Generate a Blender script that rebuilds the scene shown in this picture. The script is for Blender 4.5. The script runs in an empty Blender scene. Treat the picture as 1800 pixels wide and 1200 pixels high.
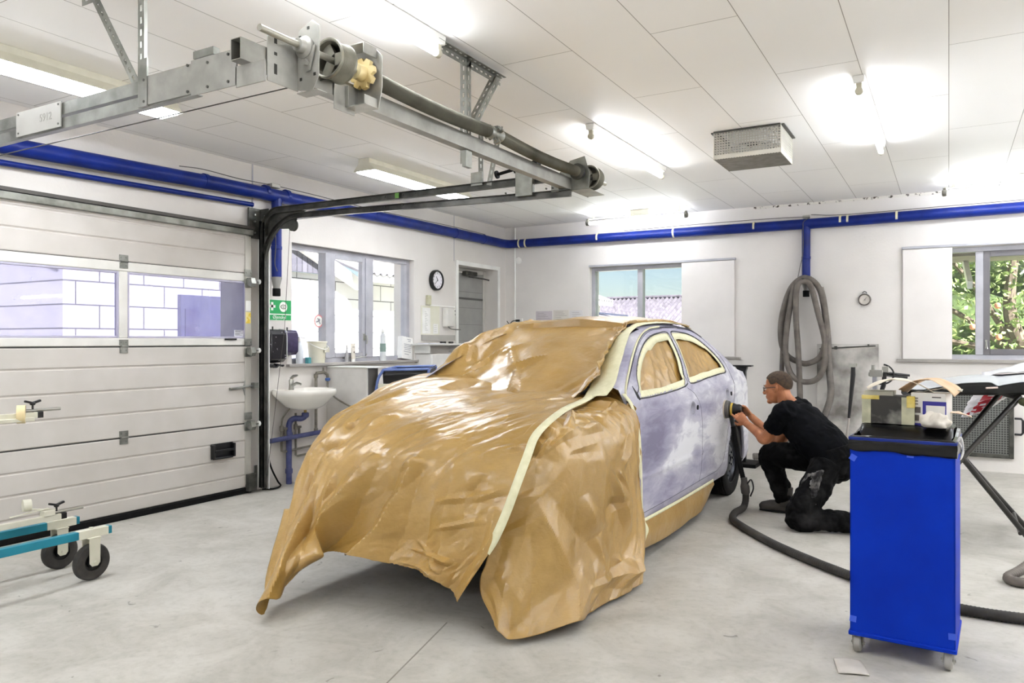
EXPO = 1.72; SKY = .045; SUN = 11.0; TUBE = 16.5
KRAFT0 = '9b7a3a'; KRAFT1 = 'b29052'
PF = [((0.431, 0.72), (0.308, 0.96), 0.03, 0.07), ((0.615, 0.667), (0.492, 0.76), 0.03, 0.07), ((0.446, 0.6), (0.338, 0.84), 0.02, 0.06), ((0.538, 0.733), (0.631, 0.947), 0.03, 0.05), ((0.446, 0.6), (0.554, 0.773), 0.016, 0.05), ((1.0, 0.64), (1.0, 0.907), 0.02, 0.04), ((0.908, 0.533), (1.0, 0.72), 0.025, 0.03), ((0.723, 0.48), (0.877, 0.52), 0.025, 0.04), ((0.938, 1.0), (1.0, 0.84), 0.012, 0.03), ((0.431, 0.667), (0.523, 0.587), 0.012, 0.06), ((0.692, 0.907), (0.815, 0.76), 0.008, 0.08)]
HF = [((0.543, 0.568), (0.352, 0.928), 0.075, 0.17), ((0.686, 0.576), (0.59, 1.0), 0.075, 0.13), ((0.81, 0.56), (0.838, 0.992), 0.03, 0.14), ((0.41, 0.624), (0.352, 0.84), 0.03, 0.08), ((0.324, 0.656), (0.21, 1.0), 0.06, 0.12), ((0.324, 0.36), (0.429, 0.224), -0.03, 0.06), ((0.39, 0.408), (0.352, 0.456), -0.03, 0.04), ((0.476, 0.168), (0.514, 0.0), -0.03, 0.07), ((0.429, 0.44), (0.505, 0.36), 0.02, 0.05), ((0.59, 0.504), (0.667, 0.392), 0.012, 0.05), ((0.276, 0.552), (0.381, 0.512), -0.025, 0.05), ((0.257, 0.616), (0.39, 0.536), 0.02, 0.06), ((0.714, 0.904), (0.867, 0.92), 0.018, 0.04), ((0.733, 0.856), (0.848, 0.96), 0.018, 0.04), ((0.695, 0.984), (0.838, 0.984), 0.014, 0.04), ((0.962, 0.712), (1.0, 0.992), 0.03, 0.08), ((0.905, 0.6), (0.848, 0.744), -0.02, 0.1), ((0.771, 0.72), (0.943, 0.672), 0.018, 0.07), ((0.895, 0.704), (0.981, 0.632), 0.018, 0.06), ((0.781, 0.808), (0.943, 0.76), 0.014, 0.05), ((0.943, 0.464), (0.867, 0.552), 0.016, 0.06), ((1.0, 0.304), (0.905, 0.416), 0.012, 0.05), ((0.924, 0.512), (0.99, 0.456), 0.02, 0.04), ((0.638, 0.632), (0.695, 0.576), 0.02, 0.06)]
WF = [((0.116, 0.453), (0.389, 1.0), 0.05, 0.15), ((0.295, 0.516), (0.358, 0.695), 0.035, 0.08), ((0.347, 0.684), (0.463, 0.916), 0.02, 0.07), ((0.379, 0.895), (0.737, 0.926), 0.03, 0.07), ((0.474, 0.821), (0.653, 0.916), 0.012, 0.04), ((0.474, 0.484), (0.6, 0.716), 0.03, 0.06), ((0.421, 0.474), (0.6, 0.768), 0.03, 0.06), ((0.611, 0.379), (0.495, 0.505), 0.03, 0.05), ((0.568, 0.316), (0.484, 0.411), 0.02, 0.04), ((0.442, 0.053), (0.211, 0.232), 0.02, 0.05), ((0.295, 0.253), (0.453, 0.263), 0.02, 0.06), ((0.137, 0.221), (0.316, 0.221), 0.02, 0.05), ((0.095, 0.189), (0.242, 0.147), 0.018, 0.04), ((0.211, 0.326), (0.379, 0.379), -0.015, 0.05), ((0.021, 0.358), (0.137, 0.453), 0.015, 0.06), ((0.021, 0.537), (0.147, 0.547), 0.012, 0.07), ((0.537, 0.632), (0.379, 0.611), -0.02, 0.06), ((0.526, 0.189), (0.737, 0.168), 0.02, 0.03), ((0.042, 0.758), (0.179, 0.968), -0.02, 0.1)]
import bpy, bmesh, math, random
from mathutils import Vector, Matrix, noise
RND = random.Random(11)
SC = bpy.context.scene
COL = SC.collection
PI = math.pi

# ------------------------------------------------------------------ helpers
def V(*a):
    return Vector(a)

def rotz(a):
    return Matrix.Rotation(a, 3, 'Z')

def rotx(a):
    return Matrix.Rotation(a, 3, 'X')

def roty(a):
    return Matrix.Rotation(a, 3, 'Y')

def frame_of(d, up=None):
    d = d.normalized()
    u = Vector(up) if up else (Vector((0, 0, 1)) if abs(d.z) < .95 else Vector((0, 1, 0)))
    x = u.cross(d).normalized()
    y = d.cross(x).normalized()
    return x, y, d

class MB:
    """Collects shapes into one mesh."""
    def __init__(s):
        s.v = []; s.f = []; s.mi = []; s.cur = 0

    def add(s, vs, fs):
        b = len(s.v)
        s.v.extend(Vector(p) for p in vs)
        for f in fs:
            s.f.append([i + b for i in f]); s.mi.append(s.cur)
        return s

    def box(s, c, d, rot=None):
        c = Vector(c)
        hx, hy, hz = d[0] / 2, d[1] / 2, d[2] / 2
        vs = [Vector((x, y, z)) for z in (-hz, hz) for y in (-hy, hy) for x in (-hx, hx)]
        if rot is not None:
            vs = [rot @ p for p in vs]
        vs = [p + c for p in vs]
        return s.add(vs, [(0, 2, 3, 1), (4, 5, 7, 6), (0, 1, 5, 4), (2, 6, 7, 3), (0, 4, 6, 2), (1, 3, 7, 5)])

    def bx(s, x0, x1, y0, y1, z0, z1):
        return s.box(((x0 + x1) / 2, (y0 + y1) / 2, (z0 + z1) / 2), (abs(x1 - x0), abs(y1 - y0), abs(z1 - z0)))

    def bar(s, p0, p1, w, h, up=None):
        """rectangular bar from p0 to p1, w across, h along up"""
        p0 = Vector(p0); p1 = Vector(p1)
        x, y, d = frame_of(p1 - p0, up)
        vs = []
        for p in (p0, p1):
            for a, b in ((-1, -1), (1, -1), (1, 1), (-1, 1)):
                vs.append(p + x * (a * w / 2) + y * (b * h / 2))
        return s.add(vs, [(3, 2, 1, 0), (4, 5, 6, 7), (0, 1, 5, 4), (1, 2, 6, 5), (2, 3, 7, 6), (3, 0, 4, 7)])

    def tube(s, pts, r, n=12, caps=True, closed=False, sq=1.0, up=None):
        pts = [Vector(p) for p in pts]
        m = len(pts)
        rs = list(r) if isinstance(r, (list, tuple)) else [r] * m
        tg = []
        for i in range(m):
            a = pts[(i - 1) % m] if (i > 0 or closed) else pts[i]
            b = pts[(i + 1) % m] if (i < m - 1 or closed) else pts[i]
            t = b - a
            tg.append(t.normalized() if t.length > 1e-9 else Vector((0, 0, 1)))
        x, y, _ = frame_of(tg[0], up)
        vs = []
        for i in range(m):
            if i:
                q = tg[i - 1].rotation_difference(tg[i])
                x = q @ x
            x = (x - tg[i] * x.dot(tg[i])).normalized()
            y = tg[i].cross(x)
            for k in range(n):
                a = 2 * PI * k / n
                rr = rs[i]
                ra, rb = rr if isinstance(rr, (tuple, list)) else (rr, rr * sq)
                vs.append(pts[i] + x * (ra * math.cos(a)) + y * (rb * math.sin(a)))
        fs = []
        for i in range(m if closed else m - 1):
            j = (i + 1) % m
            for k in range(n):
                l = (k + 1) % n
                fs.append((i * n + k, i * n + l, j * n + l, j * n + k))
        if caps and not closed:
            fs.append(tuple(range(n - 1, -1, -1)))
            fs.append(tuple((m - 1) * n + k for k in range(n)))
        return s.add(vs, fs)

    def cyl(s, p0, p1, r, n=24, r1=None):
        return s.tube([p0, p1], [r, r if r1 is None else r1], n)

    def lathe(s, prof, o=(0, 0, 0), ax=(0, 0, 1), n=32, closed=False, caps=True):
        o = Vector(o); x, y, d = frame_of(Vector(ax))
        m = len(prof); vs = []
        for r, h in prof:
            for k in range(n):
                a = 2 * PI * k / n
                vs.append(o + d * h + x * (r * math.cos(a)) + y * (r * math.sin(a)))
        fs = []
        for i in range(m if closed else m - 1):
            j = (i + 1) % m
            for k in range(n):
                l = (k + 1) % n
                fs.append((i * n + k, i * n + l, j * n + l, j * n + k))
        if not closed and caps:
            fs.append(tuple(range(n - 1, -1, -1)))
            fs.append(tuple((m - 1) * n + k for k in range(n)))
        return s.add(vs, fs)

    def prism(s, poly, o, ex, ey, ez):
        """polygon in (ex,ey) from o, extruded by vector ez"""
        o = Vector(o); ex = Vector(ex); ey = Vector(ey); ez = Vector(ez)
        n = len(poly)
        vs = [o + ex * a + ey * b for a, b in poly] + [o + ex * a + ey * b + ez for a, b in poly]
        fs = [tuple(range(n - 1, -1, -1)), tuple(range(n, 2 * n))]
        for i in range(n):
            j = (i + 1) % n
            fs.append((i, j, n + j, n + i))
        return s.add(vs, fs)

    def grid(s, rows, closed_u=False, closed_v=False):
        m = len(rows); n = len(rows[0])
        vs = [p for r in rows for p in r]
        fs = []
        for i in range(m if closed_v else m - 1):
            ii = (i + 1) % m
            for k in range(n if closed_u else n - 1):
                l = (k + 1) % n
                fs.append((i * n + k, i * n + l, ii * n + l, ii * n + k))
        return s.add(vs, fs)

    def ball(s, c, r, n=16, m=10, rot=None):
        c = Vector(c)
        if not isinstance(r, (tuple, list)):
            r = (r, r, r)
        vs = [Vector((0, 0, -r[2]))]
        for i in range(1, m):
            t = -PI / 2 + PI * i / m
            for k in range(n):
                a = 2 * PI * k / n
                vs.append(Vector((r[0] * math.cos(t) * math.cos(a), r[1] * math.cos(t) * math.sin(a), r[2] * math.sin(t))))
        vs.append(Vector((0, 0, r[2])))
        if rot is not None:
            vs = [rot @ p for p in vs]
        vs = [p + c for p in vs]
        fs = [(0, 1 + (k + 1) % n, 1 + k) for k in range(n)]
        for i in range(m - 2):
            for k in range(n):
                l = (k + 1) % n
                fs.append((1 + i * n + k, 1 + i * n + l, 1 + (i + 1) * n + l, 1 + (i + 1) * n + k))
        t = len(vs) - 1; b = 1 + (m - 2) * n
        fs += [(t, b + k, b + (k + 1) % n) for k in range(n)]
        return s.add(vs, fs)

    def obj(s, name, mats, parent=None, smooth=35, bevel=0, seg=2, solid=0, local=False, sub=0, fix=True, off=0):
        me = bpy.data.meshes.new(name)
        if parent is not None:
            base = Vector((0, 0, 0)) if local else wloc(parent)
        elif local:
            base = Vector((0, 0, 0))
        else:
            xs = [p.x for p in s.v]; ys = [p.y for p in s.v]; zs = [p.z for p in s.v]
            base = Vector(((min(xs) + max(xs)) / 2, (min(ys) + max(ys)) / 2, min(zs)))
        me.from_pydata([tuple(p - base) for p in s.v], [], s.f)
        if not isinstance(mats, (list, tuple)):
            mats = [mats]
        for m in mats:
            me.materials.append(m)
        if len(mats) > 1:
            me.polygons.foreach_set('material_index', s.mi)
        if fix:
            bm = bmesh.new(); bm.from_mesh(me)
            bmesh.ops.recalc_face_normals(bm, faces=bm.faces)
            bm.to_mesh(me); bm.free()
        if smooth:
            me.polygons.foreach_set('use_smooth', [True] * len(me.polygons))
            me.set_sharp_from_angle(angle=math.radians(smooth))
        me.update()
        o = bpy.data.objects.new(name, me)
        COL.objects.link(o)
        if parent is not None:
            o.parent = parent
        else:
            o.location = base
        if solid:
            md = o.modifiers.new('Solidify', 'SOLIDIFY'); md.thickness = solid; md.offset = off
        if bevel:
            md = o.modifiers.new('Bevel', 'BEVEL'); md.width = bevel; md.segments = seg
            md.limit_method = 'ANGLE'; md.angle_limit = math.radians(40)
        if sub:
            md = o.modifiers.new('Subsurf', 'SUBSURF'); md.levels = sub; md.render_levels = sub
        return o

def wloc(o):
    p = Vector((0, 0, 0))
    while o is not None:
        p += o.location
        o = o.parent
    return p

def T(name, label, cat, loc=(0, 0, 0), group=None, rz=0):
    o = bpy.data.objects.new(name, None)
    COL.objects.link(o)
    o.location = loc; o.rotation_euler = (0, 0, rz)
    o.empty_display_size = .1
    return tag(o, label, cat, group)

def tag(o, label, cat, group=None, kind=None):
    o['label'] = label; o['category'] = cat
    if group: o['group'] = group
    if kind: o['kind'] = kind
    return o

def struct(o):
    o['kind'] = 'structure'
    return o

def dup(o, parent=None, loc=None, rz=None, label=None):
    c = o.copy(); COL.objects.link(c)
    if parent is not None: c.parent = parent
    if loc is not None: c.location = loc
    if rz is not None: c.rotation_euler = (0, 0, rz)
    if label: c['label'] = label
    for ch in list(o.children):
        dup(ch, c)
    return c

def text_mesh(body, size, name, mat, origin, ex, ey, parent, depth=.0008, align='CENTER', local=False):
    """letters as a thin mesh standing on the plane (ex,ey)"""
    cu = bpy.data.curves.new('letters', 'FONT')
    cu.body = body; cu.size = size; cu.align_x = align; cu.align_y = 'CENTER'; cu.extrude = depth
    to = bpy.data.objects.new('letters', cu); COL.objects.link(to)
    dg = bpy.context.evaluated_depsgraph_get()
    me = bpy.data.meshes.new_from_object(to.evaluated_get(dg))
    bpy.data.objects.remove(to); bpy.data.curves.remove(cu)
    ex = Vector(ex).normalized(); ey = Vector(ey).normalized(); ez = ex.cross(ey)
    base = Vector((0, 0, 0)) if local else wloc(parent)
    for v in me.vertices:
        v.co = Vector(origin) + ex * v.co.x + ey * v.co.y + ez * v.co.z - base
    me.name = name; me.materials.clear(); me.materials.append(mat)
    o = bpy.data.objects.new(name, me); COL.objects.link(o); o.parent = parent
    return o

def bez(pts, n=16):
    """Catmull-Rom through pts"""
    P = [Vector(p) for p in pts]
    P = [P[0] * 2 - P[1]] + P + [P[-1] * 2 - P[-2]]
    out = []
    for i in range(1, len(P) - 2):
        a, b, c, d = P[i - 1:i + 3]
        for k in range(n):
            t = k / n
            out.append(.5 * ((2 * b) + (c - a) * t + (2 * a - 5 * b + 4 * c - d) * t * t + (3 * b - a - 3 * c + d) * t ** 3))
    out.append(P[-2].copy())
    return out

def resamp(pts, n):
    L = [0]
    for a, b in zip(pts, pts[1:]):
        L.append(L[-1] + (b - a).length)
    out = []; j = 0
    for i in range(n):
        t = L[-1] * i / (n - 1)
        while j < len(L) - 2 and L[j + 1] < t: j += 1
        w = (t - L[j]) / max(1e-9, L[j + 1] - L[j])
        out.append(pts[j].lerp(pts[j + 1], min(1, max(0, w))))
    return out

def hose_pts(pts, step):
    p = bez(pts, 24)
    L = sum((b - a).length for a, b in zip(p, p[1:]))
    return resamp(p, max(8, int(L / step)))

def ribbed(pts, r, pitch=.012, amp=.12):
    p = hose_pts(pts, pitch / 3)
    return p, [r * (1 + (amp if i % 3 == 0 else (-amp * .3))) for i in range(len(p))]

# ------------------------------------------------------------------ materials
def lin(c):
    if isinstance(c, str):
        c = tuple(int(c[i:i + 2], 16) for i in (0, 2, 4))
    o = []
    for x in c:
        x = x / 255
        o.append(x / 12.92 if x <= .04045 else ((x + .055) / 1.055) ** 2.4)
    return (o[0], o[1], o[2], 1)

MATS = {}
def mat(name, c, rough=.5, metal=0, c2=None, ns=6, det=4, bump=0, bs=60, spec=.5, coat=0, rvar=0, contrast=(.35, .65), trans=0, alpha=None, sheen=0, stretch=None):
    if name in MATS: return MATS[name]
    m = bpy.data.materials.new(name); m.use_nodes = True
    nt = m.node_tree; nd = nt.nodes; lk = nt.links
    b = nd['Principled BSDF']
    b.inputs['Roughness'].default_value = rough
    b.inputs['Metallic'].default_value = metal
    b.inputs['Specular IOR Level'].default_value = spec
    b.inputs['Coat Weight'].default_value = coat
    b.inputs['Coat Roughness'].default_value = .12
    if sheen: b.inputs['Sheen Weight'].default_value = sheen
    if trans: b.inputs['Transmission Weight'].default_value = trans
    tc = nd.new('ShaderNodeTexCoord')
    src = tc.outputs['Object']
    if stretch:
        mp = nd.new('ShaderNodeMapping'); mp.inputs['Scale'].default_value = stretch
        lk.new(src, mp.inputs['Vector']); src = mp.outputs['Vector']
    nz = nd.new('ShaderNodeTexNoise'); nz.inputs['Scale'].default_value = ns; nz.inputs['Detail'].default_value = det
    lk.new(src, nz.inputs['Vector'])
    rp = nd.new('ShaderNodeValToRGB')
    rp.color_ramp.elements[0].position = contrast[0]; rp.color_ramp.elements[1].position = contrast[1]
    l1 = lin(c)
    l2 = lin(c2) if c2 else tuple(min(1, x * 1.06) for x in l1[:3]) + (1,)
    if not c2: l1 = tuple(x * .94 for x in l1[:3]) + (1,)
    rp.color_ramp.elements[0].color = l1; rp.color_ramp.elements[1].color = l2
    lk.new(nz.outputs['Fac'], rp.inputs['Fac']); lk.new(rp.outputs['Color'], b.inputs['Base Color'])
    if rvar:
        mr = nd.new('ShaderNodeMapRange'); mr.inputs[3].default_value = max(.02, rough - rvar); mr.inputs[4].default_value = min(1, rough + rvar)
        lk.new(nz.outputs['Fac'], mr.inputs[0]); lk.new(mr.outputs[0], b.inputs['Roughness'])
    if bump:
        n2 = nd.new('ShaderNodeTexNoise'); n2.inputs['Scale'].default_value = bs; n2.inputs['Detail'].default_value = 3
        lk.new(src, n2.inputs['Vector'])
        bp = nd.new('ShaderNodeBump'); bp.inputs['Strength'].default_value = bump; bp.inputs['Distance'].default_value = .01
        lk.new(n2.outputs['Fac'], bp.inputs['Height']); lk.new(bp.outputs['Normal'], b.inputs['Normal'])
    MATS[name] = m
    return m

def emit(name, c, s):
    m = bpy.data.materials.new(name); m.use_nodes = True
    nt = m.node_tree; nt.nodes.clear()
    e = nt.nodes.new('ShaderNodeEmission'); e.inputs['Color'].default_value = c; e.inputs['Strength'].default_value = s
    o = nt.nodes.new('ShaderNodeOutputMaterial'); nt.links.new(e.outputs[0], o.inputs[0])
    return m

def pane(name, tint, haze, hazec=(.85, .86, .95, 1)):
    """window pane: see-through, a little mirror, a little haze"""
    m = bpy.data.materials.new(name); m.use_nodes = True
    nt = m.node_tree; nd = nt.nodes; nd.clear(); lk = nt.links
    tr = nd.new('ShaderNodeBsdfTransparent'); tr.inputs[0].default_value = tint
    gl = nd.new('ShaderNodeBsdfGlossy'); gl.inputs['Roughness'].default_value = .02
    df = nd.new('ShaderNodeBsdfTranslucent'); df.inputs[0].default_value = hazec
    d2 = nd.new('ShaderNodeBsdfDiffuse'); d2.inputs[0].default_value = hazec
    mixd = nd.new('ShaderNodeMixShader'); mixd.inputs[0].default_value = .35
    lk.new(df.outputs[0], mixd.inputs[1]); lk.new(d2.outputs[0], mixd.inputs[2])
    tc = nd.new('ShaderNodeTexCoord'); nz = nd.new('ShaderNodeTexNoise'); nz.inputs['Scale'].default_value = 7
    nz.inputs['Detail'].default_value = 6
    lk.new(tc.outputs['Object'], nz.inputs['Vector'])
    mr = nd.new('ShaderNodeMapRange'); mr.inputs[1].default_value = .3; mr.inputs[2].default_value = .7
    mr.inputs[3].default_value = haze * .6; mr.inputs[4].default_value = haze * 1.4
    lk.new(nz.outputs['Fac'], mr.inputs[0])
    m1 = nd.new('ShaderNodeMixShader'); lk.new(mr.outputs[0], m1.inputs[0])
    lk.new(tr.outputs[0], m1.inputs[1]); lk.new(mixd.outputs[0], m1.inputs[2])
    lw = nd.new('ShaderNodeLayerWeight'); pw = nd.new('ShaderNodeMath'); pw.operation = 'POWER'; pw.inputs[1].default_value = 4
    lk.new(lw.outputs['Facing'], pw.inputs[0]); fr = nd.new('ShaderNodeMath'); fr.operation = 'MULTIPLY_ADD'; fr.inputs[1].default_value = .5; fr.inputs[2].default_value = .025
    lk.new(pw.outputs[0], fr.inputs[0])
    m2 = nd.new('ShaderNodeMixShader'); lk.new(fr.outputs[0], m2.inputs[0])
    lk.new(m1.outputs[0], m2.inputs[1]); lk.new(gl.outputs[0], m2.inputs[2])
    o = nd.new('ShaderNodeOutputMaterial'); lk.new(m2.outputs[0], o.inputs[0])
    return m

def brick_mat(name, c, c2, mortar, w, h, ms, rot, rough=.7, noise_amt=.15, bump=.0, offset=.5):
    """plank / block / tile pattern in object coordinates; rot turns the pattern onto the surface"""
    m = bpy.data.materials.new(name); m.use_nodes = True
    nt = m.node_tree; nd = nt.nodes; lk = nt.links; b = nd['Principled BSDF']
    b.inputs['Roughness'].default_value = rough
    tc = nd.new('ShaderNodeTexCoord'); mp = nd.new('ShaderNodeMapping'); mp.inputs['Rotation'].default_value = rot
    lk.new(tc.outputs['Object'], mp.inputs['Vector'])
    br = nd.new('ShaderNodeTexBrick'); br.offset = offset
    br.inputs['Color1'].default_value = lin(c); br.inputs['Color2'].default_value = lin(c2); br.inputs['Mortar'].default_value = lin(mortar)
    br.inputs['Scale'].default_value = 1; br.inputs['Mortar Size'].default_value = ms; br.inputs['Mortar Smooth'].default_value = .1
    br.inputs['Brick Width'].default_value = w; br.inputs['Row Height'].default_value = h
    lk.new(mp.outputs[0], br.inputs['Vector'])
    nz = nd.new('ShaderNodeTexNoise'); nz.inputs['Scale'].default_value = 1.3; nz.inputs['Detail'].default_value = 5
    lk.new(tc.outputs['Object'], nz.inputs['Vector'])
    mx = nd.new('ShaderNodeMix'); mx.data_type = 'RGBA'; mx.blend_type = 'MULTIPLY'; mx.inputs[0].default_value = noise_amt
    lk.new(br.outputs['Color'], mx.inputs[6]); lk.new(nz.outputs['Fac'], mx.inputs[7])
    lk.new(mx.outputs[2], b.inputs['Base Color'])
    if bump:
        bp = nd.new('ShaderNodeBump'); bp.inputs['Strength'].default_value = bump; bp.inputs['Distance'].default_value = .01; bp.invert = True
        lk.new(br.outputs['Fac'], bp.inputs['Height']); lk.new(bp.outputs['Normal'], b.inputs['Normal'])
    MATS[name] = m
    return m

M_wall = mat('painted_wall', 'd2cdc7', .75, c2='dfdbd6', ns=1.1, det=6, bump=.12, bs=45)
M_galv = mat('galvanised_steel', '74756f', .42, .7, c2='9a9b94', ns=9, rvar=.12)
M_galv_dark = mat('dull_steel', '3d3d39', .5, .6, c2='5c5c56', ns=12, rvar=.1)
M_steel = mat('bright_steel', 'a9a9a2', .28, .85, ns=14)
M_black = mat('black_rubber', '070707', .7, spec=.2, c2='101010', ns=20)
M_blackp = mat('black_plastic', '0a0a0b', .35, c2='121214', ns=25)
M_white = mat('white_enamel', 'e8e8e4', .3, ns=5)
M_whitep = mat('white_plastic', 'efeeea', .4, ns=5)
M_paper_w = mat('white_paper', 'e9e8e4', .8, ns=8)
M_blue = mat('blue_paint', '041c66', .4, c2='08257a', ns=7, spec=.3)
M_alu = mat('aluminium_frame', 'a5a5ac', .45, .1, c2='b4b4bb', ns=6)
M_tape = mat('masking_tape', 'dcd9b4', .7, c2='e6e3c2', ns=30, bump=.15, bs=200)
# ------------------------------------------------------------------ camera and world
cam = bpy.data.cameras.new('camera'); cam.sensor_width = 36; cam.lens = 36 * 1330 / 1800
cam.shift_y = -2 / 1800; cam.clip_start = .05; cam.clip_end = 300
co = bpy.data.objects.new('camera', cam); COL.objects.link(co)
co.location = (0, 0, 1.35); co.rotation_euler = (PI / 2, 0, math.radians(30))
SC.camera = co
SC.view_settings.view_transform = 'Standard'; SC.view_settings.look = 'None'
SC.view_settings.exposure = EXPO; SC.view_settings.gamma = 1; SC.view_settings.use_curve_mapping = False
cy = SC.cycles
cy.max_bounces = 10; cy.diffuse_bounces = 6; cy.glossy_bounces = 4; cy.transmission_bounces = 6; cy.transparent_max_bounces = 12
cy.sample_clamp_indirect = 6; cy.caustics_reflective = False; cy.caustics_refractive = False
cy.use_denoising = True

w = bpy.data.worlds.new('sky'); SC.world = w; w.use_nodes = True
nt = w.node_tree; bg = nt.nodes['Background']
sk = nt.nodes.new('ShaderNodeTexSky'); sk.sky_type = 'NISHITA'; sk.sun_disc = False
sk.sun_elevation = math.radians(48); sk.sun_rotation = math.radians(110); sk.altitude = 0
sk.air_density = 1.0; sk.dust_density = .6; sk.ozone_density = 1.2
nt.links.new(sk.outputs[0], bg.inputs[0]); bg.inputs[1].default_value = SKY
sun = bpy.data.lights.new('sun', 'SUN'); sun.energy = SUN; sun.angle = math.radians(1); sun.color = (1, .96, .9)
so = bpy.data.objects.new('sun', sun); COL.objects.link(so)
so.rotation_euler = Vector((-.62, .25, -.74)).to_track_quat('-Z', 'Y').to_euler()

# ------------------------------------------------------------------ room shell
XL, YB, ZC = -5.42, 9.2, 2.93
XR, YF = 4.2, -3.0

def wall_holes(a0, a1, z0, z1, holes, fn):
    """wall panel from a0..a1, z0..z1 with rectangular holes; fn(a0,a1,z0,z1) adds a box"""
    A = sorted({a0, a1, *[h[0] for h in holes], *[h[1] for h in holes]})
    Z = sorted({z0, z1, *[h[2] for h in holes], *[h[3] for h in holes]})
    for i in range(len(A) - 1):
        run = None
        for k in range(len(Z) - 1):
            ca = (A[i] + A[i + 1]) / 2; cz = (Z[k] + Z[k + 1]) / 2
            solid = not any(h[0] < ca < h[1] and h[2] < cz < h[3] for h in holes)
            if solid and run is None: run = Z[k]
            if not solid and run is not None:
                fn(A[i], A[i + 1], run, Z[k]); run = None
        if run is not None: fn(A[i], A[i + 1], run, Z[-1])

HOLES_L = [(2.06, 4.62, 0, 2.32), (5.193, 7.097, 1.125, 2.285), (8.01, 8.985, 0, 2.315)]
mb = MB(); wall_holes(YF, YB + .3, 0, ZC, HOLES_L, lambda a, b, c, d: mb.bx(XL - .3, XL, a, b, c, d))
struct(mb.obj('wall_left', M_wall, smooth=0))
HOLES_B = [(-4.12, -2.5, 1.15, 2.315), (-.3, 1.55, 1.15, 2.325)]
mb = MB(); wall_holes(XL, XR, 0, ZC, HOLES_B, lambda a, b, c, d: mb.bx(a, b, YB, YB + .3, c, d))
M_wallb = mat('painted_wall_grey', 'dcd8d4', .75, c2='e6e2de', ns=1.3, det=6, bump=.1, bs=50)
struct(mb.obj('wall_back', M_wallb, smooth=0))
struct(MB().bx(XR, XR + .2, YF, YB + .3, 0, ZC).obj('wall_right', M_wall, smooth=0))
struct(MB().bx(XL, XR, YF - .2, YF, 0, ZC).obj('wall_front', M_wall, smooth=0))

# floor: ground concrete with stains and tyre-dust patches
M_floor = bpy.data.materials.new('concrete_floor'); M_floor.use_nodes = True
nt = M_floor.node_tree; nd = nt.nodes; lk = nt.links; b = nd['Principled BSDF']
tc = nd.new('ShaderNodeTexCoord')
def nzn(scale, det=6, rough=.6, dist=0):
    n = nd.new('ShaderNodeTexNoise'); n.inputs['Scale'].default_value = scale; n.inputs['Detail'].default_value = det
    n.inputs['Roughness'].default_value = rough; n.inputs['Distortion'].default_value = dist
    lk.new(tc.outputs['Object'], n.inputs['Vector']); return n
def ramp(src, p0, p1, c0, c1):
    r = nd.new('ShaderNodeValToRGB'); r.color_ramp.elements[0].position = p0; r.color_ramp.elements[1].position = p1
    r.color_ramp.elements[0].color = c0; r.color_ramp.elements[1].color = c1
    lk.new(src, r.inputs[0]); return r
def mulc(a, bb, f):
    mx = nd.new('ShaderNodeMix'); mx.data_type = 'RGBA'; mx.blend_type = 'MULTIPLY'; mx.inputs[0].default_value = f
    lk.new(a, mx.inputs[6]); lk.new(bb, mx.inputs[7]); return mx.outputs[2]
base = ramp(nzn(.9, 8).outputs['Fac'], .3, .7, lin('b1aea6'), lin('c8c5be'))
mid = ramp(nzn(3.5, 8, .7, .6).outputs['Fac'], .34, .6, (.72, .71, .68, 1), (1, 1, 1, 1))
fine = ramp(nzn(28, 5).outputs['Fac'], .28, .5, (.78, .77, .74, 1), (1, 1, 1, 1))
spots = ramp(nzn(9, 3, .4, 1.5).outputs['Fac'], .23, .27, (.3, .29, .27, 1), (1, 1, 1, 1))
c = mulc(base.outputs[0], mid.outputs[0], .8); c = mulc(c, fine.outputs[0], .5); c = mulc(c, spots.outputs[0], .6)
lk.new(c, b.inputs['Base Color'])
rr = nd.new('ShaderNodeMapRange'); rr.inputs[3].default_value = .35; rr.inputs[4].default_value = .75
lk.new(mid.outputs[0], rr.inputs[0]); lk.new(rr.outputs[0], b.inputs['Roughness'])
bp = nd.new('ShaderNodeBump'); bp.inputs['Strength'].default_value = .15; bp.inputs['Distance'].default_value = .004
lk.new(nzn(40, 4).outputs['Fac'], bp.inputs['Height']); lk.new(bp.outputs[0], b.inputs['Normal'])
struct(MB().bx(XL - .3, XR + .2, YF - .2, YB + .3, -.1, 0).obj('floor', M_floor, smooth=0))

mb = MB(); mb.bar((-2.08, 2.98, .0006), (-1.72, 1.55, .0006), .006, .001); struct(mb.obj('trim_5', mat('floor_joint', '8a867c', .8), smooth=0))
M_ceil = brick_mat('ceiling_planks', 'faf8f5', 'fcfbf9', 'a09c96', 1.87, .445, .0022, (0, 0, PI / 2), .6, .06)
mb = MB().bx(XL - .3, XR + .2, YF - .2, YB + .3, ZC, ZC + .12)
o = mb.obj('ceiling', M_ceil, smooth=0, local=True); struct(o)
# flat roof edge and outside skin of the building
# vertical board seams and corner conduit on the walls
mb = MB()
mb.bx(XL, XL + .006, 4.715, 4.727, 2.34, ZC); struct(mb.obj('trim_1', M_alu))
mb = MB(); mb.bx(XL, XL + .004, 7.915, 7.923, 2.35, ZC); struct(mb.obj('trim_2', M_alu))
# crack of loose filler between back wall and ceiling
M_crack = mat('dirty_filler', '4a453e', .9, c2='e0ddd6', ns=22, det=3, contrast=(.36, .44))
mb = MB(); mb.bx(-2.0, -.05, YB - .008, YB, ZC - .03, ZC - .004); struct(mb.obj('trim_3', M_crack))

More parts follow.
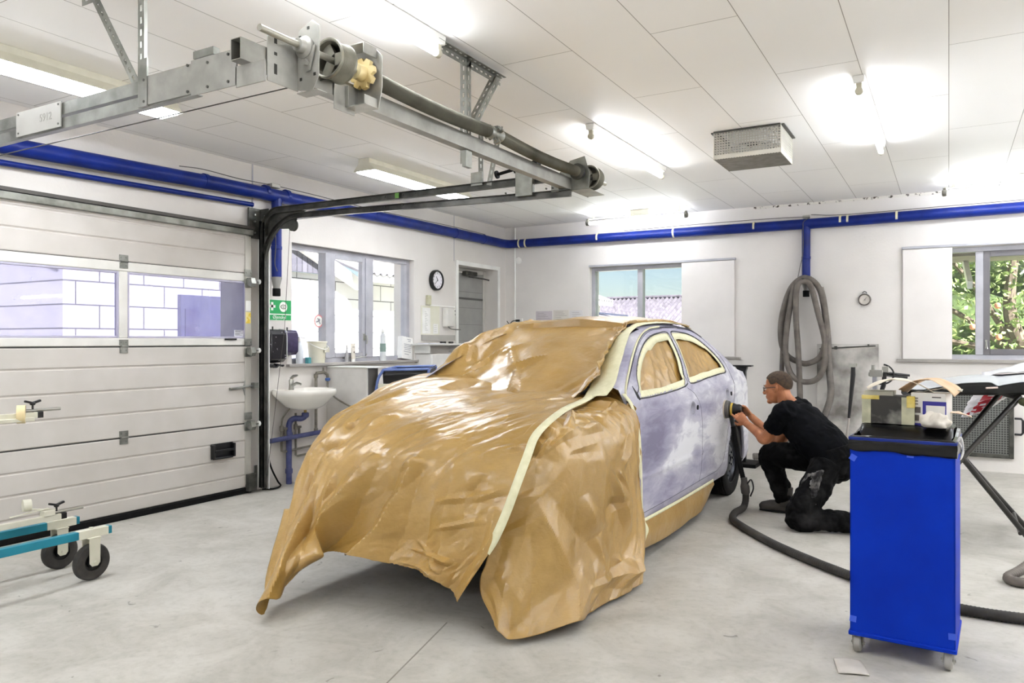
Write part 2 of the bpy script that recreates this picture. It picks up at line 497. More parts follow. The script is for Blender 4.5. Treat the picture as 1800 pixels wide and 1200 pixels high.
# ------------------------------------------------------------------ windows
M_glass = pane('clear_glass', (.97, .98, .99, 1), .02)
M_acryl = pane('scratched_acrylic', (.55, .55, .66, 1), .14)
def wframe(mb, fn, a0, a1, z0, z1, w, t0, t1):
    """rectangular frame of width w; fn(a0,a1,t0,t1,z0,z1)"""
    fn(a0, a0 + w, t0, t1, z0, z1); fn(a1 - w, a1, t0, t1, z0, z1)
    fn(a0 + w, a1 - w, t0, t1, z1 - w, z1); fn(a0 + w, a1 - w, t0, t1, z0, z0 + w)

# left window: three lights, set back in the wall
mb = MB(); L = lambda a0, a1, t0, t1, z0, z1: mb.bx(XL - t1, XL - t0, a0, a1, z0, z1)
wframe(mb, L, 5.193, 7.097, 1.125, 2.285, .05, .07, .16)
L(5.70, 5.80, .05, .16, 1.17, 2.24); L(6.31, 6.43, .05, .16, 1.17, 2.24)
win = struct(mb.obj('window_1', M_alu, bevel=.004))
mb = MB(); L = lambda a0, a1, t0, t1, z0, z1: mb.bx(XL - t1, XL - t0, a0, a1, z0, z1)
wframe(mb, L, 5.80, 6.31, 1.175, 2.235, .045, .06, .11); mb.obj('casement', M_alu, win, bevel=.004)
for a0, a1, t in ((5.243, 5.70, .11), (5.845, 6.265, .085), (6.43, 7.05, .11)):
    MB().bx(XL - t - .004, XL - t, a0, a1, 1.17, 2.24).obj('pane', M_glass, win, smooth=0)
mb = MB(); mb.tube([(XL - .05, 6.29, 1.40), (XL - .02, 6.29, 1.40), (XL - .012, 6.29, 1.345), (XL - .02, 6.285, 1.31)], .008, 8)
mb.box((XL - .055, 6.29, 1.385), (.012, .025, .07)); mb.obj('handle', M_steel, win)
mb = MB(); mb.tube([(XL - .05, 5.95, 1.165), (XL - .03, 6.1, 1.165), (XL - .03, 6.28, 1.175), (XL - .05, 6.32, 1.20)], .006, 8); mb.obj('stay', M_steel, win)
mb = MB(); mb.bx(XL - .07, XL + .05, 5.12, 7.29, 1.098, 1.124); mb.obj('window_sill', mat('grey_sill', '9a9691', .5), win, bevel=.004)

def back_window(n, x0, x1, z0, z1, mulls, sashes):
    mb = MB(); L = lambda a0, a1, t0, t1, z0, z1: mb.bx(a0, a1, YB + t0, YB + t1, z0, z1)
    wframe(mb, L, x0, x1, z0, z1, .05, .06, .15)
    for m in mulls: L(m - .035, m + .035, .05, .15, z0 + .05, z1 - .05)
    win = struct(mb.obj('window_%d' % n, M_alu, bevel=.004))
    xs = [x0 + .05] + [q for m in mulls for q in (m - .035, m + .035)] + [x1 - .05]
    for i in range(0, len(xs), 2):
        if (i // 2) in sashes:
            mb = MB(); L = lambda a0, a1, t0, t1, z0, z1: mb.bx(a0, a1, YB + t0, YB + t1, z0, z1)
            wframe(mb, L, xs[i], xs[i + 1], z0 + .05, z1 - .05, .06, .055, .11)
            mb.obj('casement', mat('dark_sash', '6e6c70', .4, .2), win, bevel=.004)
        MB().bx(xs[i], xs[i + 1], YB + .09, YB + .094, z0 + .05, z1 - .05).obj('pane', M_glass, win, smooth=0)
    return win
w2 = back_window(2, -4.12, -2.5, 1.15, 2.315, [-3.44, -2.845], [])
MB().bx(-4.18, -2.155, YB - .05, YB + .06, 1.13, 1.152).obj('window_sill', MATS['grey_sill'], w2, bevel=.004)
w3 = back_window(3, -.3, 1.55, 1.15, 2.325, [.275, .95], [1])
MB().bx(-.49, 1.65, YB - .05, YB + .06, 1.118, 1.148).obj('window_sill', MATS['grey_sill'], w3, bevel=.004)
mb = MB(); mb.box((.335, YB + .05, 1.31), (.02, .012, .09)); mb.tube([(.335, YB + .045, 1.33), (.335, YB + .03, 1.31), (.345, YB + .03, 1.26)], .007, 8); mb.obj('handle', M_steel, w3)
mb = MB(); mb.tube([(.75, YB + .045, 1.225), (.85, YB + .03, 1.225), (.92, YB + .04, 1.235)], .006, 8); mb.obj('stay', M_steel, w3)
# sliding white shutters over half of the back windows, each under its rail
M_shut = mat('shutter_board', 'e2dedb', .6, c2='e8e4e1', ns=3)
for x0, x1, z0, z1, xr0, xr1, lab in ((-2.868, -2.222, 1.154, 2.31, -4.12, -2.21, 'plain white sliding shutter board covering the right half of the window behind the car roof'),
                             (-.431, .03, 1.15, 2.325, -.44, 1.7, 'plain white sliding shutter board covering the left part of the window with the tree outside')):
    t = T('window_shutter', lab, 'shutter', ((x0 + x1) / 2, YB - .02, z0))
    MB().bx(x0, x1, YB - .032, YB - .012, z0, z1).obj('board', M_shut, t, bevel=.003)
    MB().bx(xr0, xr1, YB - .04, YB - .001, z1 + .004, z1 + .03).obj('rail', M_alu, t, bevel=.003)

# ------------------------------------------------------------------ service door in the deep recess
mb = MB()
M_gdoor = mat('grey_door', '8f8f8c', .45, c2='989894', ns=4)
L = lambda a0, a1, t0, t1, z0, z1: mb.bx(XL - t1, XL - t0, a0, a1, z0, z1)
wframe(mb, L, 8.012, 8.983, .002, 2.313, .05, .2, .28)
dr = struct(mb.obj('door_2', mat('door_frame_grey', 'bfbdb6', .5), bevel=.004))
mb = MB(); L(8.065, 8.93, .215, .255, .02, 2.255); mb.obj('leaf', M_gdoor, dr, bevel=.004)
for z in (1.12, 1.34, 1.56, 1.785, 2.0):
    mb = MB(); L(8.07, 8.925, .211, .216, z, z + .006); mb.obj('groove', mat('groove_grey', '7a7a77', .6), dr, smooth=0)
mb = MB(); L(8.07, 8.925, .205, .216, 1.90, 1.925); mb.obj('panel_strip', mat('dark_strip', '555552', .5), dr, smooth=0)
mb = MB(); L(8.40, 8.68, .13, .2, 2.215, 2.275); mb.obj('door_closer', M_galv_dark, dr, bevel=.01)
mb = MB(); mb.tube([(XL - .14, 8.5, 2.21), (XL - .1, 8.42, 2.195), (XL - .07, 8.75, 2.185), (XL - .12, 8.95, 2.185)], .01, 8); mb.obj('closer_arm', M_galv_dark, dr)
mb = MB(); wframe(mb, lambda a0, a1, t0, t1, z0, z1: mb.bx(XL, XL + .012, a0, a1, z0, z1), 7.955, 9.04, .001, 2.37, .055, 0, 0)
struct(mb.obj('trim_4', M_white, bevel=.003))
# ------------------------------------------------------------------ outside
M_ground = mat('concrete_yard', 'b9b6b0', .9, c2='c8c5c0', ns=5)
struct(MB().bx(-40, XL - .3, -20, 60, -.15, -.05).obj('ground', M_ground, smooth=0))
struct(MB().bx(XL - .3, 30, YB + .3, 60, -.15, -.05).obj('ground', mat('yard_gravel', '7f8a6c', .95, c2='98a183', ns=3), smooth=0))
M_wbrick = brick_mat('white_block_wall', 'd9d8d6', 'cfcecc', '6b6a69', .62, .30, .010, (-PI / 2, -PI / 2, 0), .8, .05, .4)
M_corr = mat('corrugated_sheet', '74737f', .6, c2='8a8994', ns=3)
M_corr2 = mat('dark_corrugated_sheet', '3d3942', .8, c2='59555f', ns=6)
t = T('white_block_building', 'white painted block building across the yard with grey corrugated eave, seen through the left windows', 'building', (-9.7, 12, 0))
mb = MB(); mb.bx(-9.9, -9.5, 5.33, 22, -.05, 2.5); mb.bx(-15, -9.9, 5.33, 5.5, -.05, 2.5)
mb.obj('wall', M_wbrick, t, smooth=0)
def corrugated(p00, ex, ey, n, amp, nm, m, par):
    """wavy sheet: waves along ex"""
    p00 = Vector(p00); ex = Vector(ex); ey = Vector(ey); nn = ex.cross(ey).normalized(); rows = []
    for j in (0, .5, 1):
        rows.append([p00 + ex * (i / (n * 6)) + ey * j + nn * amp * math.cos(2 * PI * i / 6) for i in range(n * 6 + 1)])
    return MB().grid(rows).obj(nm, m, par, solid=.008)
corrugated((-9.05, 10.3, 2.56), (0, 11.7, 0), (-4, 0, 1.5), 64, .03, 'roof', M_corr, t)
corrugated((-9.3, 5.2, 2.56), (0, 3.4, 0), (-4, 0, 1.2), 20, .03, 'roof', M_corr, t)
MB().bx(-9.48, -9.42, 7.72, 8.6, -.05, 2.3).obj('grey_panel', mat('lilac_panel', '77788a', .7), t)
MB().bx(-9.2, -9.08, 10.4, 22, 2.42, 2.56).obj('gutter', mat('gutter_grey', 'c9c8c6', .5), t)
# gable front facing the garage
mb = MB(); mb.prism([(8.2, 2.5), (10.3, 2.5), (8.2, 3.3)], (-9.46, 0, 0), (0, 1, 0), (0, 0, 1), (.06, 0, 0))
mb.obj('gable_cladding', brick_mat('gable_boards', '4b4a55', '5c5b66', '33323b', 40, .12, .012, (0, PI / 2, 0), .7, .1), t, smooth=0)
mb = MB(); mb.bar((-9.35, 8.0, 3.42), (-9.35, 10.6, 2.36), .1, .2); mb.obj('fascia', M_white, t)
mb = MB(); mb.bx(-9.52, -9.42, 6.94, 7.72, 0, 2.0); mb.obj('door', mat('outside_door', '62637a', .6), t)
mb = MB(); mb.bx(-9.44, -9.40, 7.0, 7.2, .6, 1.80); mb.obj('door_pane', mat('dark_pane', '5f5d77', .3), t)
mb = MB(); mb.bx(-9.52, -9.42, 8.9, 9.5, 0, 2.2); mb.obj('door', mat('outside_door_b', '6c6e82', .6), t)
tag(MB().bx(-16.5, -16, -6, 14, -.05, 3.4).obj('boundary_wall', mat('lilac_grey_wall', '4e5058', .9, c2='63656c', ns=2), smooth=0), 'long grey boundary wall far behind the yard, seen through the left garage door pane', 'wall')
tag(MB().bar((-12.2, 4.6, 1.2), (-12.0, 6.4, 3.2), .12, .12).obj('roof_strut', M_white), 'pale slanting strut in the yard seen through the left garage door pane', 'strut')
# roofs behind the middle window
t = T('barn_roof', 'dark weathered corrugated roof on the skyline outside the middle back window', 'roof', (-14, 30, 0))
def lattice(p00, ex, ey, n, amp): return corrugated(p00, ex, ey, n, amp, 'roof_sheet', M_corr2, t)
lattice((-24, 27.5, 1.2), (22, 0, 0), (0, 5, 2.05), 110, .05)
MB().bx(-24, -2, 28.0, 31, -.05, 1.1).obj('wall', M_wbrick, t, smooth=0)
mb = MB(); mb.tube([(-24, 32.5, 3.27), (-2, 32.5, 3.27)], .09, 10); mb.obj('ridge', M_corr2, t)
t = T('shed_roof', 'small blue-white ribbed shed roof sloping in front of the dark barn roof', 'roof', (-8, 18, 0))
corrugated((-11.5, 16.5, 1.0), (3.6, 0, -.4), (.2, 3.5, 1.4), 4, .02, 'roof_sheet', M_corr, t)
mb = MB()
for k in range(11): mb.bar((-11.4 + k * .02, 16.6 + k * .33, 1.06 + k * .135), (-7.95 + k * .02, 16.6 + k * .33, .68 + k * .135), .05, .05)
mb.obj('rib', mat('blue_grey_rib', '4a5064', .6), t)
mb = MB(); mb.bx(-11.3, -8.2, 17, 19.8, -.05, .7); mb.obj('wall', M_wbrick, t, smooth=0)

# apple tree outside the right window: countless leaves on branches, with single apples
def leaf_mat(name, a, b_):
    m = mat(name, a, .55, c2=b_, ns=2.2, contrast=(.3, .7), det=3)
    nt = m.node_tree; b = nt.nodes['Principled BSDF']
    b.inputs['Subsurface Weight'].default_value = 0
    return m
M_leaf = leaf_mat('apple_leaf', '4a6629', '9dae6c')
t = T('apple_tree', 'leafy green apple tree filling the right back window', 'tree', (1.0, 13.0, 0))
mb = MB(); rr = random.Random(3)
apples = []
for i in range(5200):
    x = rr.uniform(-1.6, 3.6); z = rr.uniform(.3, 3.4)
    y = 12.6 + 1.5 * rr.random() ** .8 + .45 * noise.noise(Vector((x * 1.3, z * 1.3, 2)))
    L = rr.uniform(.06, .13); W = L * rr.uniform(.42, .6)
    d = Vector((rr.uniform(-1, 1), rr.uniform(-.7, .3), rr.uniform(-1, .5))).normalized()
    sx = d.cross(Vector((rr.uniform(-1, 1), rr.uniform(-1, 1), rr.uniform(-1, 1)))).normalized()
    nn = sx.cross(d)
    c = Vector((x, y, z))
    mb.add([c - d * L / 2, c + sx * W / 2 + nn * .01, c + d * L / 2, c - sx * W / 2 + nn * .01], [(0, 1, 2, 3)])
lf = mb.obj('foliage', M_leaf, t, smooth=0, fix=False); lf['kind'] = 'stuff'
mb = MB(); mb.tube(bez([(1.0, 13.6, -.05), (1.05, 13.6, .9), (.8, 13.7, 1.8), (.9, 13.8, 3.0)]), [.16 - .0022 * i for i in range(49)], 10)
for q in ((-.8, 13.5, 2.2), (2.4, 13.6, 2.4), (-.3, 13.6, 3.0), (2.0, 13.4, 1.4), (-1.2, 13.5, 1.3)):
    mb.tube(bez([(.95, 13.65, 1.1), ((q[0] + .95) / 2, 13.7, (q[2] + 1.1) / 2 + .15), q], 10), [.06 - .0022 * i for i in range(21)], 8)
mb.obj('trunk', mat('bark', '5c5044', .9, c2='6f6354', ns=12), t)
M_apple = mat('apple_skin', 'c4705a', .4, c2='d9a27a', ns=5)
for k in range(16):
    x = rr.uniform(-.6, 2.4); z = rr.uniform(1.0, 2.6)
    mb = MB(); mb.lathe([(.006, .034), (.02, .042), (.036, .03), (.042, .005), (.035, -.025), (.016, -.038), (.004, -.034)], (x, 12.55, z), (0, .2, 1), 12)
    mb.obj('apple', M_apple, t)
# far hedge behind the tree closes the view
mb = MB(); rows = []
for j in range(14):
    rows.append([Vector((-3 + i * .3, 15.2 + .5 * noise.noise(Vector((i * .4, j * .5, 9))) + .0, -.05 + j * .33)) for i in range(34)])
mb.grid(rows)
o = mb.obj('hedge', mat('hedge_green', '2c3d1b', .9, c2='566b38', ns=9, bump=.8, bs=14), solid=.4); tag(o, 'dense green hedge behind the apple tree outside', 'hedge')
# open eave of the garage above the right window
t = T('roof_eave', 'brown boarded eave with a white bracket outside above the right window', 'eave', (1, 9.7, 2.2))
MB().bx(-1.2, 3, 9.52, 10.3, 2.26, 2.30).obj('soffit', mat('eave_boards', '8b8178', .8, c2='9c9289', ns=10), t)
MB().bar((.16, 10.25, 2.27), (.2, 9.6, 1.95), .05, .09).obj('bracket', M_white, t)

# ------------------------------------------------------------------ lamps
M_tube = emit('lamp_tube', (.94, .975, 1.03, 1), TUBE)
M_tube_added = emit('added_hanging_tube', (.94, .975, 1.03, 1), TUBE * 3.3)  # stronger glow, only for the hanging fill lamps added out of view
M_fix = mat('lamp_enamel', 'e4e3de', .35, ns=5)
M_fixold = mat('lamp_enamel_aged', 'cfccbc', .4, c2='dad7c8', ns=8)
M_cap = mat('lamp_holder', 'b9b5a2', .5)
M_capd = mat('lamp_end_cap', '6d6b62', .5)
GB = 'bare tube ceiling lamps'
def batten(x, y0, y1, label):
    t = T('batten_lamp', label, 'lamp', (x, (y0 + y1) / 2, ZC), GB)
    mb = MB(); mb.prism([(-.035, 0), (.035, 0), (.028, -.045), (-.028, -.045)], (x, y0, ZC - .001), (1, 0, 0), (0, 0, 1), (0, y1 - y0, 0)); mb.obj('housing', M_fix, t, bevel=.004)
    for y, s in ((y0 + .03, 1), (y1 - .03, -1)):
        mb = MB(); mb.box((x, y, ZC - .06), (.032, .03, .04)); mb.lathe([(.021, -.018), (.023, -.012), (.023, .012), (.018, .018)], (x, y, ZC - .09), (0, 1, 0), 16)
        mb.obj('lamp_holder', M_cap, t, bevel=.003)
    mb = MB(); mb.lathe([(.014, 0), (.017, .012), (.017, y1 - y0 - .092), (.014, y1 - y0 - .08)], (x, y0 + .04, ZC - .09), (0, 1, 0), 14); mb.obj('lamp_tube', M_tube, t)
    return t
def trough(x, y0, y1, label):
    """older luminaire: slanted white side reflectors around a bright prismatic diffuser"""
    t = T('trough_lamp', label, 'lamp', (x, (y0 + y1) / 2, ZC), 'trough ceiling lamps with diffusers')
    mb = MB(); L = y1 - y0
    mb.prism([(-.06, 0), (.06, 0), (.06, -.04), (.115, -.10), (.108, -.103), (.05, -.045), (-.05, -.045), (-.108, -.103), (-.115, -.10), (-.06, -.04)], (x, y0, ZC - .001), (1, 0, 0), (0, 0, 1), (0, L, 0))
    mb.obj('reflector', M_fixold, t)
    for y in (y0 - .004, y1):
        mb = MB(); mb.prism([(-.06, 0), (.06, 0), (.06, -.04), (.12, -.108), (-.12, -.108), (-.06, -.04)], (x, y, ZC - .001), (1, 0, 0), (0, 0, 1), (0, .004, 0)); mb.obj('end_plate', M_fixold, t)
    mb = MB(); mb.prism([(-.098, -.100), (.098, -.100), (.085, -.118), (-.085, -.118)], (x, y0 + .01, ZC - .001), (1, 0, 0), (0, 0, 1), (0, L - .02, 0)); mb.obj('diffuser', M_diff, t)
    return t
M_diff = emit('lamp_diffuser', (.94, .975, 1.03, 1), TUBE * .62)
trough(-4.42, 1.55, 3.18, 'long trough ceiling lamp above the garage door, crossing behind the left track')
trough(-4.40, 5.05, 6.62, 'trough ceiling lamp above the left window, partly behind the right door track')
batten(-2.3, 1.75, 3.24, 'bare tube ceiling lamp beside the spring shaft, at the top edge of the view')
batten(-2.265, 5.05, 6.68, 'bare tube ceiling lamp between the spring drum and the fan cage')
batten(-.465, 4.93, 6.68, 'bare tube ceiling lamp right of the fan cage')
batten(-.465, 1.2, 2.7, 'added bare fill tube overhead in front of the car, out of view')  # this and the following battens are unseen, added to brighten the room
batten(1.4, 1.2, 2.8, 'added bare fill tube overhead near the right side, out of view')
batten(1.4, 5.2, 6.9, 'added bare fill tube above the panel stand, out of view')
batten(3.1, 1.2, 2.8, 'added unseen fill tube beside the right wall, nearest the front')
batten(3.1, 5.2, 6.9, 'added unseen fill tube beside the right wall, nearest the back')
batten(-2.3, -1.8, -.2, 'added unseen fill tube behind the camera, left side')
batten(1.4, -1.8, -.2, 'added unseen fill tube behind the camera, right side')

def strip_x(x0, x1, y, z, label):
    """tube on two dark end holders joined by a thin conduit with a ballast box"""
    t = T('wall_strip_lamp', label, 'lamp', ((x0 + x1) / 2, y, z), 'strip lamps along the back wall')
    mb = MB(); mb.lathe([(.014, 0), (.019, .015), (.019, x1 - x0 - .095), (.014, x1 - x0 - .08)], (x0 + .04, y, z), (1, 0, 0), 14); mb.obj('lamp_tube', M_tube_added if z < 2.5 else M_tube, t)
    for x in (x0, x1 - .045):
        mb = MB(); mb.lathe([(.022, 0), (.034, .008), (.034, .03), (.024, .045)], (x, y, z + .006), (1, 0, 0), 16); mb.box((x + .022, y, z + .04), (.026, .03, .03)); mb.obj('end_cap', M_capd, t, bevel=.003)
    xm = x0 + (x1 - x0) * .55
    mb = MB(); mb.tube([(x0 + .02, y, z + .055), (xm - .1, y, z + .055)], .006, 8); mb.tube([(xm + .1, y, z + .055), (x1 - .02, y, z + .055)], .006, 8)
    for s in (-1, 1): mb.tube(bez([(xm + s * .11, y, z + .085), (xm + s * .16, y, z + .085), (xm + s * .2, y, z + .105), (xm + s * .26, y, z + .108)], 6), .006, 8)
    mb.tube([(x0 + .02, y, z + .11), (x1, y, z + .11)], .005, 8); mb.obj('conduit', M_fixold, t)
    MB().bx(xm - .12, xm + .12, y - .025, y + .025, z + .04, ZC - .001).obj('ballast', M_fixold, t, bevel=.004)
    for x in (x0 + .1, x1 - .1): MB().bx(x - .012, x + .012, y - .01, y + .01, z + .05, ZC - .0005).obj('hanger', M_fixold, t)
    return t
strip_x(-3.94, -2.64, 8.68, 2.81, 'strip lamp in dark end caps hanging near the corner, left one on the back wall')
strip_x(-.06, 1.3, 8.62, 2.80, 'strip lamp in dark end caps at the right edge, above the blue pipe')

for x, y, lab in ((-3.6, -.6, 'far left one'), (2.2, 4.3, 'beside the right wall, middle one'), (2.6, 7.2, 'beside the right wall, near the back wall')):
    strip_x(x - .75, x + .75, y, 2.1, 'added hanging fill lamp out of view, ' + lab)  # unseen lamps added to raise the overall brightness
# fan cage on the ceiling
t = T('ceiling_fan_cage', 'perforated white metal cage around a ceiling extractor', 'fan cage', (-1.3, 5.98, ZC))
x0, x1, y0, y1, zb = -1.545, -1.06, 5.75, 6.2, ZC - .21
MB().bx(x0, x1, y0, y1, zb, zb + .012).obj('bottom_plate', mat('cage_plate', '6f6c66', .6, c2='827f78', ns=18), t)
mb = MB()
for (xa, ya), (xb, yb) in (((x0, y0), (x1, y0)), ((x1, y0), (x1, y1)), ((x0, y1), (x1, y1)), ((x0, y0), (x0, y1))):
    d = Vector((xb - xa, yb - ya, 0)); Ln = d.length; d /= Ln; n = int(Ln / .02)
    for i in range(n + 1):
        p = Vector((xa, ya, 0)) + d * (Ln * i / n); mb.bar(p + V(0, 0, zb), p + V(0, 0, ZC), .009, .003, up=Vector((-d.y, d.x, 0)))
    for k in range(11):
        z = zb + .012 + (ZC - zb - .012) * k / 10.5; mb.bar(V(xa, ya, z), V(xb, yb, z), .003, .009)
    mb.bar(V(xa, ya, zb + .018), V(xb, yb, zb + .018), .004, .03)
mb.obj('mesh_side', mat('cage_metal', 'c9c5ba', .5), t, smooth=0)
mb = MB()
for (xa, ya), (xb, yb) in (((x0, y0), (x1, y0)), ((x1, y0), (x1, y1)), ((x0, y1), (x1, y1)), ((x0, y0), (x0, y1))): mb.bar(V(xa, ya, ZC - .006), V(xb, yb, ZC - .006), .05, .008)
mb.obj('flange', M_galv_dark, t)
mb = MB(); mb.lathe([(.15, 0), (.17, -.02), (.17, -.09), (.155, -.09), (.15, -.03)], ((x0 + x1) / 2, (y0 + y1) / 2, ZC - .003), (0, 0, 1), 32, True); mb.obj('fan_ring', M_white, t)
mb = MB(); mb.lathe([(.05, 0), (.05, -.06), (.03, -.08), (.004, -.08)], ((x0 + x1) / 2, (y0 + y1) / 2, ZC - .002), (0, 0, 1), 20)
for k in range(6):
    a = PI * k / 3; mb.box(((x0 + x1) / 2 + .09 * math.cos(a), (y0 + y1) / 2 + .09 * math.sin(a), ZC - .05), (.10, .05, .004), rotz(a) @ rotx(.5))
mb.obj('impeller', M_black, t)
# ------------------------------------------------------------------ sectional garage door (part of the room)
M_door = mat('door_skin', 'bfbab3', .62, c2='c8c3bd', ns=3, bump=.05, bs=300)
M_doorrail = mat('door_rail', 'dad8d2', .35, ns=5)
D0, D1, DX = 2.0, 4.665, -5.372
base = MB(); Y0, Y1 = D0, D1
def section(z0, z1, grooves):
    """one panel in profile: rounded top, shallow grooves"""
    prof = [(0, z0)]
    prof += [(.038, z0), (.042, z0 + .006)]
    for g in grooves:
        prof += [(.042, g - .010), (.034, g - .004), (.034, g + .002), (.042, g + .012)]
    prof += [(.042, z1 - .012), (.039, z1 - .006), (0, z1 - .005)]
    return prof
def door_panel(nm, z0, z1, gr, par, m=M_door):
    mb = MB(); mb.prism([(a, b) for a, b in section(z0, z1, gr)], (DX - .042, Y0, 0), (1, 0, 0), (0, 0, 1), (0, Y1 - Y0, 0)); return mb.obj(nm, m, par, smooth=20)
gd = T('door_1', 'x', 'x', (DX, (Y0 + Y1) / 2, 0)); del gd['label']; del gd['category']; struct(gd)
door_panel('panel', .055, .617, (.16, .317, .465), gd)
door_panel('panel', .622, 1.302, (.80, .975, 1.15), gd)
door_panel('panel', 1.945, 2.335, (2.10, 2.245), gd)
for z in (.62, 1.305, 1.942): MB().bx(DX - .044, DX - .006, Y0, Y1, z - .012, z + .012).obj('joint_blackout', mat('joint_blackout', '3a3936', .8), gd, smooth=0)  # dark strips added behind the joints to block daylight through the gaps
# window section
mb = MB(); W = lambda a0, a1, t0, t1, z0, z1: mb.bx(DX - t1, DX - t0, a0, a1, z0, z1)
W(Y0, Y1, 0, .042, 1.307, 1.367); W(Y0, Y1, 0, .042, 1.868, 1.94); W(3.432, 3.50, 0, .042, 1.367, 1.868); W(Y0, 2.09, 0, .042, 1.367, 1.868); W(4.62, Y1, 0, .042, 1.367, 1.868)
mb.obj('window_section', M_doorrail, gd, bevel=.006)
for a0, a1 in ((2.09, 3.432), (3.50, 4.62)):
    mb = MB(); wframe(mb, W, a0, a1, 1.367, 1.868, .016, .004, .036); mb.obj('window_trim', mat('pane_bead', 'b4b1c4', .5), gd, bevel=.003)
    MB().bx(DX - .026, DX - .022, a0 + .01, a1 - .01, 1.375, 1.86).obj('pane', M_acryl, gd, smooth=0)
MB().bx(DX - .021, DX - .0195, 4.50, 4.60, 1.385, 1.44).obj('sticker', mat('pane_sticker', 'e3e3ea', .6), gd, smooth=0)
mb = MB()
for k, (z, l) in enumerate(((1.432, .085), (1.424, .06), (1.412, .085), (1.403, .05), (1.394, .07))):
    mb.bx(DX - .0196, DX - .0188, 4.507, 4.507 + l, z, z + .004)
mb.obj('sticker_print', mat('print_dark', '45454f', .6), gd, smooth=0)
mb = MB(); mb.prism([(-.04, .0), (.0, .0), (.012, .015), (.012, .045), (-.01, .055), (-.04, .055)], (DX, Y0, 0.0), (1, 0, 0), (0, 0, 1), (0, Y1 - Y0, 0)); mb.obj('bottom_seal', M_black, gd)
mb = MB(); mb.bx(DX - .02, DX + .02, Y0, Y1 + .02, 2.335, 2.36); mb.obj('top_seal', mat('dark_seal', '4b4844', .6), gd)
mb = MB(); mb.prism([(0, 0), (.03, .004), (.034, .05), (.006, .058)], (DX, Y0, 2.275), (1, 0, 0), (0, 0, 1), (0, Y1 - Y0, 0)); mb.obj('top_rail', M_galv, gd, bevel=.003)
# end stiles, centre hinges, end hinges with rollers
for z0, z1 in ((.08, .60), (.64, 1.29), (1.32, 1.93), (1.96, 2.27)):
    MB().bx(DX - .001, DX + .008, 4.595, 4.66, z0, z1).obj('end_stile', mat('stile', 'b9b6ad', .4, .3), gd, bevel=.002)
mb = MB()
def hinge(y, z, nm='hinge', m=M_galv):
    mb = MB(); mb.bx(DX, DX + .004, y - .035, y + .035, z + .008, z + .05); mb.bx(DX, DX + .006, y - .032, y + .032, z - .05, z - .008)
    mb.cyl((DX + .012, y - .03, z), (DX + .012, y + .03, z), .008, 10)
    for a in (-.02, .02):
        for b in (-.03, .03): mb.cyl((DX, y + a, z + b), (DX + .009, y + a, z + b), .006, 8)
    return mb.obj(nm, m, gd)
for z in (.62, 1.305, 1.942): hinge(3.466, z)
def roller(z):
    mb = MB(); mb.bx(DX + .006, DX + .014, 4.585, 4.665, z + .012, z + .075); mb.bx(DX + .006, DX + .014, 4.585, 4.665, z - .085, z - .01)
    for a in (-.05, .045): 
        for yy in (4.60, 4.65): mb.cyl((DX, yy, z + a), (DX + .02, yy, z + a), .006, 8)
    mb.prism([(0, -.03), (.055, -.05), (.07, -.02), (.055, .03), (0, .03)], (DX + .012, 4.605, z - .03), (1, 0, 0), (0, 0, 1), (0, .05, 0))
    mb.cyl((DX + .05, 4.60, z - .03), (DX + .05, 4.735, z - .03), .007, 10)
    hg = mb.obj('end_hinge', M_galv, gd, bevel=.003)
    mb = MB(); mb.lathe([(.016, 0), (.023, .004), (.023, .014), (.016, .018)], (DX + .05, 4.70, z - .03), (0, 1, 0), 20); mb.obj('roller', M_whitep, hg)
for z in (.64, 1.29, 1.90): roller(z)
# latch with pointed plate
mb = MB(); mb.prism([(4.59, .87), (4.66, .80), (4.66, 1.06), (4.59, .99), (4.57, .93)], (DX, 0, 0), (0, 1, 0), (0, 0, 1), (.006, 0, 0)); mb.bar((DX + .02, 4.42, .937), (DX + .02, 4.72, .95), .02, .012); mb.box((DX + .03, 4.68, .95), (.05, .045, .05)); mb.bar((DX + .012, 4.42, .93), (DX + .03, 4.55, .94), .012, .02)
mb.obj('latch', M_galv, gd, bevel=.002)
mb = MB(); mb.prism([(.0, 0), (.03, -.01), (.04, -.01), (.04, .004), (.012, .012), (0, .012)], (DX, 4.24, .355), (1, 0, 0), (0, 0, 1), (0, .2, 0))
mb.box((DX + .018, 4.25, .41), (.05, .02, .115)); mb.box((DX + .018, 4.455, .41), (.05, .02, .115)); mb.bx(DX, DX + .006, 4.24, 4.466, .345, .475); mb.bx(DX + .03, DX + .046, 4.25, 4.456, .405, .425)
mb.obj('grab_handle', M_blackp, gd, bevel=.006)
MB().bx(DX, DX + .012, 4.38, 4.50, 1.352, 1.366).obj('stop_block', M_blackp, gd)
# warning stickers on the right stile
MB().bx(DX + .008, DX + .009, 4.60, 4.655, 1.50, 1.60).obj('sticker', mat('yellow_sticker', 'd8b93a', .6, c2='e3d38a', ns=25, contrast=(.45, .5)), gd, smooth=0)
MB().bx(DX + .008, DX + .0088, 4.60, 4.655, 1.61, 1.70).obj('sticker', M_paper_w, gd, smooth=0)
mb = MB(); mb.bx(DX + .0, DX + .05, 4.60, 4.69, .02, .17); mb.bar((DX + .03, 4.69, .04), (DX + .03, 4.69, .24), .01, .03); mb.obj('bottom_bracket', M_galv_dark, gd, bevel=.003)

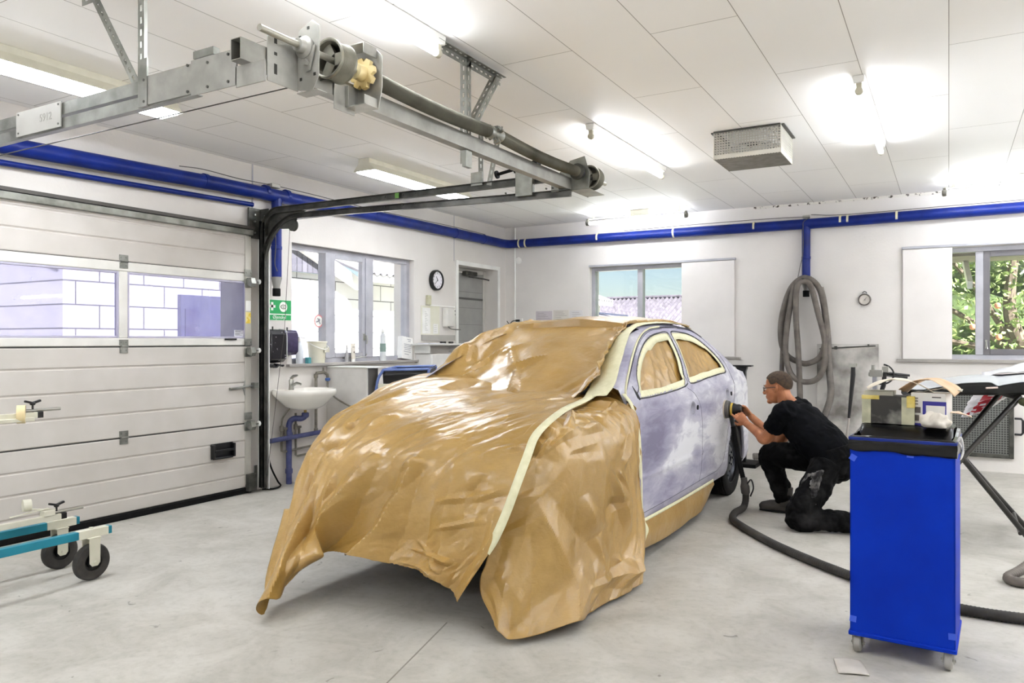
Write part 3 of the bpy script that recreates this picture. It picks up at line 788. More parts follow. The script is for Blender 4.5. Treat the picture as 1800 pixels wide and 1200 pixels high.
# ------------------------------------------------------------------ door track frame under the ceiling
tr = T('garage_door_track', 'galvanised garage door track frame with black uprights hung from slotted angles', 'track', (-3.6, 3.4, 2.3))
TX = -5.30
def channel(pts, w, d, m, nm, flip=1, par=tr):
    """C-channel: web of height w, lips toward flip*Y"""
    pts = [Vector(p) for p in pts]
    mb = MB(); n = len(pts)
    prof = [(-w / 2, d), (-w / 2, 0), (w / 2, 0), (w / 2, d), (w / 2 - .004, d), (w / 2 - .004, .004), (-w / 2 + .004, .004), (-w / 2 + .004, d)]
    rows = []
    for i, p in enumerate(pts):
        a = pts[max(0, i - 1)]; b = pts[min(n - 1, i + 1)]; t = (b - a).normalized()
        yy = Vector((0, flip, 0)); xx = yy.cross(t).normalized()
        rows.append([p + xx * q[0] + yy * q[1] for q in prof])
    mb.grid(rows, closed_u=True); mb.add(rows[0], [tuple(range(8))]); mb.add(rows[-1], [tuple(range(7, -1, -1))])
    return mb.obj(nm, m, par, smooth=40)
M_track = mat('track_dark', '3c3b38', .35, .7, c2='5d5c57', ns=10)
RY, LY = 4.76, 1.985
def arc(cx, cz, r, a0, a1, y, n=14):
    return [(cx + r * math.cos(a), y, cz + r * math.sin(a)) for a in [a0 + (a1 - a0) * i / n for i in range(n + 1)]]
# right side: upright, two bends, double horizontal track
channel([(TX, RY, .03), (TX, RY, 2.0)] + arc(TX + .42, 2.01, .42, PI, PI / 2 + .02, RY)[1:] + [(-4.6, RY, 2.425), (-2.27, RY, 2.372)], .05, .03, M_track, 'inner_track', -1)
channel([(TX, RY, 2.0), (TX, RY, 2.30)] + arc(TX + .18, 2.32, .18, PI, PI / 2 + .02, RY)[1:] + [(-5.0, RY, 2.498), (-2.45, RY, 2.49)], .055, .03, M_galv_dark, 'upper_track', -1)
channel([(TX - .03, RY + .01, .03), (TX - .03, RY + .01, 2.42)], .05, .03, M_black, 'upright', -1)
MB().bx(XL + .002, TX + .02, RY + .025, RY + .035, .02, 2.42).obj('wall_angle', M_white, tr)
mb = MB(); mb.prism([(-.06, 2.28), (.10, 2.28), (.20, 2.37), (.36, 2.43), (.5, 2.47), (.1, 2.49), (-.06, 2.44)], (TX, RY + .006, 0), (1, 0, 0), (0, 0, 1), (0, .004, 0)); mb.obj('bend_plate', M_galv_dark, tr)
mb = MB()
mb.bx(TX - .09, TX - .07, 4.64, 4.78, 2.26, 2.53); mb.bx(TX - .075, TX + .03, 4.772, 4.78, 2.30, 2.53)
mb.obj('header_bracket', M_galv_dark, tr, bevel=.003)
mb = MB()
for z in (2.31, 2.41, 2.47): mb.cyl((TX - .072, 4.70, z), (TX - .055, 4.70, z), .008, 8)
for z in (2.34, 2.46): mb.cyl((TX, 4.77, z), (TX, 4.755, z), .009, 8)
mb.obj('bolt', M_steel, tr)
mb = MB(); mb.prism([(-5.10, 2.33), (-4.92, 2.32), (-4.88, 2.42), (-5.0, 2.41)], (0, RY - .02, 0), (1, 0, 0), (0, 0, 1), (0, .006, 0)); mb.lathe([(.006, -.012), (.05, -.012), (.04, 0), (.05, .012), (.006, .012)], (-4.92, RY - .03, 2.345), (0, 1, 0), 24); mb.obj('cable_pulley', M_galv_dark, tr)
# bumper stop on right track
mb = MB(); mb.cyl((-2.86, RY - .012, 2.565), (-2.66, RY - .012, 2.595), .012, 12); mb.cyl((-2.72, RY - .012, 2.586), (-2.52, RY - .012, 2.605), .03, 16); mb.cyl((-2.875, RY - .012, 2.563), (-2.862, RY - .012, 2.565), .03, 14)
mb.obj('spring_bumper', M_black, tr)
MB().bx(-2.70, -2.56, RY - .04, RY + .004, 2.38, 2.585).obj('stop_bracket', M_galv, tr, bevel=.004)
mb = MB()
for x in (-2.45, -2.40, -2.78, -3.6, -3.72, -3.9, -4.05):
    for z in (2.405, 2.485):
        if z > 2.45 and x > -2.44: continue
        mb.cyl((x, RY - .031, z + .01), (x, RY - .04, z + .01), .007, 8)
mb.obj('rivet', M_galv_dark, tr)
MB().bx(-3.8, -3.76, RY - .034, RY - .031, 2.475, 2.515).obj('green_tag', mat('green_tag', '5c8f3c', .5), tr)
# left side double track
channel([(-5.2, LY, 2.345), (-2.6, LY, 2.355)], .05, .03, M_galv, 'lower_track', 1)
channel([(-5.2, LY, 2.415), (-2.75, LY, 2.42)], .055, .03, M_galv, 'upper_track', 1)
channel([(TX, LY, .03), (TX, LY, 2.2), (TX + .05, LY, 2.34), (-5.15, LY, 2.38)], .05, .03, M_track, 'inner_track', 1)
mb = MB(); mb.bx(-3.92, -3.54, LY - .008, LY - .002, 2.335, 2.452); p1 = mb.obj('joint_plate', mat('bright_plate', 'b9b8b2', .45, .3), tr)
mb = MB()
for x in (-3.9, -3.56):
    for z in (2.35, 2.44): mb.cyl((x, LY - .008, z), (x, LY - .011, z), .005, 8)
mb.obj('rivet', M_galv, tr)
text_mesh('5912', .052, 'chalk_number', mat('chalk_grey', 'a8a69f', .8), (-3.665, LY - .0085, 2.395), (1, 0, 0), (0, 0, 1), tr, .0004)
mb = MB(); mb.bx(-2.93, -2.60, LY - .008, LY - .002, 2.335, 2.455); mb.bx(-2.62, -2.355, LY - .010, LY - .004, 2.325, 2.465); mb.bx(-2.36, -2.2, LY - .010, LY - .004, 2.315, 2.395); mb.obj('joint_plate', mat('bright_plate_b', '8f8e88', .4, .5, c2='a3a29c', ns=10), tr)
mb = MB()
for x, z in ((-2.92, 2.44), (-2.92, 2.35), (-2.64, 2.45), (-2.64, 2.345), (-2.52, 2.44), (-2.52, 2.345), (-2.4, 2.45), (-2.4, 2.345)): mb.cyl((x, LY - .010, z), (x, LY - .014, z), .006, 8)
mb.obj('rivet', M_galv_dark, tr)
MB().bx(-2.62, -2.5, LY, LY + .03, 2.475, 2.505).obj('stop_bracket', M_galv, tr)
# square cross tube, open at the near end
mb = MB(); x0, x1, z0, z1 = -2.345, -2.29, 2.403, 2.485
rows = []
for y in (1.94, 4.86):
    rows.append([V(x0, y, z0), V(x1, y, z0), V(x1, y, z1), V(x0, y, z1)])
rows2 = [[V(x0 + .003, y, z0 + .003), V(x1 - .003, y, z0 + .003), V(x1 - .003, y, z1 - .003), V(x0 + .003, y, z1 - .003)] for y in (4.86, 1.94)]
mb.grid(rows + rows2, closed_u=True, closed_v=True); mb.obj('cross_tube', mat('bright_plate_c', '8d8c85', .4, .55, c2='a3a29b', ns=8), tr, smooth=0)
# slotted angle hangers
M_slot = mat('slot_shadow', '35342f', .8)
def slotted(p0, p1, up, nm='hanger_angle', w=.042):
    """L-angle with punched slots in both flanges"""
    p0 = Vector(p0); p1 = Vector(p1); d = (p1 - p0); L = d.length; d.normalize()
    a = Vector(up).normalized(); a = (a - d * a.dot(d)).normalized(); b = d.cross(a)
    mb = MB()
    step = .048; n = max(2, int(L / step)); step = L / n
    for fl, nn in ((a, b), (b, a)):
        # flange as ladder: two rails + bridges around real openings
        for lo, hi in ((0, .36), (.64, 1)):
            c0 = p0 + fl * (w * (lo + hi) / 2); mb.bar(c0, c0 + d * L, .003, w * (hi - lo), up=fl)
        for i in range(n):
            s = p0 + d * (i * step) + fl * (w * .5)
            mb.bar(s, s + d * step * .45, .003, w * .28, up=fl)
    return mb.obj(nm, M_galv, tr, smooth=0)
slotted((-2.99, LY + .01, 2.36), (-2.99, LY + .01, 2.93), (1, 0, 0))
slotted((-3.02, LY + .012, 2.43), (-3.36, LY + .012, 2.92), (1, 0, .6))
slotted((-3.4, LY + .01, 2.905), (-2.15, LY + .01, 2.905), (0, -1, 0))
MB().bx(-2.96, -2.90, LY - .012, LY - .004, 2.33, 2.53).obj('hanger_plate', M_galv, tr)
slotted((-2.31, 3.50, 2.33), (-2.31, 3.50, 2.92), (0, 1, 0))
slotted((-2.30, 3.54, 2.56), (-2.30, 3.80, 2.90), (0, 1, 1))
slotted((-2.31, 3.18, 2.905), (-2.31, 3.86, 2.905), (1, 0, 0))
slotted((-3.03, RY - .01, 2.50), (-3.03, RY - .01, 2.92), (1, 0, 0))
slotted((-2.96, RY - .008, 2.50), (-2.86, RY - .008, 2.92), (1, 0, 0))
MB().bx(-3.09, -2.99, RY - .022, RY - .016, 2.50, 2.60).obj('hanger_plate', M_galv, tr)
MB().bx(-2.33, -2.305, 3.485, 3.545, 2.31, 2.40).obj('hanger_plate', M_galv, tr)

# ------------------------------------------------------------------ spring shaft
sh = T('torsion_spring_shaft', 'torsion spring shaft with two sagging springs and cable drums along the track ends', 'spring shaft', (-2.24, 3.6, 2.4))
SX, SZ = -2.235, 2.522
mb = MB(); mb.lathe([(.011, 1.98), (.0135, 1.98), (.0135, 5.27), (.011, 5.27)], (SX, 0, SZ), (0, 1, 0), 16); mb.obj('shaft', mat('shaft_steel', 'a9a69a', .38, .5), sh)
M_spring = mat('spring_steel', '4c4a40', .5, .45, c2='716f63', ns=4)
def spring(y0, y1, sag, nm='spring'):
    n = 84; pts = []
    rows = []; L = y1 - y0; st = int(L / .0028)
    st = min(st, 360)
    cl = [V(SX, y0 + L * i / st, SZ - sag * math.sin(PI * i / st)) for i in range(st + 1)]
    rad = [.0335 + (.0028 if i % 3 == 1 else -.0022) for i in range(st + 1)]
    return MB().tube(cl, rad, 20).obj(nm, M_spring, sh, smooth=60)
spring(2.60, 3.60, .014); spring(3.74, 4.78, .016)
def cone(y, s):
    mb = MB(); mb.lathe([(.014, 0), (.035, 0), (.037, .03 * s), (.028, .05 * s), (.022, .07 * s), (.014, .07 * s)], (SX, y, SZ), (0, 1, 0), 20)
    for k in range(4):
        a = PI / 2 * k + .4; q = V(math.cos(a), 0, math.sin(a)); mb.cyl(V(SX, y + .045 * s, SZ) + q * .015, V(SX, y + .045 * s, SZ) + q * .05, .009, 10)
    return mb.obj('winding_cone', M_galv, sh)
cone(3.605, 1); cone(3.735, -1); cone(2.61, -1) if False else None
mb = MB(); mb.lathe([(.014, -.03), (.024, -.03), (.024, .03), (.014, .03)], (SX, 3.70, SZ), (0, 1, 0), 16); mb.box((SX, 3.70, SZ), (.03, .035, .10)); mb.obj('coupling', M_galv, sh, bevel=.004)
def drum(y, s):
    mb = MB(); pr = [(.077, 0), (.083, 0), (.083, .012)]
    for k in range(8): pr += [(.0735, .0155 + k * .0085), (.0775, .0195 + k * .0085)]
    pr += [(.083, .084), (.083, .095), (.014, .095), (.014, .075), (.068, .072), (.072, .004)]
    mb.lathe([(r, h * s) for r, h in pr], (SX, y, SZ), (0, 1, 0), 40, True)
    for k in range(3):
        a = 2 * PI * k / 3; q = V(math.cos(a), 0, math.sin(a)); mb.bar(V(SX, y + .04 * s, SZ) + q * .015, V(SX, y + .04 * s, SZ) + q * .072, .02, .05)
    return mb.obj('cable_drum', mat('drum_metal', '716f63', .42, .5, c2='928f82', ns=9), sh)
drum(2.335, 1); drum(4.97, 1)
# end plate with bearing near the left drum
M_plate = mat('bracket_plate', 'a3a29b', .4, .45, c2='b6b5ae', ns=12)
mb = MB(); mb.prism([(-2.285, 2.36), (-2.20, 2.345), (-2.165, 2.40), (-2.16, 2.60), (-2.20, 2.63), (-2.27, 2.60), (-2.285, 2.57)], (0, 2.215, 0), (1, 0, 0), (0, 0, 1), (0, .005, 0))
mb.prism([(2.06, 2.355), (2.22, 2.355), (2.22, 2.57), (2.06, 2.54)], (-2.285, 0, 0), (0, 1, 0), (0, 0, 1), (.005, 0, 0)); mb.bx(-2.285, -2.17, 2.215, 2.27, 2.345, 2.35)
e = mb.obj('end_plate', M_plate, sh, bevel=.002)
mb = MB()
for z, h in ((2.53, .04), (2.47, .012), (2.41, .04)): mb.box((-2.2795, 2.10, z), (.002, .014, h))
for x, z in ((-2.265, 2.57), (-2.22, 2.60), (-2.26, 2.40), (-2.185, 2.41)): mb.box((x, 2.2142, z), (.012, .002, .012))
mb.obj('slot', M_slot, e, smooth=0)
mb = MB(); mb.lathe([(.015, -.045), (.026, -.045), (.03, -.02), (.045, -.012), (.045, 0), (.015, 0)], (SX, 2.214, SZ), (0, 1, 0), 24); mb.prism([(-.05, .01), (.05, .01), (.02, -.085), (-.0, -.09), (-.03, -.07)], (SX + .01, 2.206, SZ - .01), (1, 0, 0), (0, 0, 1), (0, .006, 0)); mb.cyl((SX + .015, 2.19, SZ - .065), (SX + .015, 2.208, SZ - .065), .013, 6); mb.obj('bearing', M_plate, sh)
# spring bracket with yellow anchor wheel
mb = MB(); y0, y1 = 2.50, 2.585; xo = -2.155
mb.bx(-2.288, -2.283, y0 - .07, y0 + .06, 2.345, 2.47); mb.bx(-2.314, xo, y1, y1 + .005, 2.36, 2.625) if False else None
mb.prism([(-2.31, 2.37), (-2.17, 2.37), (-2.15, 2.46), (-2.15, 2.60), (-2.19, 2.635), (-2.31, 2.635)], (0, y1, 0), (1, 0, 0), (0, 0, 1), (0, .005, 0))
mb.bx(-2.31, -2.185, y0, y1 + .005, 2.631, 2.636); mb.bx(-2.31, -2.17, y0, y1 + .005, 2.366, 2.371)
mb.bx(-2.185, -2.18, y0, y1, 2.59, 2.635); mb.bx(-2.18, -2.175, y0, y1, 2.37, 2.41); mb.bx(-2.29, -2.265, y0 - .003, y0, 2.37, 2.46)
mb.obj('spring_bracket', M_plate, sh, bevel=.001)
mb = MB(); pr = []
n = 8
for k in range(n * 4):
    a = 2 * PI * k / (n * 4); r = .068 if (k % 4) in (0, 1, 2) else .05; pr.append((r * math.cos(a), r * math.sin(a)))
mb.prism(pr, (SX, y1 - .035, SZ), (1, 0, 0), (0, 0, 1), (0, .02, 0)); mb.lathe([(.015, -.05), (.034, -.05), (.036, 0), (.015, 0)], (SX, y1 - .03, SZ), (0, 1, 0), 24); mb.obj('anchor_wheel', mat('yellow_zinc', 'd9b96a', .45, .2, c2='e8d9ab', ns=6), sh)
# right bracket
mb = MB(); mb.prism([(-2.42, 2.40), (-2.16, 2.40), (-2.15, 2.50), (-2.19, 2.63), (-2.30, 2.61), (-2.42, 2.50)], (0, 4.80, 0), (1, 0, 0), (0, 0, 1), (0, .005, 0)); mb.bx(-2.42, -2.36, 4.74, 4.80, 2.39, 2.52); mb.bx(-2.30, -2.16, 4.80, 5.08, 2.40, 2.405); mb.prism([(4.9, 2.40), (5.14, 2.40), (5.10, 2.46), (4.9, 2.46)], (-2.165, 0, 0), (0, 1, 0), (0, 0, 1), (.004, 0, 0)) if False else None
mb.obj('spring_bracket', M_galv, sh, bevel=.002)
mb = MB(); mb.lathe([(.015, 0), (.052, 0), (.056, -.01), (.056, -.03), (.03, -.04), (.015, -.04)], (SX, 4.80, SZ), (0, 1, 0), 24); mb.obj('anchor_cone', M_galv_dark, sh)
mb = MB(); mb.prism([(4.86, 2.40), (5.10, 2.40), (5.14, 2.45), (5.06, 2.43), (4.86, 2.47)], (-2.30, 0, 0), (0, 1, 0), (0, 0, 1), (.004, 0, 0)); mb.obj('drum_guard', M_galv_dark, sh)
# lift cables
M_cable = mat('lift_cable', '4c4a46', .5, .5)
tag(MB().tube([(SX, 2.36, SZ - .075), (-5.12, 2.0, 2.275), (-5.35, 1.985, 2.0), (-5.35, 1.985, .1)], .0028, 6).obj('lift_cable', M_cable), 'thin steel lift cable running below the left door track', 'cable')
tag(MB().tube([(SX, 5.0, SZ - .075), (-4.9, RY - .03, 2.395), (-4.955, RY - .03, 2.36), (-4.96, RY - .03, 2.33), (-5.11, RY + .05, 1.45), (-5.30, RY + .012, .06)], .0022, 6).obj('lift_cable', M_cable), 'thin steel lift cable from the right drum hanging slack beside the black upright', 'cable')
# ------------------------------------------------------------------ blue suction pipe along both walls
t = T('suction_pipe', 'thick blue suction pipe running high along the left and back walls with two drops', 'pipe', (-5.34, 6, 2.6))
PX, PZ, PY = -5.345, 2.69, 9.125
mb = MB(); mb.tube([(PX, -2.9, 2.56), (PX, 2.6, 2.625), (PX, 4.3, PZ - .02), (PX, 7.0, PZ), (PX, 8.98, PZ), (PX + .02, 9.07, PZ), (PX + .06, PY - .01, PZ), (PX + .14, PY, PZ), (-1.4, PY, PZ - .018), (XR - .01, PY, PZ + .01)], .058, 20); mb.obj('main_run', M_blue, t, smooth=50)
def drop(p, top, bot, nm, r=.046):
    x, y = p
    mb = MB(); mb.cyl((x, y, top), (x, y, bot), r, 20); mb.lathe([(r, 0), (r + .004, .005), (r + .004, .03), (r, .035)], (x, y, bot + .25), (0, 0, 1), 20); mb.obj(nm, M_blue, t)
    mb = MB(); mb.lathe([(r, 0), (r + .003, -.01), (.03, -.085), (.03, -.11)], (x, y, bot), (0, 0, 1), 20); mb.obj('nozzle_cone', mat('grey_hose_end', '8b8985', .5), t)
    mb = MB(); mb.lathe([(.034, 0), (.036, -.005), (.036, -.065), (.033, -.07), (.026, -.07)], (x, y, bot - .105), (0, 0, 1), 20); mb.obj('nozzle_sleeve', M_black, t)
drop((PX + .005, 4.93), PZ, 1.93, 'drop_pipe')
drop((-1.405, PY - .005), PZ - .01, 2.02, 'drop_pipe')
M_strap = mat('cream_strap', 'd9d4b4', .6)
for x in (-5.14, -5.04, -3.97, -2.95, -1.98, -1.045, -.97, -.485, 1.3):
    mb = MB(); mb.lathe([(.0585, -.011), (.061, -.011), (.061, .011), (.0585, .011)], (x, PY, PZ - .008 if -3 < x < 0 else PZ), (1, 0, 0), 24); mb.bx(x - .011, x + .011, PY + .03, YB, PZ - .01, PZ + .01); mb.obj('strap', M_strap, t)
for y, r in ((4.16, .0605), (4.80, .0605), (5.05, .0605), (7.84, .0605), (6.3, .059), (8.5, .0595)):
    mb = MB(); mb.lathe([(.058, -.02), (r + .002, -.018), (r + .002, .018), (.058, .02)], (PX, y, PZ - (.02 if y < 4.5 else 0)), (0, 1, 0), 24); mb.obj('pipe_collar', M_blue, t)
for x, y, z in ((PX - .0, 4.90, PZ + .058), (-1.405, PY, PZ + .05)):
    MB().box((x, y, z + .012), (.07, .10 if x < -5 else .06, .035)).obj('switch_box', mat('grey_box', 'a9a69e', .5), t, bevel=.004)
mb = MB()
mb.tube(bez([(PX + .03, 3.9, PZ + .05), (PX, 4.15, PZ + .075), (PX + .02, 4.5, PZ + .06), (PX, 4.88, PZ + .075), (PX, 5.3, PZ + .075), (PX + .03, 6.2, PZ + .055), (PX, 7.8, PZ + .075), (PX + .03, 8.5, PZ + .06)], 10), .004, 6)
mb.tube(bez([(-3.6, PY - .02, PZ + .06), (-2.6, PY - .03, PZ + .07), (-1.45, PY - .03, PZ + .06), (-1.43, PY - .06, PZ - .02), (-1.43, PY - .06, 2.35), (-1.46, PY - .05, 2.2), (-1.5, PY - .02, 2.02)], 10), .004, 6)
mb.tube(bez([(-1.35, PY - .02, PZ + .08), (-1.0, PY - .01, PZ + .055), (0, PY - .01, PZ + .062), (1.2, PY - .01, PZ + .07)], 10), .004, 6)
mb.tube(bez([(PX + .04, 4.885, 2.35), (PX + .06, 4.87, 2.2), (PX + .06, 4.86, 2.05), (PX + .045, 4.9, 1.98)], 8), .004, 6)
mb.obj('signal_wire', mat('grey_wire', '54524e', .6), t)
o = MB().tube([(-5.38, -2.9, 2.44), (-5.38, 2.6, 2.515), (-5.38, 4.69, 2.56)], .02, 14).obj('air_pipe', M_blue); tag(o, 'thin dark blue air pipe below the thick blue pipe above the garage door', 'pipe')

# hose coil hung on the right drop
M_hose = mat('grey_suction_hose', '5c5650', .7, c2='716a63', ns=10)
pts = [(-1.33, 9.05, 2.0), (-1.42, 9.02, 2.055), (-1.56, 9.03, 1.93), (-1.655, 9.04, 1.62), (-1.665, 9.05, 1.34), (-1.60, 9.06, 1.18), (-1.48, 9.06, 1.105), (-1.38, 9.05, 1.09), (-1.26, 9.04, 1.15), (-1.20, 9.02, 1.28), (-1.175, 9.0, 1.53), (-1.22, 9.0, 1.84), (-1.29, 9.0, 1.99),
       (-1.40, 8.98, 2.05), (-1.50, 8.98, 1.97), (-1.555, 8.98, 1.72), (-1.60, 8.97, 1.34), (-1.585, 8.97, 1.09), (-1.515, 8.97, .935), (-1.40, 8.97, .885), (-1.27, 8.97, .92), (-1.20, 8.98, 1.06), (-1.19, 8.99, 1.34), (-1.265, 8.95, 1.70), (-1.33, 8.95, 1.95), (-1.40, 8.94, 2.01), (-1.47, 8.94, 1.95), (-1.488, 8.95, 1.66), (-1.462, 8.96, 1.2), (-1.445, 8.97, .7), (-1.43, 8.95, .3), (-1.30, 8.93, .08), (-1.0, 8.9, .05)]
P, rads = ribbed(pts, .031, .02, .05)
tag(MB().tube(P, rads, 14).obj('hanging_hose', M_hose, smooth=60), 'grey ribbed suction hose hung in loops over the blue drop pipe on the back wall', 'hose')
P, rads = ribbed([(-1.25, 9.09, 1.94), (-1.21, 9.08, 1.75), (-1.17, 9.06, 1.4), (-1.155, 9.05, 1.06), (-1.135, 9.05, .77), (-1.18, 9.05, .57), (-1.3, 9.0, .25), (-1.5, 8.9, .06), (-1.9, 8.7, .05)], .036, .02, .06)
tag(MB().tube(P, rads, 14).obj('hanging_hose', mat('dust_grey_hose', '6d6863', .75, c2='817b75', ns=9), smooth=60), 'thicker dusty grey hose hanging down the right side of the looped hose', 'hose')
P, rads = ribbed([(-1.60, 9.10, 1.86), (-1.63, 9.10, 1.6), (-1.66, 9.10, 1.2), (-1.665, 9.10, .8), (-1.62, 9.08, .4), (-1.6, 9.0, .06), (-1.8, 8.9, .04)], .026, .02, .08)
tag(MB().tube(P, rads, 12).obj('hanging_hose', M_hose, smooth=60), 'thin ribbed hose hanging at the left behind the looped hose', 'hose')
tag(MB().tube([(-1.41, YB - .001, 2.055), (-1.41, 8.93, 2.02), (-1.41, 8.92, 2.045)], .014, 10).obj('hose_hook', M_galv_dark), 'steel hook on the back wall carrying the looped hose', 'hook')

# ------------------------------------------------------------------ left wall, between garage door and window
M_green = mat('sign_green', '1f9a55', .5, c2='239f5a', ns=3); M_signw = mat('sign_white', 'eef0ea', .5)
t = T('eyewash_sign', 'green eyewash station sign with white cross and eye above the dispensers', 'sign', (XL, 5.03, 1.535))
sx = XL + .001
MB().bx(XL, sx + .003, 4.885, 5.182, 1.535, 1.73).obj('plate', M_signw, t)
MB().bx(sx + .003, sx + .004, 4.889, 5.178, 1.598, 1.726).obj('green_field', M_green, t, smooth=0)
MB().bx(sx + .003, sx + .004, 4.889, 5.178, 1.539, 1.588).obj('green_band', M_green, t, smooth=0)
mb = MB(); mb.bx(sx + .004, sx + .005, 4.908, 4.984, 1.653, 1.678); mb.bx(sx + .004, sx + .005, 4.933, 4.959, 1.628, 1.703); mb.obj('cross', M_signw, t, smooth=0)
mb = MB(); mb.lathe([(.001, .0), (.048, 0), (.048, .001), (.001, .001)], (sx + .004, 5.082, 1.664), (1, 0, 0), 32); mb.obj('eye_disc', M_signw, t, smooth=0)
ep = [(.036 * math.cos(a), .022 * math.sin(a) * (1 - .25 * abs(math.cos(a)) ** 3)) for a in [2 * PI * k / 24 for k in range(24)]]
mb = MB(); mb.prism(ep, (sx + .005, 5.082, 1.664), (0, 1, 0), (0, 0, 1), (.0006, 0, 0)); mb.obj('eye_shape', mat('sign_brown', '5a5c48', .5), t, smooth=0)
mb = MB(); mb.prism([(a * .72, b * .72) for a, b in ep], (sx + .0056, 5.082, 1.664), (0, 1, 0), (0, 0, 1), (.0006, 0, 0)); mb.obj('eye_white', M_signw, t, smooth=0)
mb = MB(); mb.lathe([(.001, 0), (.012, 0), (.012, .0006), (.001, .0006)], (sx + .0062, 5.082, 1.664), (1, 0, 0), 20); mb.obj('iris', mat('sign_brown', '5a5c48', .5), t, smooth=0)
mb = MB(); mb.prism([(-.004, -.007), (.004, -.007), (.006, 0), (0, .011), (-.006, 0)], (sx + .0068, 5.082, 1.664), (0, 1, 0), (0, 0, 1), (.0005, 0, 0)); mb.obj('water_drop', M_signw, t, smooth=0)
text_mesh('Øjenskyl', .046, 'lettering', M_signw, (sx + .0048, 5.034, 1.565), (0, 1, 0), (0, 0, 1), t, .0006)

def dispenser(y0, y1, z0, z1, dep, m, label):
    t = T('paper_dispenser', label, 'dispenser', (XL, (y0 + y1) / 2, z0))
    mb = MB(); mb.prism([(0, z0 + .02), (dep * .75, z0 + .03), (dep, z0 + .06), (dep, z1 - .05), (dep * .8, z1 - .008), (0, z1)], (XL + .001, y0, 0), (1, 0, 0), (0, 0, 1), (0, y1 - y0, 0)); mb.obj('cover', m, t, bevel=.012, seg=3)
    mb = MB(); mb.cyl((XL + dep * .45, (y0 + y1) / 2, z1 - .01), (XL + dep * .45, (y0 + y1) / 2, z1 + .022), .007, 8); mb.obj('lock', M_galv_dark, t)
    return t
M_splash = mat('splashed_black_plastic', '17141a', .25, c2='b9b3b8', ns=34, det=2, contrast=(.70, .73))
d = dispenser(4.80, 4.985, 1.12, 1.455, .155, M_splash, 'paint-splashed black towel dispenser nearest the garage door')
mb = MB(); rows = []
for j in range(3):
    rows.append([V(XL + .03 + .10 * j / 2, 4.81 + .165 * i / 12, 1.128 - .012 * math.sin(i * 1.1 + j) - .014 * math.sin(PI * i / 12)) for i in range(13)])
mb.grid(rows); mb.obj('paper_tongue', M_splash, d, solid=.012)
MB().tube(bez([(XL + .158, 4.982, 1.18), (XL + .158, 4.982, 1.40), (XL + .14, 4.978, 1.445), (XL + .06, 4.975, 1.455)], 6), .0035, 6).obj('edge_trim', M_white, d)
dispenser(5.0, 5.165, 1.185, 1.45, .12, mat('dark_violet_plastic', '2c2440', .25, c2='3a3054', ns=20), 'dark violet dispenser beside the window, right of the splashed black one')

# sink with tap and waste
t = T('wash_basin', 'white ceramic wash basin on the wall under the dispensers', 'sink', (XL, 5.15, .6))
yc, rz_, W2, DEP = 5.15, .865, .30, .44
rows = []
prof = [(1.0, 0.0), (1.0, .022), (.97, .03), (.88, .022), (.82, -.01), (.72, -.07), (.45, -.115), (.1, -.125)]
outer = [(.12, -.16), (.4, -.155), (.62, -.125), (.84, -.06), (.98, -.02)]
def ring(sc, dz):
    out = []
    for k in range(48):
        a = 2 * PI * k / 48; ca, sa = math.cos(a), math.sin(a)
        x = DEP * .5 + DEP * .5 * sc * (abs(ca) ** .8) * (1 if ca > 0 else -1) if ca > 0 else DEP * .5 - DEP * .5 * (sc * .99) * min(1, abs(ca) * 1.25)
        y = W2 * sc * (abs(sa) ** .75) * (1 if sa > 0 else -1)
        out.append(V(XL + .002 + x, yc + y, rz_ + dz))
    return out
for sc, dz in outer + prof: rows.append(ring(sc, dz))
mb = MB(); mb.grid(rows, closed_u=True); mb.add(rows[0], [tuple(range(47, -1, -1))]); mb.add(rows[-1], [tuple(range(48))])
M_cer = mat('glazed_ceramic', 'e6e3da', .15, c2='efece4', ns=4, coat=.3); mb.obj('bowl', M_cer, t, smooth=50)
mb = MB(); mb.lathe([(.026, 0), (.022, .05), (.024, .085), (.018, .10), (.004, .105)], (XL + .07, yc - .03, rz_ + .02), (0, 0, 1), 20); mb.tube([(XL + .08, yc - .03, rz_ + .06), (XL + .13, yc - .02, rz_ + .085), (XL + .18, yc - .015, rz_ + .075)], [.016, .014, .011], 12); mb.tube([(XL + .07, yc - .03, rz_ + .125), (XL + .10, yc - .03, rz_ + .15), (XL + .15, yc - .025, rz_ + .158)], [.017, .014, .008], 10); mb.obj('tap', M_steel, t)
mb = MB(); mb.cyl((XL + .20, yc + .02, .70), (XL + .20, yc + .02, .66), .014, 14); mb.cyl((XL + .20, yc + .055, .70), (XL + .20, yc + .055, .66), .009, 10) if False else None
mb.obj('drain_stub', mat('brass', 'b49a5c', .35, .8), t)
mb = MB(); mb.lathe([(.022, 0), (.034, .012), (.034, .045), (.026, .05)], (XL + .20, yc + .02, .625), (0, 0, 1), 16); mb.tube(bez([(XL + .2, yc + .02, .64), (XL + .17, yc, .62), (XL + .10, yc - .03, .615), (XL + .06, yc - .045, .57), (XL + .055, yc - .045, .45), (XL + .055, yc - .045, .005)], 10), .027, 14)
for z in (.44, .10): mb.lathe([(.03, 0), (.034, .01), (.034, .04), (.03, .05)], (XL + .055, yc - .045, z), (0, 0, 1), 16)
mb.obj('waste_pipe', mat('dark_blue_pipe', '343a6b', .5, c2='4a4f78', ns=14), t)
M_pip = mat('old_pipe', '6f6a60', .5, .4, c2='8a857a', ns=16)
t = T('water_pipes', 'old water pipes with valves below the wash basin', 'pipe', (XL, 5.1, 0))
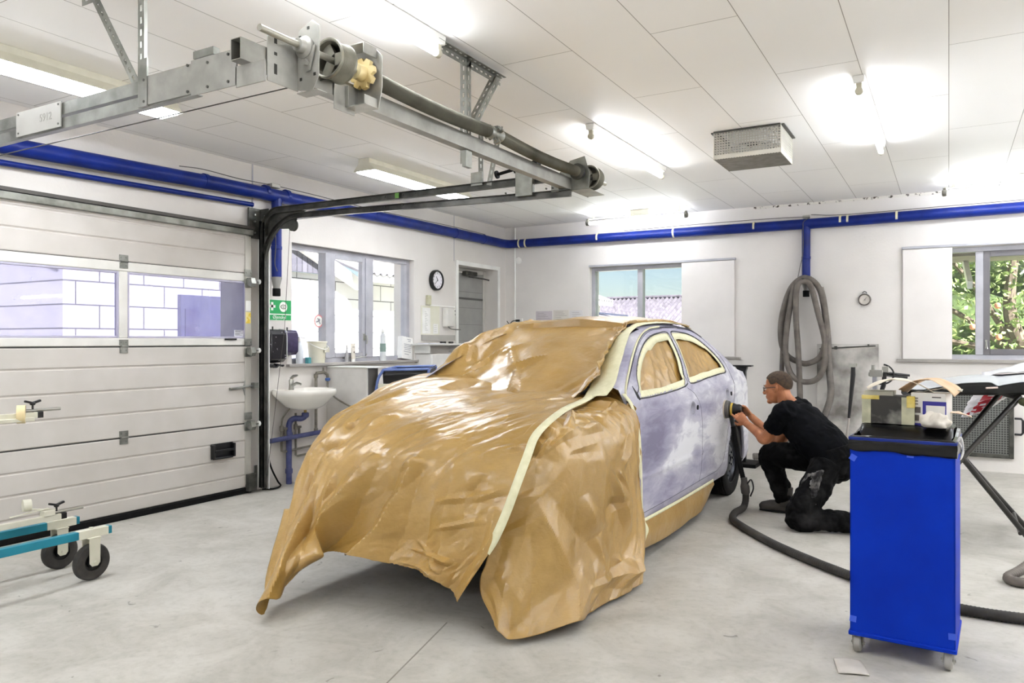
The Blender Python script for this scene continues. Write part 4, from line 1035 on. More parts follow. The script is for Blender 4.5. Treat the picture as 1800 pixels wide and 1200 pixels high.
mb = MB(); mb.tube(bez([(XL + .12, yc - .10, .72), (XL + .09, yc - .13, .66), (XL + .05, yc - .13, .58), (XL + .05, yc - .13, .32)], 8), .008, 8); mb.tube([(XL + .05, yc - .13, .56), (XL + .05, yc - .13, .32), (XL + .05, yc - .10, .31), (XL + .05, yc + .42, .335)], .011, 8)
mb.tube([(XL + .05, yc + .045, .66), (XL + .05, yc + .045, .26), (XL + .05, yc + .07, .25), (XL + .05, yc + .42, .265)], .011, 8); mb.obj('pipe', M_pip, t)
for y in (yc - .13, yc + .045):
    mb = MB(); mb.lathe([(.012, 0), (.02, .01), (.02, .05), (.012, .06)], (XL + .05, y, .50), (0, 0, 1), 12); mb.cyl((XL + .05, y, .53), (XL + .10, y + .02, .53), .012, 10); mb.tube([(XL + .05, y + .04, .52), (XL + .05, y + .045, .42)], .013, 8); mb.obj('valve', M_pip, t)
o = MB().tube([(XL + .09, 4.78, .435), (XL + .09, 5.6, .455)], .022, 14).obj('drain_pipe', MATS['dark_blue_pipe']); tag(o, 'dark blue horizontal drain pipe crossing below the wash basin', 'pipe')
t = T('water_tap_pipe', 'grey standpipe with a blue-handled tap feeding a thin hose beside the basin', 'tap', (XL, 5.5, .45))
mb = MB(); mb.tube([(XL + .05, 5.46, .45), (XL + .05, 5.46, 1.01), (XL + .05, 5.47, 1.03), (XL + .06, 5.56, 1.035), (XL + .07, 5.595, 1.01), (XL + .07, 5.60, .975)], .015, 10)
for z in (.47, 1.0): mb.lathe([(.02, -.02), (.022, 0), (.02, .02)], (XL + .05, 5.46, z), (0, 0, 1), 12)
mb.cyl((XL + .06, 5.55, 1.03), (XL + .06, 5.55, 1.085), .009, 8); mb.obj('standpipe', M_pip, t)
mb = MB(); mb.lathe([(.012, 0), (.026, .008), (.026, .028), (.012, .036)], (XL + .07, 5.60, .945), (0, 0, 1), 12); mb.obj('tap_handle', mat('blue_handle', '3d5fa0', .4), t)
mb = MB(); mb.tube(bez([(XL + .07, 5.6, .95), (XL + .08, 5.605, .86), (XL + .16, 5.62, .78), (XL + .32, 5.63, .71), (XL + .5, 5.63, .65), (XL + .62, 5.66, .55)], 8), .009, 8); mb.obj('thin_hose', M_pip, t)
t = T('grey_wire', 'dark cable looping down the wall to the floor beside the garage door', 'cable', (XL, 4.85, 0))
mb = MB(); mb.tube(bez([(XL + .05, 4.79, .76), (XL + .05, 4.80, .6), (XL + .06, 4.83, .38), (XL + .06, 4.88, .2), (XL + .07, 4.95, .06), (XL + .12, 4.94, .02), (XL + .14, 4.84, .012), (XL + .08, 4.76, .015)], 10), .008, 8); mb.cyl((XL + .055, 4.828, .40), (XL + .06, 4.834, .36), .013, 8); mb.obj('cord', M_black, t)

# cabinet below the window
t = T('wall_cabinet', 'plain white cabinet standing out from the wall below the left window', 'cabinet', (-5.15, 5.75, .52))
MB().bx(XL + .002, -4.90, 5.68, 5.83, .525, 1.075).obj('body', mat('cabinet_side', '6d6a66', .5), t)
MB().bx(XL + .002, -4.895, 5.66, 5.68, .52, 1.08).obj('side_panel', mat('cabinet_white', 'e0ddd8', .45), t, bevel=.003)
tag(MB().bx(-5.39, -4.84, 5.63, 5.92, 1.082, 1.09).obj('board', M_whitep), 'thin white board lying on top of the cabinet below the left window', 'board')

# things on the window sill
SZL = 1.125
t = T('plastic_bucket', 'white plastic bucket on the left window sill', 'bucket', (-5.46, 5.565, SZL))
mb = MB(); mb.lathe([(.075, 0), (.094, .20), (.102, .202), (.102, .215), (.094, .217), (.088, .19), (.07, .006), (.004, .006)], (-5.46, 5.565, SZL), (0, 0, 1), 32); mb.obj('shell', mat('bucket_plastic', 'd8d3bb', .45, c2='e2dfd0', ns=4), t)
mb = MB(); mb.tube(bez([(-5.46, 5.465, SZL + .195), (-5.39, 5.49, SZL + .16), (-5.355, 5.565, SZL + .135), (-5.38, 5.64, SZL + .16), (-5.46, 5.665, SZL + .195)], 8), .004, 6); mb.obj('handle', M_whitep, t)
MB().box((-5.36, 5.60, SZL + .13), (.004, .07, .05)).obj('label_patch', mat('label_grey', 'c3bfae', .6), t)
def bottle(y, x, prof, cap, m, mc, name, label, cat='bottle'):
    t = T(name, label, cat, (x, y, SZL)); h = prof[-1][1]
    mb = MB(); mb.lathe(prof, (x, y, SZL), (0, 0, 1), 20); mb.obj('body', m, t)
    mb = MB(); mb.lathe([(cap[0], 0), (cap[0], cap[1]), (cap[0] * .8, cap[1] + .004)], (x, y, SZL + h - .001), (0, 0, 1), 16); mb.obj('cap', mc, t); return t
M_clearp = mat('clear_plastic', 'dfe4ea', .2, ns=4); M_teal = mat('teal_liquid', '4e9aa0', .3)
b = bottle(5.31, -5.44, [(.034, 0), (.036, .01), (.036, .13), (.02, .19), (.012, .20), (.012, .215)], (.018, .03), M_clearp, M_whitep, 'spray_bottle', 'pale spray bottle at the left end of the window sill')
mb = MB(); mb.bar((-5.44, 5.30, SZL + .25), (-5.42, 5.36, SZL + .245), .018, .016); mb.obj('trigger', M_whitep, b)
bottle(5.405, -5.42, [(.03, 0), (.03, .045), (.028, .05)], (.03, .006), M_teal, M_teal, 'soap_dish', 'small teal tub on the window sill left of the bucket', 'tub')
bottle(5.975, -5.44, [(.02, 0), (.02, .06), (.010, .12), (.005, .17)], (.005, .004), mat('grey_cone', 'a3a2a3', .5), M_galv, 'putty_tube', 'thin grey pointed tube on the window sill beside the cream tube', 'tube')
t = T('cream_tube', 'white skin cream tube with a dark spot standing on its cap on the window sill', 'tube', (-5.44, 6.07, SZL))
mb = MB(); rows = []
for k in range(9):
    f_ = k / 8; z = SZL + .03 + .165 * f_; rx = .022 * (1 - f_) + .003; ry = .026 * (1 - f_) + .034 * f_
    rows.append([V(-5.44 + rx * math.cos(2 * PI * i / 16), 6.07 + ry * math.sin(2 * PI * i / 16), z) for i in range(16)])
mb.grid(rows, closed_u=True); mb.add(rows[0], [tuple(range(16))]); mb.add(rows[-1], [tuple(range(15, -1, -1))]); mb.obj('body', mat('cream_tube_white', 'dcd5c8', .4), t)
mb = MB(); mb.lathe([(.022, 0), (.023, .03), (.02, .034)], (-5.44, 6.07, SZL), (0, 0, 1), 16); mb.obj('cap', M_whitep, t)
mb = MB(); mb.lathe([(.001, 0), (.009, 0), (.009, .002), (.001, .002)], (-5.425, 6.07, SZL + .10), (1, 0, .05), 12)
mb.bx(-5.432, -5.430, 6.05, 6.09, SZL + .150, SZL + .153); mb.bx(-5.432, -5.430, 6.052, 6.088, SZL + .158, SZL + .161); mb.obj('print', mat('tube_print', '6f5f5c', .5), t)
b = bottle(6.58, -5.46, [(.035, 0), (.036, .01), (.036, .16), (.034, .2), (.03, .21), (.03, .27), (.014, .31), (.013, .315)], (.016, .035), mat('hand_cleaner_bottle', 'c9cdcf', .3, c2='dde0e0', ns=4), M_whitep, 'soap_bottle', 'tall pump soap bottle with a green label on the right part of the window sill')
mb = MB(); mb.lathe([(.0365, .10), (.0365, .19)], (-5.46, 6.58, SZL), (0, 0, 1), 20); mb.obj('label_band', mat('label_green', '7f958c', .5), b)
t = T('carton_box', 'white printed carton leaning at the right end of the window sill', 'box', (-5.45, 6.98, SZL))
R_ = Matrix.Rotation(-.14, 3, 'X') @ Matrix.Rotation(-.06, 3, 'Y')
mb = MB(); mb.box((-5.47, 6.99, SZL + .135), (.07, .2, .255), R_); mb.obj('body', mat('carton_white', 'ecebe8', .6, ns=4), t, bevel=.003)
mb = MB()
for k, (z, l, a) in enumerate(((.235, .07, .05), (.215, .05, .06), (.175, .13, 0), (.155, .12, 0), (.135, .13, 0), (.115, .11, 0), (.09, .13, 0), (.06, .08, -.02))): mb.box(V(-5.47, 6.99, SZL + .135) + R_ @ V(.036, a * .5, z - .135), (.001, l, .007), R_)
mb.box(V(-5.47, 6.99, SZL + .135) + R_ @ V(.01, .101, .09), (.03, .001, .02), R_)
mb.obj('print', mat('carton_print', '9a9ca3', .6), t, smooth=0)
# round red-ringed notice stuck on the window pane
t = T('window_sticker', 'round red-ringed sticker on the left window pane', 'sticker', (XL - .1, 5.63, 1.53))
mb = MB(); mb.lathe([(.052, 0), (.065, 0), (.065, .002), (.052, .002)], (XL - .106, 5.655, 1.545), (1, 0, 0), 32, closed=True); mb.obj('ring', mat('sticker_red', 'd98d90', .5), t)
mb = MB(); mb.lathe([(.001, 0), (.052, 0), (.052, .001), (.001, .001)], (XL - .106, 5.655, 1.545), (1, 0, 0), 32); mb.obj('disc', M_signw, t)
mb = MB(); mb.bar((XL - .104, 5.62, 1.535), (XL - .104, 5.66, 1.548), .004, .012); mb.bar((XL - .104, 5.64, 1.575), (XL - .104, 5.675, 1.515), .004, .010); mb.bar((XL - .104, 5.665, 1.57), (XL - .104, 5.665, 1.545), .004, .012); mb.obj('symbol', mat('symbol_grey', '8d8a90', .5), t)

# wall clock
t = T('wall_clock', 'round wall clock with a thick black rim and white dial', 'clock', (XL, 7.505, 1.96))
mb = MB(); mb.lathe([(.11, .001), (.125, .006), (.125, .045), (.118, .055), (.105, .055), (.100, .03), (.10, .001)], (XL, 7.505, 2.08), (1, 0, 0), 40, True); mb.obj('rim', M_blackp, t)
mb = MB(); mb.lathe([(.001, .0), (.106, 0), (.106, .004), (.001, .004)], (XL + .036, 7.505, 2.08), (1, 0, 0), 40); mb.obj('dial', mat('dial_white', 'eceaf0', .4), t, smooth=0)
M_ink = mat('ink', '26262b', .5)
for k in range(12):
    a = 2 * PI * k / 12; mb = None
    n_ = 12 if k == 0 else k
    text_mesh(str(n_), .026, 'numeral', M_ink, (XL + .0412, 7.505 + .082 * math.sin(a), 2.08 + .082 * math.cos(a)), (0, 1, 0), (0, 0, 1), t, .0005)
for a, l, w_, nm in ((math.radians(330), .05, .008, 'hour_hand'), (math.radians(228), .078, .005, 'minute_hand')):
    d_ = V(0, math.sin(a), math.cos(a)); MB().bar(V(XL + .045, 7.505, 2.08) - d_ * .012, V(XL + .045, 7.505, 2.08) + d_ * l, w_, .002, up=(1, 0, 0)).obj(nm, M_ink, t, smooth=0)

# soap station, notice, shelf between window and service door
tag(MB().bx(XL, XL + .03, 7.32, 7.40, 1.775, 1.89).obj('thermostat', mat('old_beige_plastic', 'b9b695', .5, c2='cbc8ae', ns=18), bevel=.006), 'small beige control box on the wall below the clock', 'thermostat')
t = T('notice_board', 'yellowed plastic notice sleeve with sheets taped to the wall under the clock', 'notice', (XL, 7.5, 1.42))
MB().bx(XL, XL + .004, 7.225, 7.60, 1.415, 1.765).obj('sleeve', mat('yellowed_sleeve', 'd5d3bf', .35, c2='dfddcf', ns=4), t)
MB().bx(XL + .004, XL + .005, 7.25, 7.41, 1.43, 1.74).obj('sheet', M_paper_w, t, smooth=0)
MB().bx(XL + .004, XL + .005, 7.47, 7.57, 1.43, 1.55).obj('sheet', M_paper_w, t, smooth=0)
mb = MB()
for k in range(12): mb.bx(XL + .0051, XL + .0055, 7.30, 7.30 + .03 + .03 * ((k * 7) % 3) / 2, 1.69 - k * .02, 1.694 - k * .02)
for k in range(4): mb.bx(XL + .0051, XL + .0055, 7.49, 7.54, 1.53 - k * .025, 1.533 - k * .025)
mb.obj('print', mat('faded_print', 'a9a7a3', .7), t, smooth=0)
MB().bx(XL, XL + .012, 7.40, 7.93, 1.765, 1.78).obj('cable_strip', M_whitep, t)
t = T('soap_dispenser', 'white wall soap dispenser with a lever left of the service door', 'dispenser', (XL, 7.77, 1.5))
mb = MB(); mb.prism([(0, 0), (.07, .01), (.085, .06), (.08, .22), (.05, .245), (0, .245)], (XL + .001, 7.66, 1.51), (1, 0, 0), (0, 0, 1), (0, .17, 0)); mb.obj('body', mat('dispenser_white', 'd9d7d1', .4), t, bevel=.012)
mb = MB(); mb.tube(bez([(XL + .08, 7.68, 1.52), (XL + .10, 7.70, 1.495), (XL + .10, 7.80, 1.485), (XL + .09, 7.93, 1.485)], 6), .008, 8); mb.obj('lever', M_galv, t)
t = T('light_switches', 'pair of dark rocker switches beside the service door', 'switch', (XL, 7.90, 1.66))
MB().bx(XL, XL + .012, 7.875, 7.935, 1.645, 1.745).obj('plate', M_whitep, t, bevel=.003)
for z in (1.675, 1.72): MB().bx(XL + .012, XL + .018, 7.885, 7.925, z - .011, z + .011).obj('rocker', M_blackp, t)
tag(MB().bx(XL, XL + .02, 7.23, 7.92, 1.345, 1.415).obj('splash_strip', mat('strip_grey', 'a7a49e', .5)), 'grey strip board on the wall above the small shelf', 'board')
t = T('wall_shelf', 'narrow white wall shelf left of the service door', 'shelf', (XL, 7.6, 1.29))
MB().bx(XL + .001, XL + .26, 7.03, 7.93, 1.292, 1.312).obj('shelf_board', mat('shelf_white', 'cfcdc9', .5), t, bevel=.003)
MB().bx(XL + .001, XL + .22, 7.10, 7.115, 1.20, 1.292).obj('bracket', M_white, t); MB().bx(XL + .001, XL + .22, 7.80, 7.815, 1.20, 1.292).obj('bracket', M_white, t)
tag(MB().bx(XL + .08, XL + .255, 7.06, 7.36, 1.3125, 1.3165).obj('paper_sheet', mat('blueish_sheet', 'e3e6f4', .6)), 'white sheet lying on the narrow wall shelf', 'paper')
tag(MB().bx(XL + .12, XL + .16, 7.44, 7.52, 1.3125, 1.335).obj('marker', M_blackp, bevel=.006), 'small black object on the wall shelf, left one', 'pen')
tag(MB().bx(XL + .12, XL + .16, 7.62, 7.68, 1.3125, 1.335).obj('marker', M_blackp, bevel=.006), 'small black object on the wall shelf, right one', 'pen')
t = T('low_cupboard', 'tall white cupboard under the narrow wall shelf', 'cupboard', (-5.3, 7.3, 0))
MB().bx(XL + .002, -5.20, 7.12, 7.56, .0, 1.19).obj('body', mat('cupboard_white', 'dcdad6', .5), t, bevel=.004)
mb = MB(); mb.bx(-5.20, -5.185, 7.125, 7.555, .08, 1.185); mb.obj('door', mat('cupboard_white', 'dcdad6', .5), t, bevel=.003)
for k, (y, h, c, lab) in enumerate(((7.63, .17, '6f6c66', 'dark grey bottle beside the tall cupboard'), (7.70, .14, 'd7d4cc', 'white bottle beside the tall cupboard, nearest the door'))):
    if k == 0:
        tag(MB().bx(XL + .002, -5.16, 7.58, 7.78, .95, .97).obj('wall_shelf', M_white), 'small ledge beside the tall cupboard', 'shelf')
    t = T('spray_can', lab, 'bottle', (-5.25, y, .97)); mb = MB(); mb.lathe([(.03, 0), (.032, .01), (.032, h), (.014, h + .03), (.014, h + .05)], (-5.25, y, .97), (0, 0, 1), 16); mb.obj('body', mat('can_%d' % k, c, .4), t); mb = MB(); mb.cyl((-5.25, y, .97 + h + .05), (-5.25, y, .97 + h + .075), .016, 12); mb.obj('cap', M_white, t)

# corner: conduit with detector and socket, papers
t = T('cable_conduit', 'white conduit running up the corner of the back wall', 'conduit', (-5.25, YB, 0))
mb = MB(); mb.cyl((-5.255, YB - .014, .0), (-5.255, YB - .014, ZC - .01), .012, 10); mb.obj('tube', M_white, t)
o = MB().lathe([(.045, 0), (.048, .012), (.036, .03), (.015, .034)], (-5.20, YB - .001, 2.46), (0, -1, 0), 24).obj('wall_detector', M_whitep); tag(o, 'round white detector on the back wall near the corner', 'detector')
t = T('wall_socket', 'small socket with a dark plug and cord at the corner of the back wall', 'socket', (-5.2, YB, 1.62))
MB().bx(-5.25, -5.13, YB - .03, YB - .001, 1.585, 1.655).obj('plate', M_whitep, t, bevel=.004)
MB().bx(-5.225, -5.165, YB - .055, YB - .03, 1.61, 1.64).obj('plug', M_blackp, t, bevel=.006)
MB().tube(bez([(-5.21, YB - .05, 1.625), (-5.27, YB - .05, 1.62), (-5.33, YB - .04, 1.58), (-5.37, YB - .04, 1.62)], 8), .006, 6).obj('cord', M_galv_dark, t)
for k, (x0, x1, z0, z1, c, lab) in enumerate(((-4.93, -4.68, 1.56, 1.75, 'c9c1c6', 'greyish lilac notice sheet, leftmost of three on the back wall'), (-4.66, -4.43, 1.55, 1.76, 'd6d1c8', 'cream notice sheet in the middle of three on the back wall'), (-4.41, -4.22, 1.53, 1.75, 'd9d6d6', 'pale notice sheet nearest the back window, right of three'))):
    t = T('notice_sheet', lab, 'notice', ((x0 + x1) / 2, YB, z0), 'notices on the back wall')
    MB().bx(x0, x1, YB - .003, YB - .0005, z0, z1).obj('sheet', mat('sheet_%d' % k, c, .7), t, smooth=0)
    mb = MB()
    for j in range(7):
        mb.bx(x0 + .03, x0 + .03 + (x1 - x0 - .06) * (.5 + .5 * ((j * 5 + k) % 4) / 3), YB - .0036, YB - .003, z1 - .03 - j * .024, z1 - .026 - j * .024)
    mb.obj('print', mat('notice_print', '9b9593', .7), t, smooth=0)

# gauge, leaning board and rods on the back wall
t = T('wall_gauge', 'small round gauge hanging on a loop on the back wall', 'gauge', (-.806, YB, 1.74))
mb = MB(); mb.lathe([(.058, .001), (.066, .004), (.066, .03), (.058, .034), (.052, .02), (.052, .001)], (-.806, YB, 1.80), (0, -1, 0), 32, True); mb.obj('rim', mat('gauge_rim', '6a655f', .4, .4), t)
mb = MB(); mb.lathe([(.001, 0), (.056, 0), (.056, .003), (.001, .003)], (-.806, YB - .016, 1.80), (0, -1, 0), 32); mb.obj('dial', mat('gauge_dial', 'd2ccc4', .5), t)
MB().tube([(-.806 + .02 * math.cos(a), YB - .012, 1.872 + .016 * math.sin(a)) for a in [PI * k / 8 - .2 for k in range(10)]], .004, 6).obj('loop', M_galv_dark, t)
mb = MB(); mb.bar((-.812, YB - .022, 1.79), (-.785, YB - .022, 1.825), .003, .002, up=(0, 1, 0)); mb.bar((-.80, YB - .022, 1.79), (-.80, YB - .022, 1.81), .003, .002, up=(0, 1, 0)); mb.obj('needle', M_ink, t)
t = T('spray_board', 'smudged white board leaning on the back wall behind the hose', 'board', (-.98, 9.1, 0))
M_smudge = mat('spray_smudged_board', '77736e', .7, c2='cfccc7', ns=2.6, det=7, contrast=(.36, .60))
R_ = rotx(-.03); mb = MB(); mb.box((-.98, 9.155, .66), (.63, .012, 1.30), R_); mb.obj('sheet', M_smudge, t)
t = T('mounting_rod', 'thin dark rod fixed across the top of the leaning board', 'rod', (-.95, 9.1, 1.27))
mb = MB(); mb.tube([(-1.26, 9.10, 1.255), (-.69, 9.10, 1.29)], .008, 8); mb.box((-1.09, 9.10, 1.268), (.03, .03, .035)); mb.box((-.76, 9.10, 1.292), (.02, .02, .03)); mb.obj('rod', M_galv_dark, t)
# steel grating cupboard on the back wall, right
t = T('grating_hatch', 'steel mesh hatch low on the back wall behind the panel stand', 'hatch', (.25, YB, .15))
x0, x1, z0, z1 = -.10, .57, .15, .83
mb = MB(); L = lambda a0, a1, t0, t1, z0, z1: mb.bx(a0, a1, YB - t1, YB - t0, z0, z1)
wframe(mb, L, x0, x1, z0, z1, .04, .001, .05); mb.obj('frame', M_galv_dark, t, bevel=.004)
MB().bx(x0 + .04, x1 - .04, YB - .012, YB - .002, z0 + .04, z1 - .04).obj('back_plate', mat('hatch_back', '4e4f4d', .7), t, smooth=0)
mb = MB(); n = 25
for i in range(n + 1):
    x = x0 + .04 + (x1 - x0 - .08) * i / n; mb.bx(x - .0035, x + .0035, YB - .034, YB - .030, z0 + .04, z1 - .04)
    z = z0 + .04 + (z1 - z0 - .08) * i / n; mb.bx(x0 + .04, x1 - .04, YB - .030, YB - .026, z - .0035, z + .0035)
mb.obj('mesh', mat('hatch_mesh', '8b8d89', .5, .3), t, smooth=0)
MB().tube([(.575, YB - .04, .56), (.63, YB - .05, .56), (.645, YB - .05, .54), (.645, YB - .05, .42), (.63, YB - .05, .40), (.575, YB - .04, .40)], .011, 8).obj('handle', M_blackp, t)
# foam column of the corner by the car: small stand behind the car
t = T('support_stand', 'black support stand with a flat top plate behind the car boot', 'stand', (-1.95, 8.35, 0))
mb = MB(); mb.box((-1.96, 8.34, 1.075), (.26, .12, .016)); mb.obj('top_plate', M_blackp, t, bevel=.004)
mb = MB(); mb.bx(-1.97, -1.90, 8.32, 8.38, .04, 1.068); mb.prism([(-.07, 1.07), (.06, 1.07), (.03, .98), (-.01, .98)], (-1.94, 8.32, 0), (1, 0, 0), (0, 0, 1), (0, .06, 0)); mb.obj('post', M_blackp, t)
MB().box((-1.935, 8.35, .02), (.35, .35, .04)).obj('foot', M_black, t, bevel=.006)
# ------------------------------------------------------------------ the car
def interp(tab, x):
    if x <= tab[0][0]: return tab[0][1]
    for (a, b), (c, d) in zip(tab, tab[1:]):
        if x <= c:
            return b + (d - b) * (x - a) / (c - a)
    return tab[-1][1]

def smooth_tab(tab, n=8):
    p = bez([(a, b, 0) for a, b in tab], n); return [(q.x, q.y) for q in p]

CXC = -2.37
ZR = smooth_tab([(3.85, .99), (4.034, 1.077), (4.348, 1.22), (4.75, 1.375), (5.01, 1.428), (5.25, 1.452), (5.64, 1.468), (6.05, 1.466), (6.30, 1.44), (6.46, 1.39), (6.62, 1.315), (6.8, 1.225), (7.0, 1.135), (7.2, 1.098), (7.45, 1.075), (7.58, 1.04), (7.63, 1.02)])
def xside(y, z):
    x = -1.585
    if z > .97: x -= .32 * (z - .97) + .2 * (z - .97) ** 2
    x -= .14 * max(0, z - .62) ** 2
    if y > 6.3: x -= .075 * ((y - 6.3) / 1.1) ** 2
    if y > 7.38: x -= .16 * ((y - 7.38) / .25) ** 2
    # pressed crease lines along the doors
    x += .006 * math.exp(-((z - .527) / .012) ** 2) + .004 * math.exp(-((z - .89) / .03) ** 2)
    if z < .34: x -= .9 * (.34 - z) ** 2 * 3
    return x
def section_pts(y):
    zr = interp(ZR, y); zl = .235
    n1, n2 = 84, 16
    out = []
    for i in range(n1 + 1):
        z = zl + (zr - .03 - zl) * i / n1
        out.append(V(xside(y, z), y, z))
    x0 = out[-1].x; z0 = out[-1].z; cr = .05 if y < 6.6 else .02
    for i in range(1, n2 + 1):
        t = i / n2
        x = x0 + (CXC - x0) * (1 - (1 - t) ** 1.35) * 1.0
        out.append(V(x, y, z0 + .03 * min(1, t * 6) ** .6 + cr * (1 - (1 - t) ** 2)))
    return out
FWIN = [(4.363, .995), (4.40, 1.06), (4.461, 1.134), (4.626, 1.225), (4.877, 1.318), (5.121, 1.375), (5.355, 1.402), (5.565, 1.408), (5.541, 1.324), (5.465, 1.193), (5.375, 1.10), (5.287, 1.02)]
RWIN = [(5.655, 1.41), (5.936, 1.41), (6.10, 1.395), (6.25, 1.355), (6.396, 1.285), (6.52, 1.194), (6.56, 1.12), (6.52, 1.075), (6.3, 1.068), (5.9, 1.052), (5.435, 1.035), (5.482, 1.132), (5.587, 1.284)]
def inside(poly, y, z):
    c = False
    for (a, b), (d, e) in zip(poly, poly[1:] + poly[:1]):
        if (b > z) != (e > z) and y < (d - a) * (z - b) / (e - b) + a: c = not c
    return c
FDOOR = [(4.235, .315), (4.215, .468), (4.206, .81), (4.137, .937), (4.118, .998), (4.17, 1.043), (4.343, 1.132), (4.625, 1.26), (4.918, 1.36), (5.196, 1.417), (5.487, 1.437), (5.63, 1.437), (5.60, 1.36), (5.50, 1.18), (5.37, 1.04), (5.316, 1.012), (5.455, .951), (5.529, .885), (5.569, .821), (5.578, .673), (5.565, .50), (5.545, .40), (5.49, .32)]
RDOOR = [(5.49, .32), (5.545, .40), (5.565, .50), (5.578, .673), (5.569, .821), (5.529, .885), (5.455, .951), (5.316, 1.012), (5.37, 1.04), (5.50, 1.18), (5.60, 1.36), (5.63, 1.437), (5.897, 1.447), (6.18, 1.43), (6.38, 1.37), (6.54, 1.274), (6.645, 1.182), (6.66, 1.09), (6.645, .976), (6.56, .82), (6.42, .70), (6.32, .60), (6.24, .46), (6.15, .365), (5.98, .322)]
WY, WZ, WR = 6.68, .32, .32
car = T('car', 'saloon car in sanded grey primer with its front end wrapped in brown masking paper', 'car', (CXC, 5.3, 0))
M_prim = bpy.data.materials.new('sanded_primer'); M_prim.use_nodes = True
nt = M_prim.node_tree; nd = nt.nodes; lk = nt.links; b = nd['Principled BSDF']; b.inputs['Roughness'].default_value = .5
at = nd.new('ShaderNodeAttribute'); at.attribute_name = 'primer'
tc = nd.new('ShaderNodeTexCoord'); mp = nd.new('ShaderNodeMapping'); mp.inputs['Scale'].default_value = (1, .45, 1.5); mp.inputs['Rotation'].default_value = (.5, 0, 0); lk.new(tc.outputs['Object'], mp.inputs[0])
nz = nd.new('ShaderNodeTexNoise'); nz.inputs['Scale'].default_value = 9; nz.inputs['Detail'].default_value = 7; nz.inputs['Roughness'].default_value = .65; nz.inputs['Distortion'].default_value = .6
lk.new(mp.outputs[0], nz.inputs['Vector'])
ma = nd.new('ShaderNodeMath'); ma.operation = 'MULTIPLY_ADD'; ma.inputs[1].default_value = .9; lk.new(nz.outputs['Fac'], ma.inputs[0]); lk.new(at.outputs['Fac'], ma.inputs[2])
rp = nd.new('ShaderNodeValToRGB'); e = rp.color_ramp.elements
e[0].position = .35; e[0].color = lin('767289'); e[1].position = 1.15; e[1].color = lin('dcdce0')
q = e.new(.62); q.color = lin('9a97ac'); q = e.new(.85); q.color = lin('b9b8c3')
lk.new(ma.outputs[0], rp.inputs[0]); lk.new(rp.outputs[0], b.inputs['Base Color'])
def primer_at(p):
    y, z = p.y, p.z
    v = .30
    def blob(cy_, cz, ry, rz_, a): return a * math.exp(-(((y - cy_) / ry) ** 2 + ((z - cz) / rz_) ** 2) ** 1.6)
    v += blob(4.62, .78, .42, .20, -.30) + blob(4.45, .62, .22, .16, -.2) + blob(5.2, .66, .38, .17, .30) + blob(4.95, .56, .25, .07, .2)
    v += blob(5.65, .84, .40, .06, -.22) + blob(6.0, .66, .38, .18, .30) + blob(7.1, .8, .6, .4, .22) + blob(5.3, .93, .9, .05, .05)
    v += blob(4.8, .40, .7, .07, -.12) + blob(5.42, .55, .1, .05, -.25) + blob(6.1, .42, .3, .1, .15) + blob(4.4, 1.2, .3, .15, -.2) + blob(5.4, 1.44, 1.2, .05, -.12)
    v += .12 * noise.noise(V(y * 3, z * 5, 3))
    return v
bm = MB(); ny = 250; Ys = [4.07 + (7.63 - 4.07) * i / ny for i in range(ny + 1)]
near = [section_pts(y) for y in Ys]
ns = len(near[0])
full = [r + [V(2 * CXC - p.x, p.y, p.z) for p in reversed(r[:-1])] for r in near]
pieces = {'body_shell': MB(), 'front_door': MB(), 'rear_door': MB()}
nn = len(full[0])
for mbp in pieces.values():
    mbp.v = [p.copy() for r in full for p in r]
def arch_hit(y, z): return (y - WY) ** 2 + (z - WZ) ** 2 < .365 ** 2
for i in range(ny):
    for k in range(nn - 1):
        yc = (Ys[i] + Ys[i + 1]) / 2; zc = (full[i][k].z + full[i][k + 1].z + full[i + 1][k].z) / 3
        kk = k if k < ns - 1 else nn - 2 - k
        nm = 'body_shell'
        if kk > 84 and yc < 5.06: continue          # windscreen opening under the sheet
        if kk < 86:
            if inside(FWIN, yc, zc) or inside(RWIN, yc, zc) or arch_hit(yc, zc) : continue
            if k < ns - 1 and any(((yc - a) / .052) ** 2 + ((zc - b_) / .039) ** 2 < 1 for a, b_ in ((5.36, .865), (6.355, .905))): continue
            if k < ns - 1:
                if inside(FDOOR, yc, zc): nm = 'front_door'
                elif inside(RDOOR, yc, zc): nm = 'rear_door'
        pieces[nm].f.append((i * nn + k, i * nn + k + 1, (i + 1) * nn + k + 1, (i + 1) * nn + k)); pieces[nm].mi.append(0)
# boot end cap
last = full[-1]; pb = pieces['body_shell']; nb0 = len(pb.v)
rear = [[p + (V(CXC, 7.66, .66) - p) * t + V(0, .02 * t, 0) for p in last] for t in (0, .08, .3, 1)]
pb.grid(rear)
car_parts = {}
for nm, mbp in pieces.items():
    used = sorted({i for f in mbp.f for i in f}); ix = {a: j for j, a in enumerate(used)}
    m2 = MB(); m2.v = [mbp.v[a] for a in used]; m2.f = [[ix[i] for i in f] for f in mbp.f]; m2.mi = [0] * len(m2.f)
    o = m2.obj(nm, M_prim, car, smooth=50, fix=False)
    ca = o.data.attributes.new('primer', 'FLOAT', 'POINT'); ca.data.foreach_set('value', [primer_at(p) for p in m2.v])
    car_parts[nm] = o
def side(y, z, off=0):
    return V(xside(y, z) + off, y, z)
def side_line(pts, off=.0, n=8):
    pts = smooth_tab(pts, n); return [side(a, b_, off) for a, b_ in pts]
M_gap = mat('panel_gap', '15151a', .8); M_seam = mat('door_seam', '3d3b47', .8)
M_seal = mat('window_seal', '17171a', .5)
def gap(pts, nm='panel_gap', r=.0021, par=car, m=M_seam, off=-.001, n=8):
    return MB().tube(side_line(pts, off, n), r, 6).obj(nm, m, par, smooth=60)
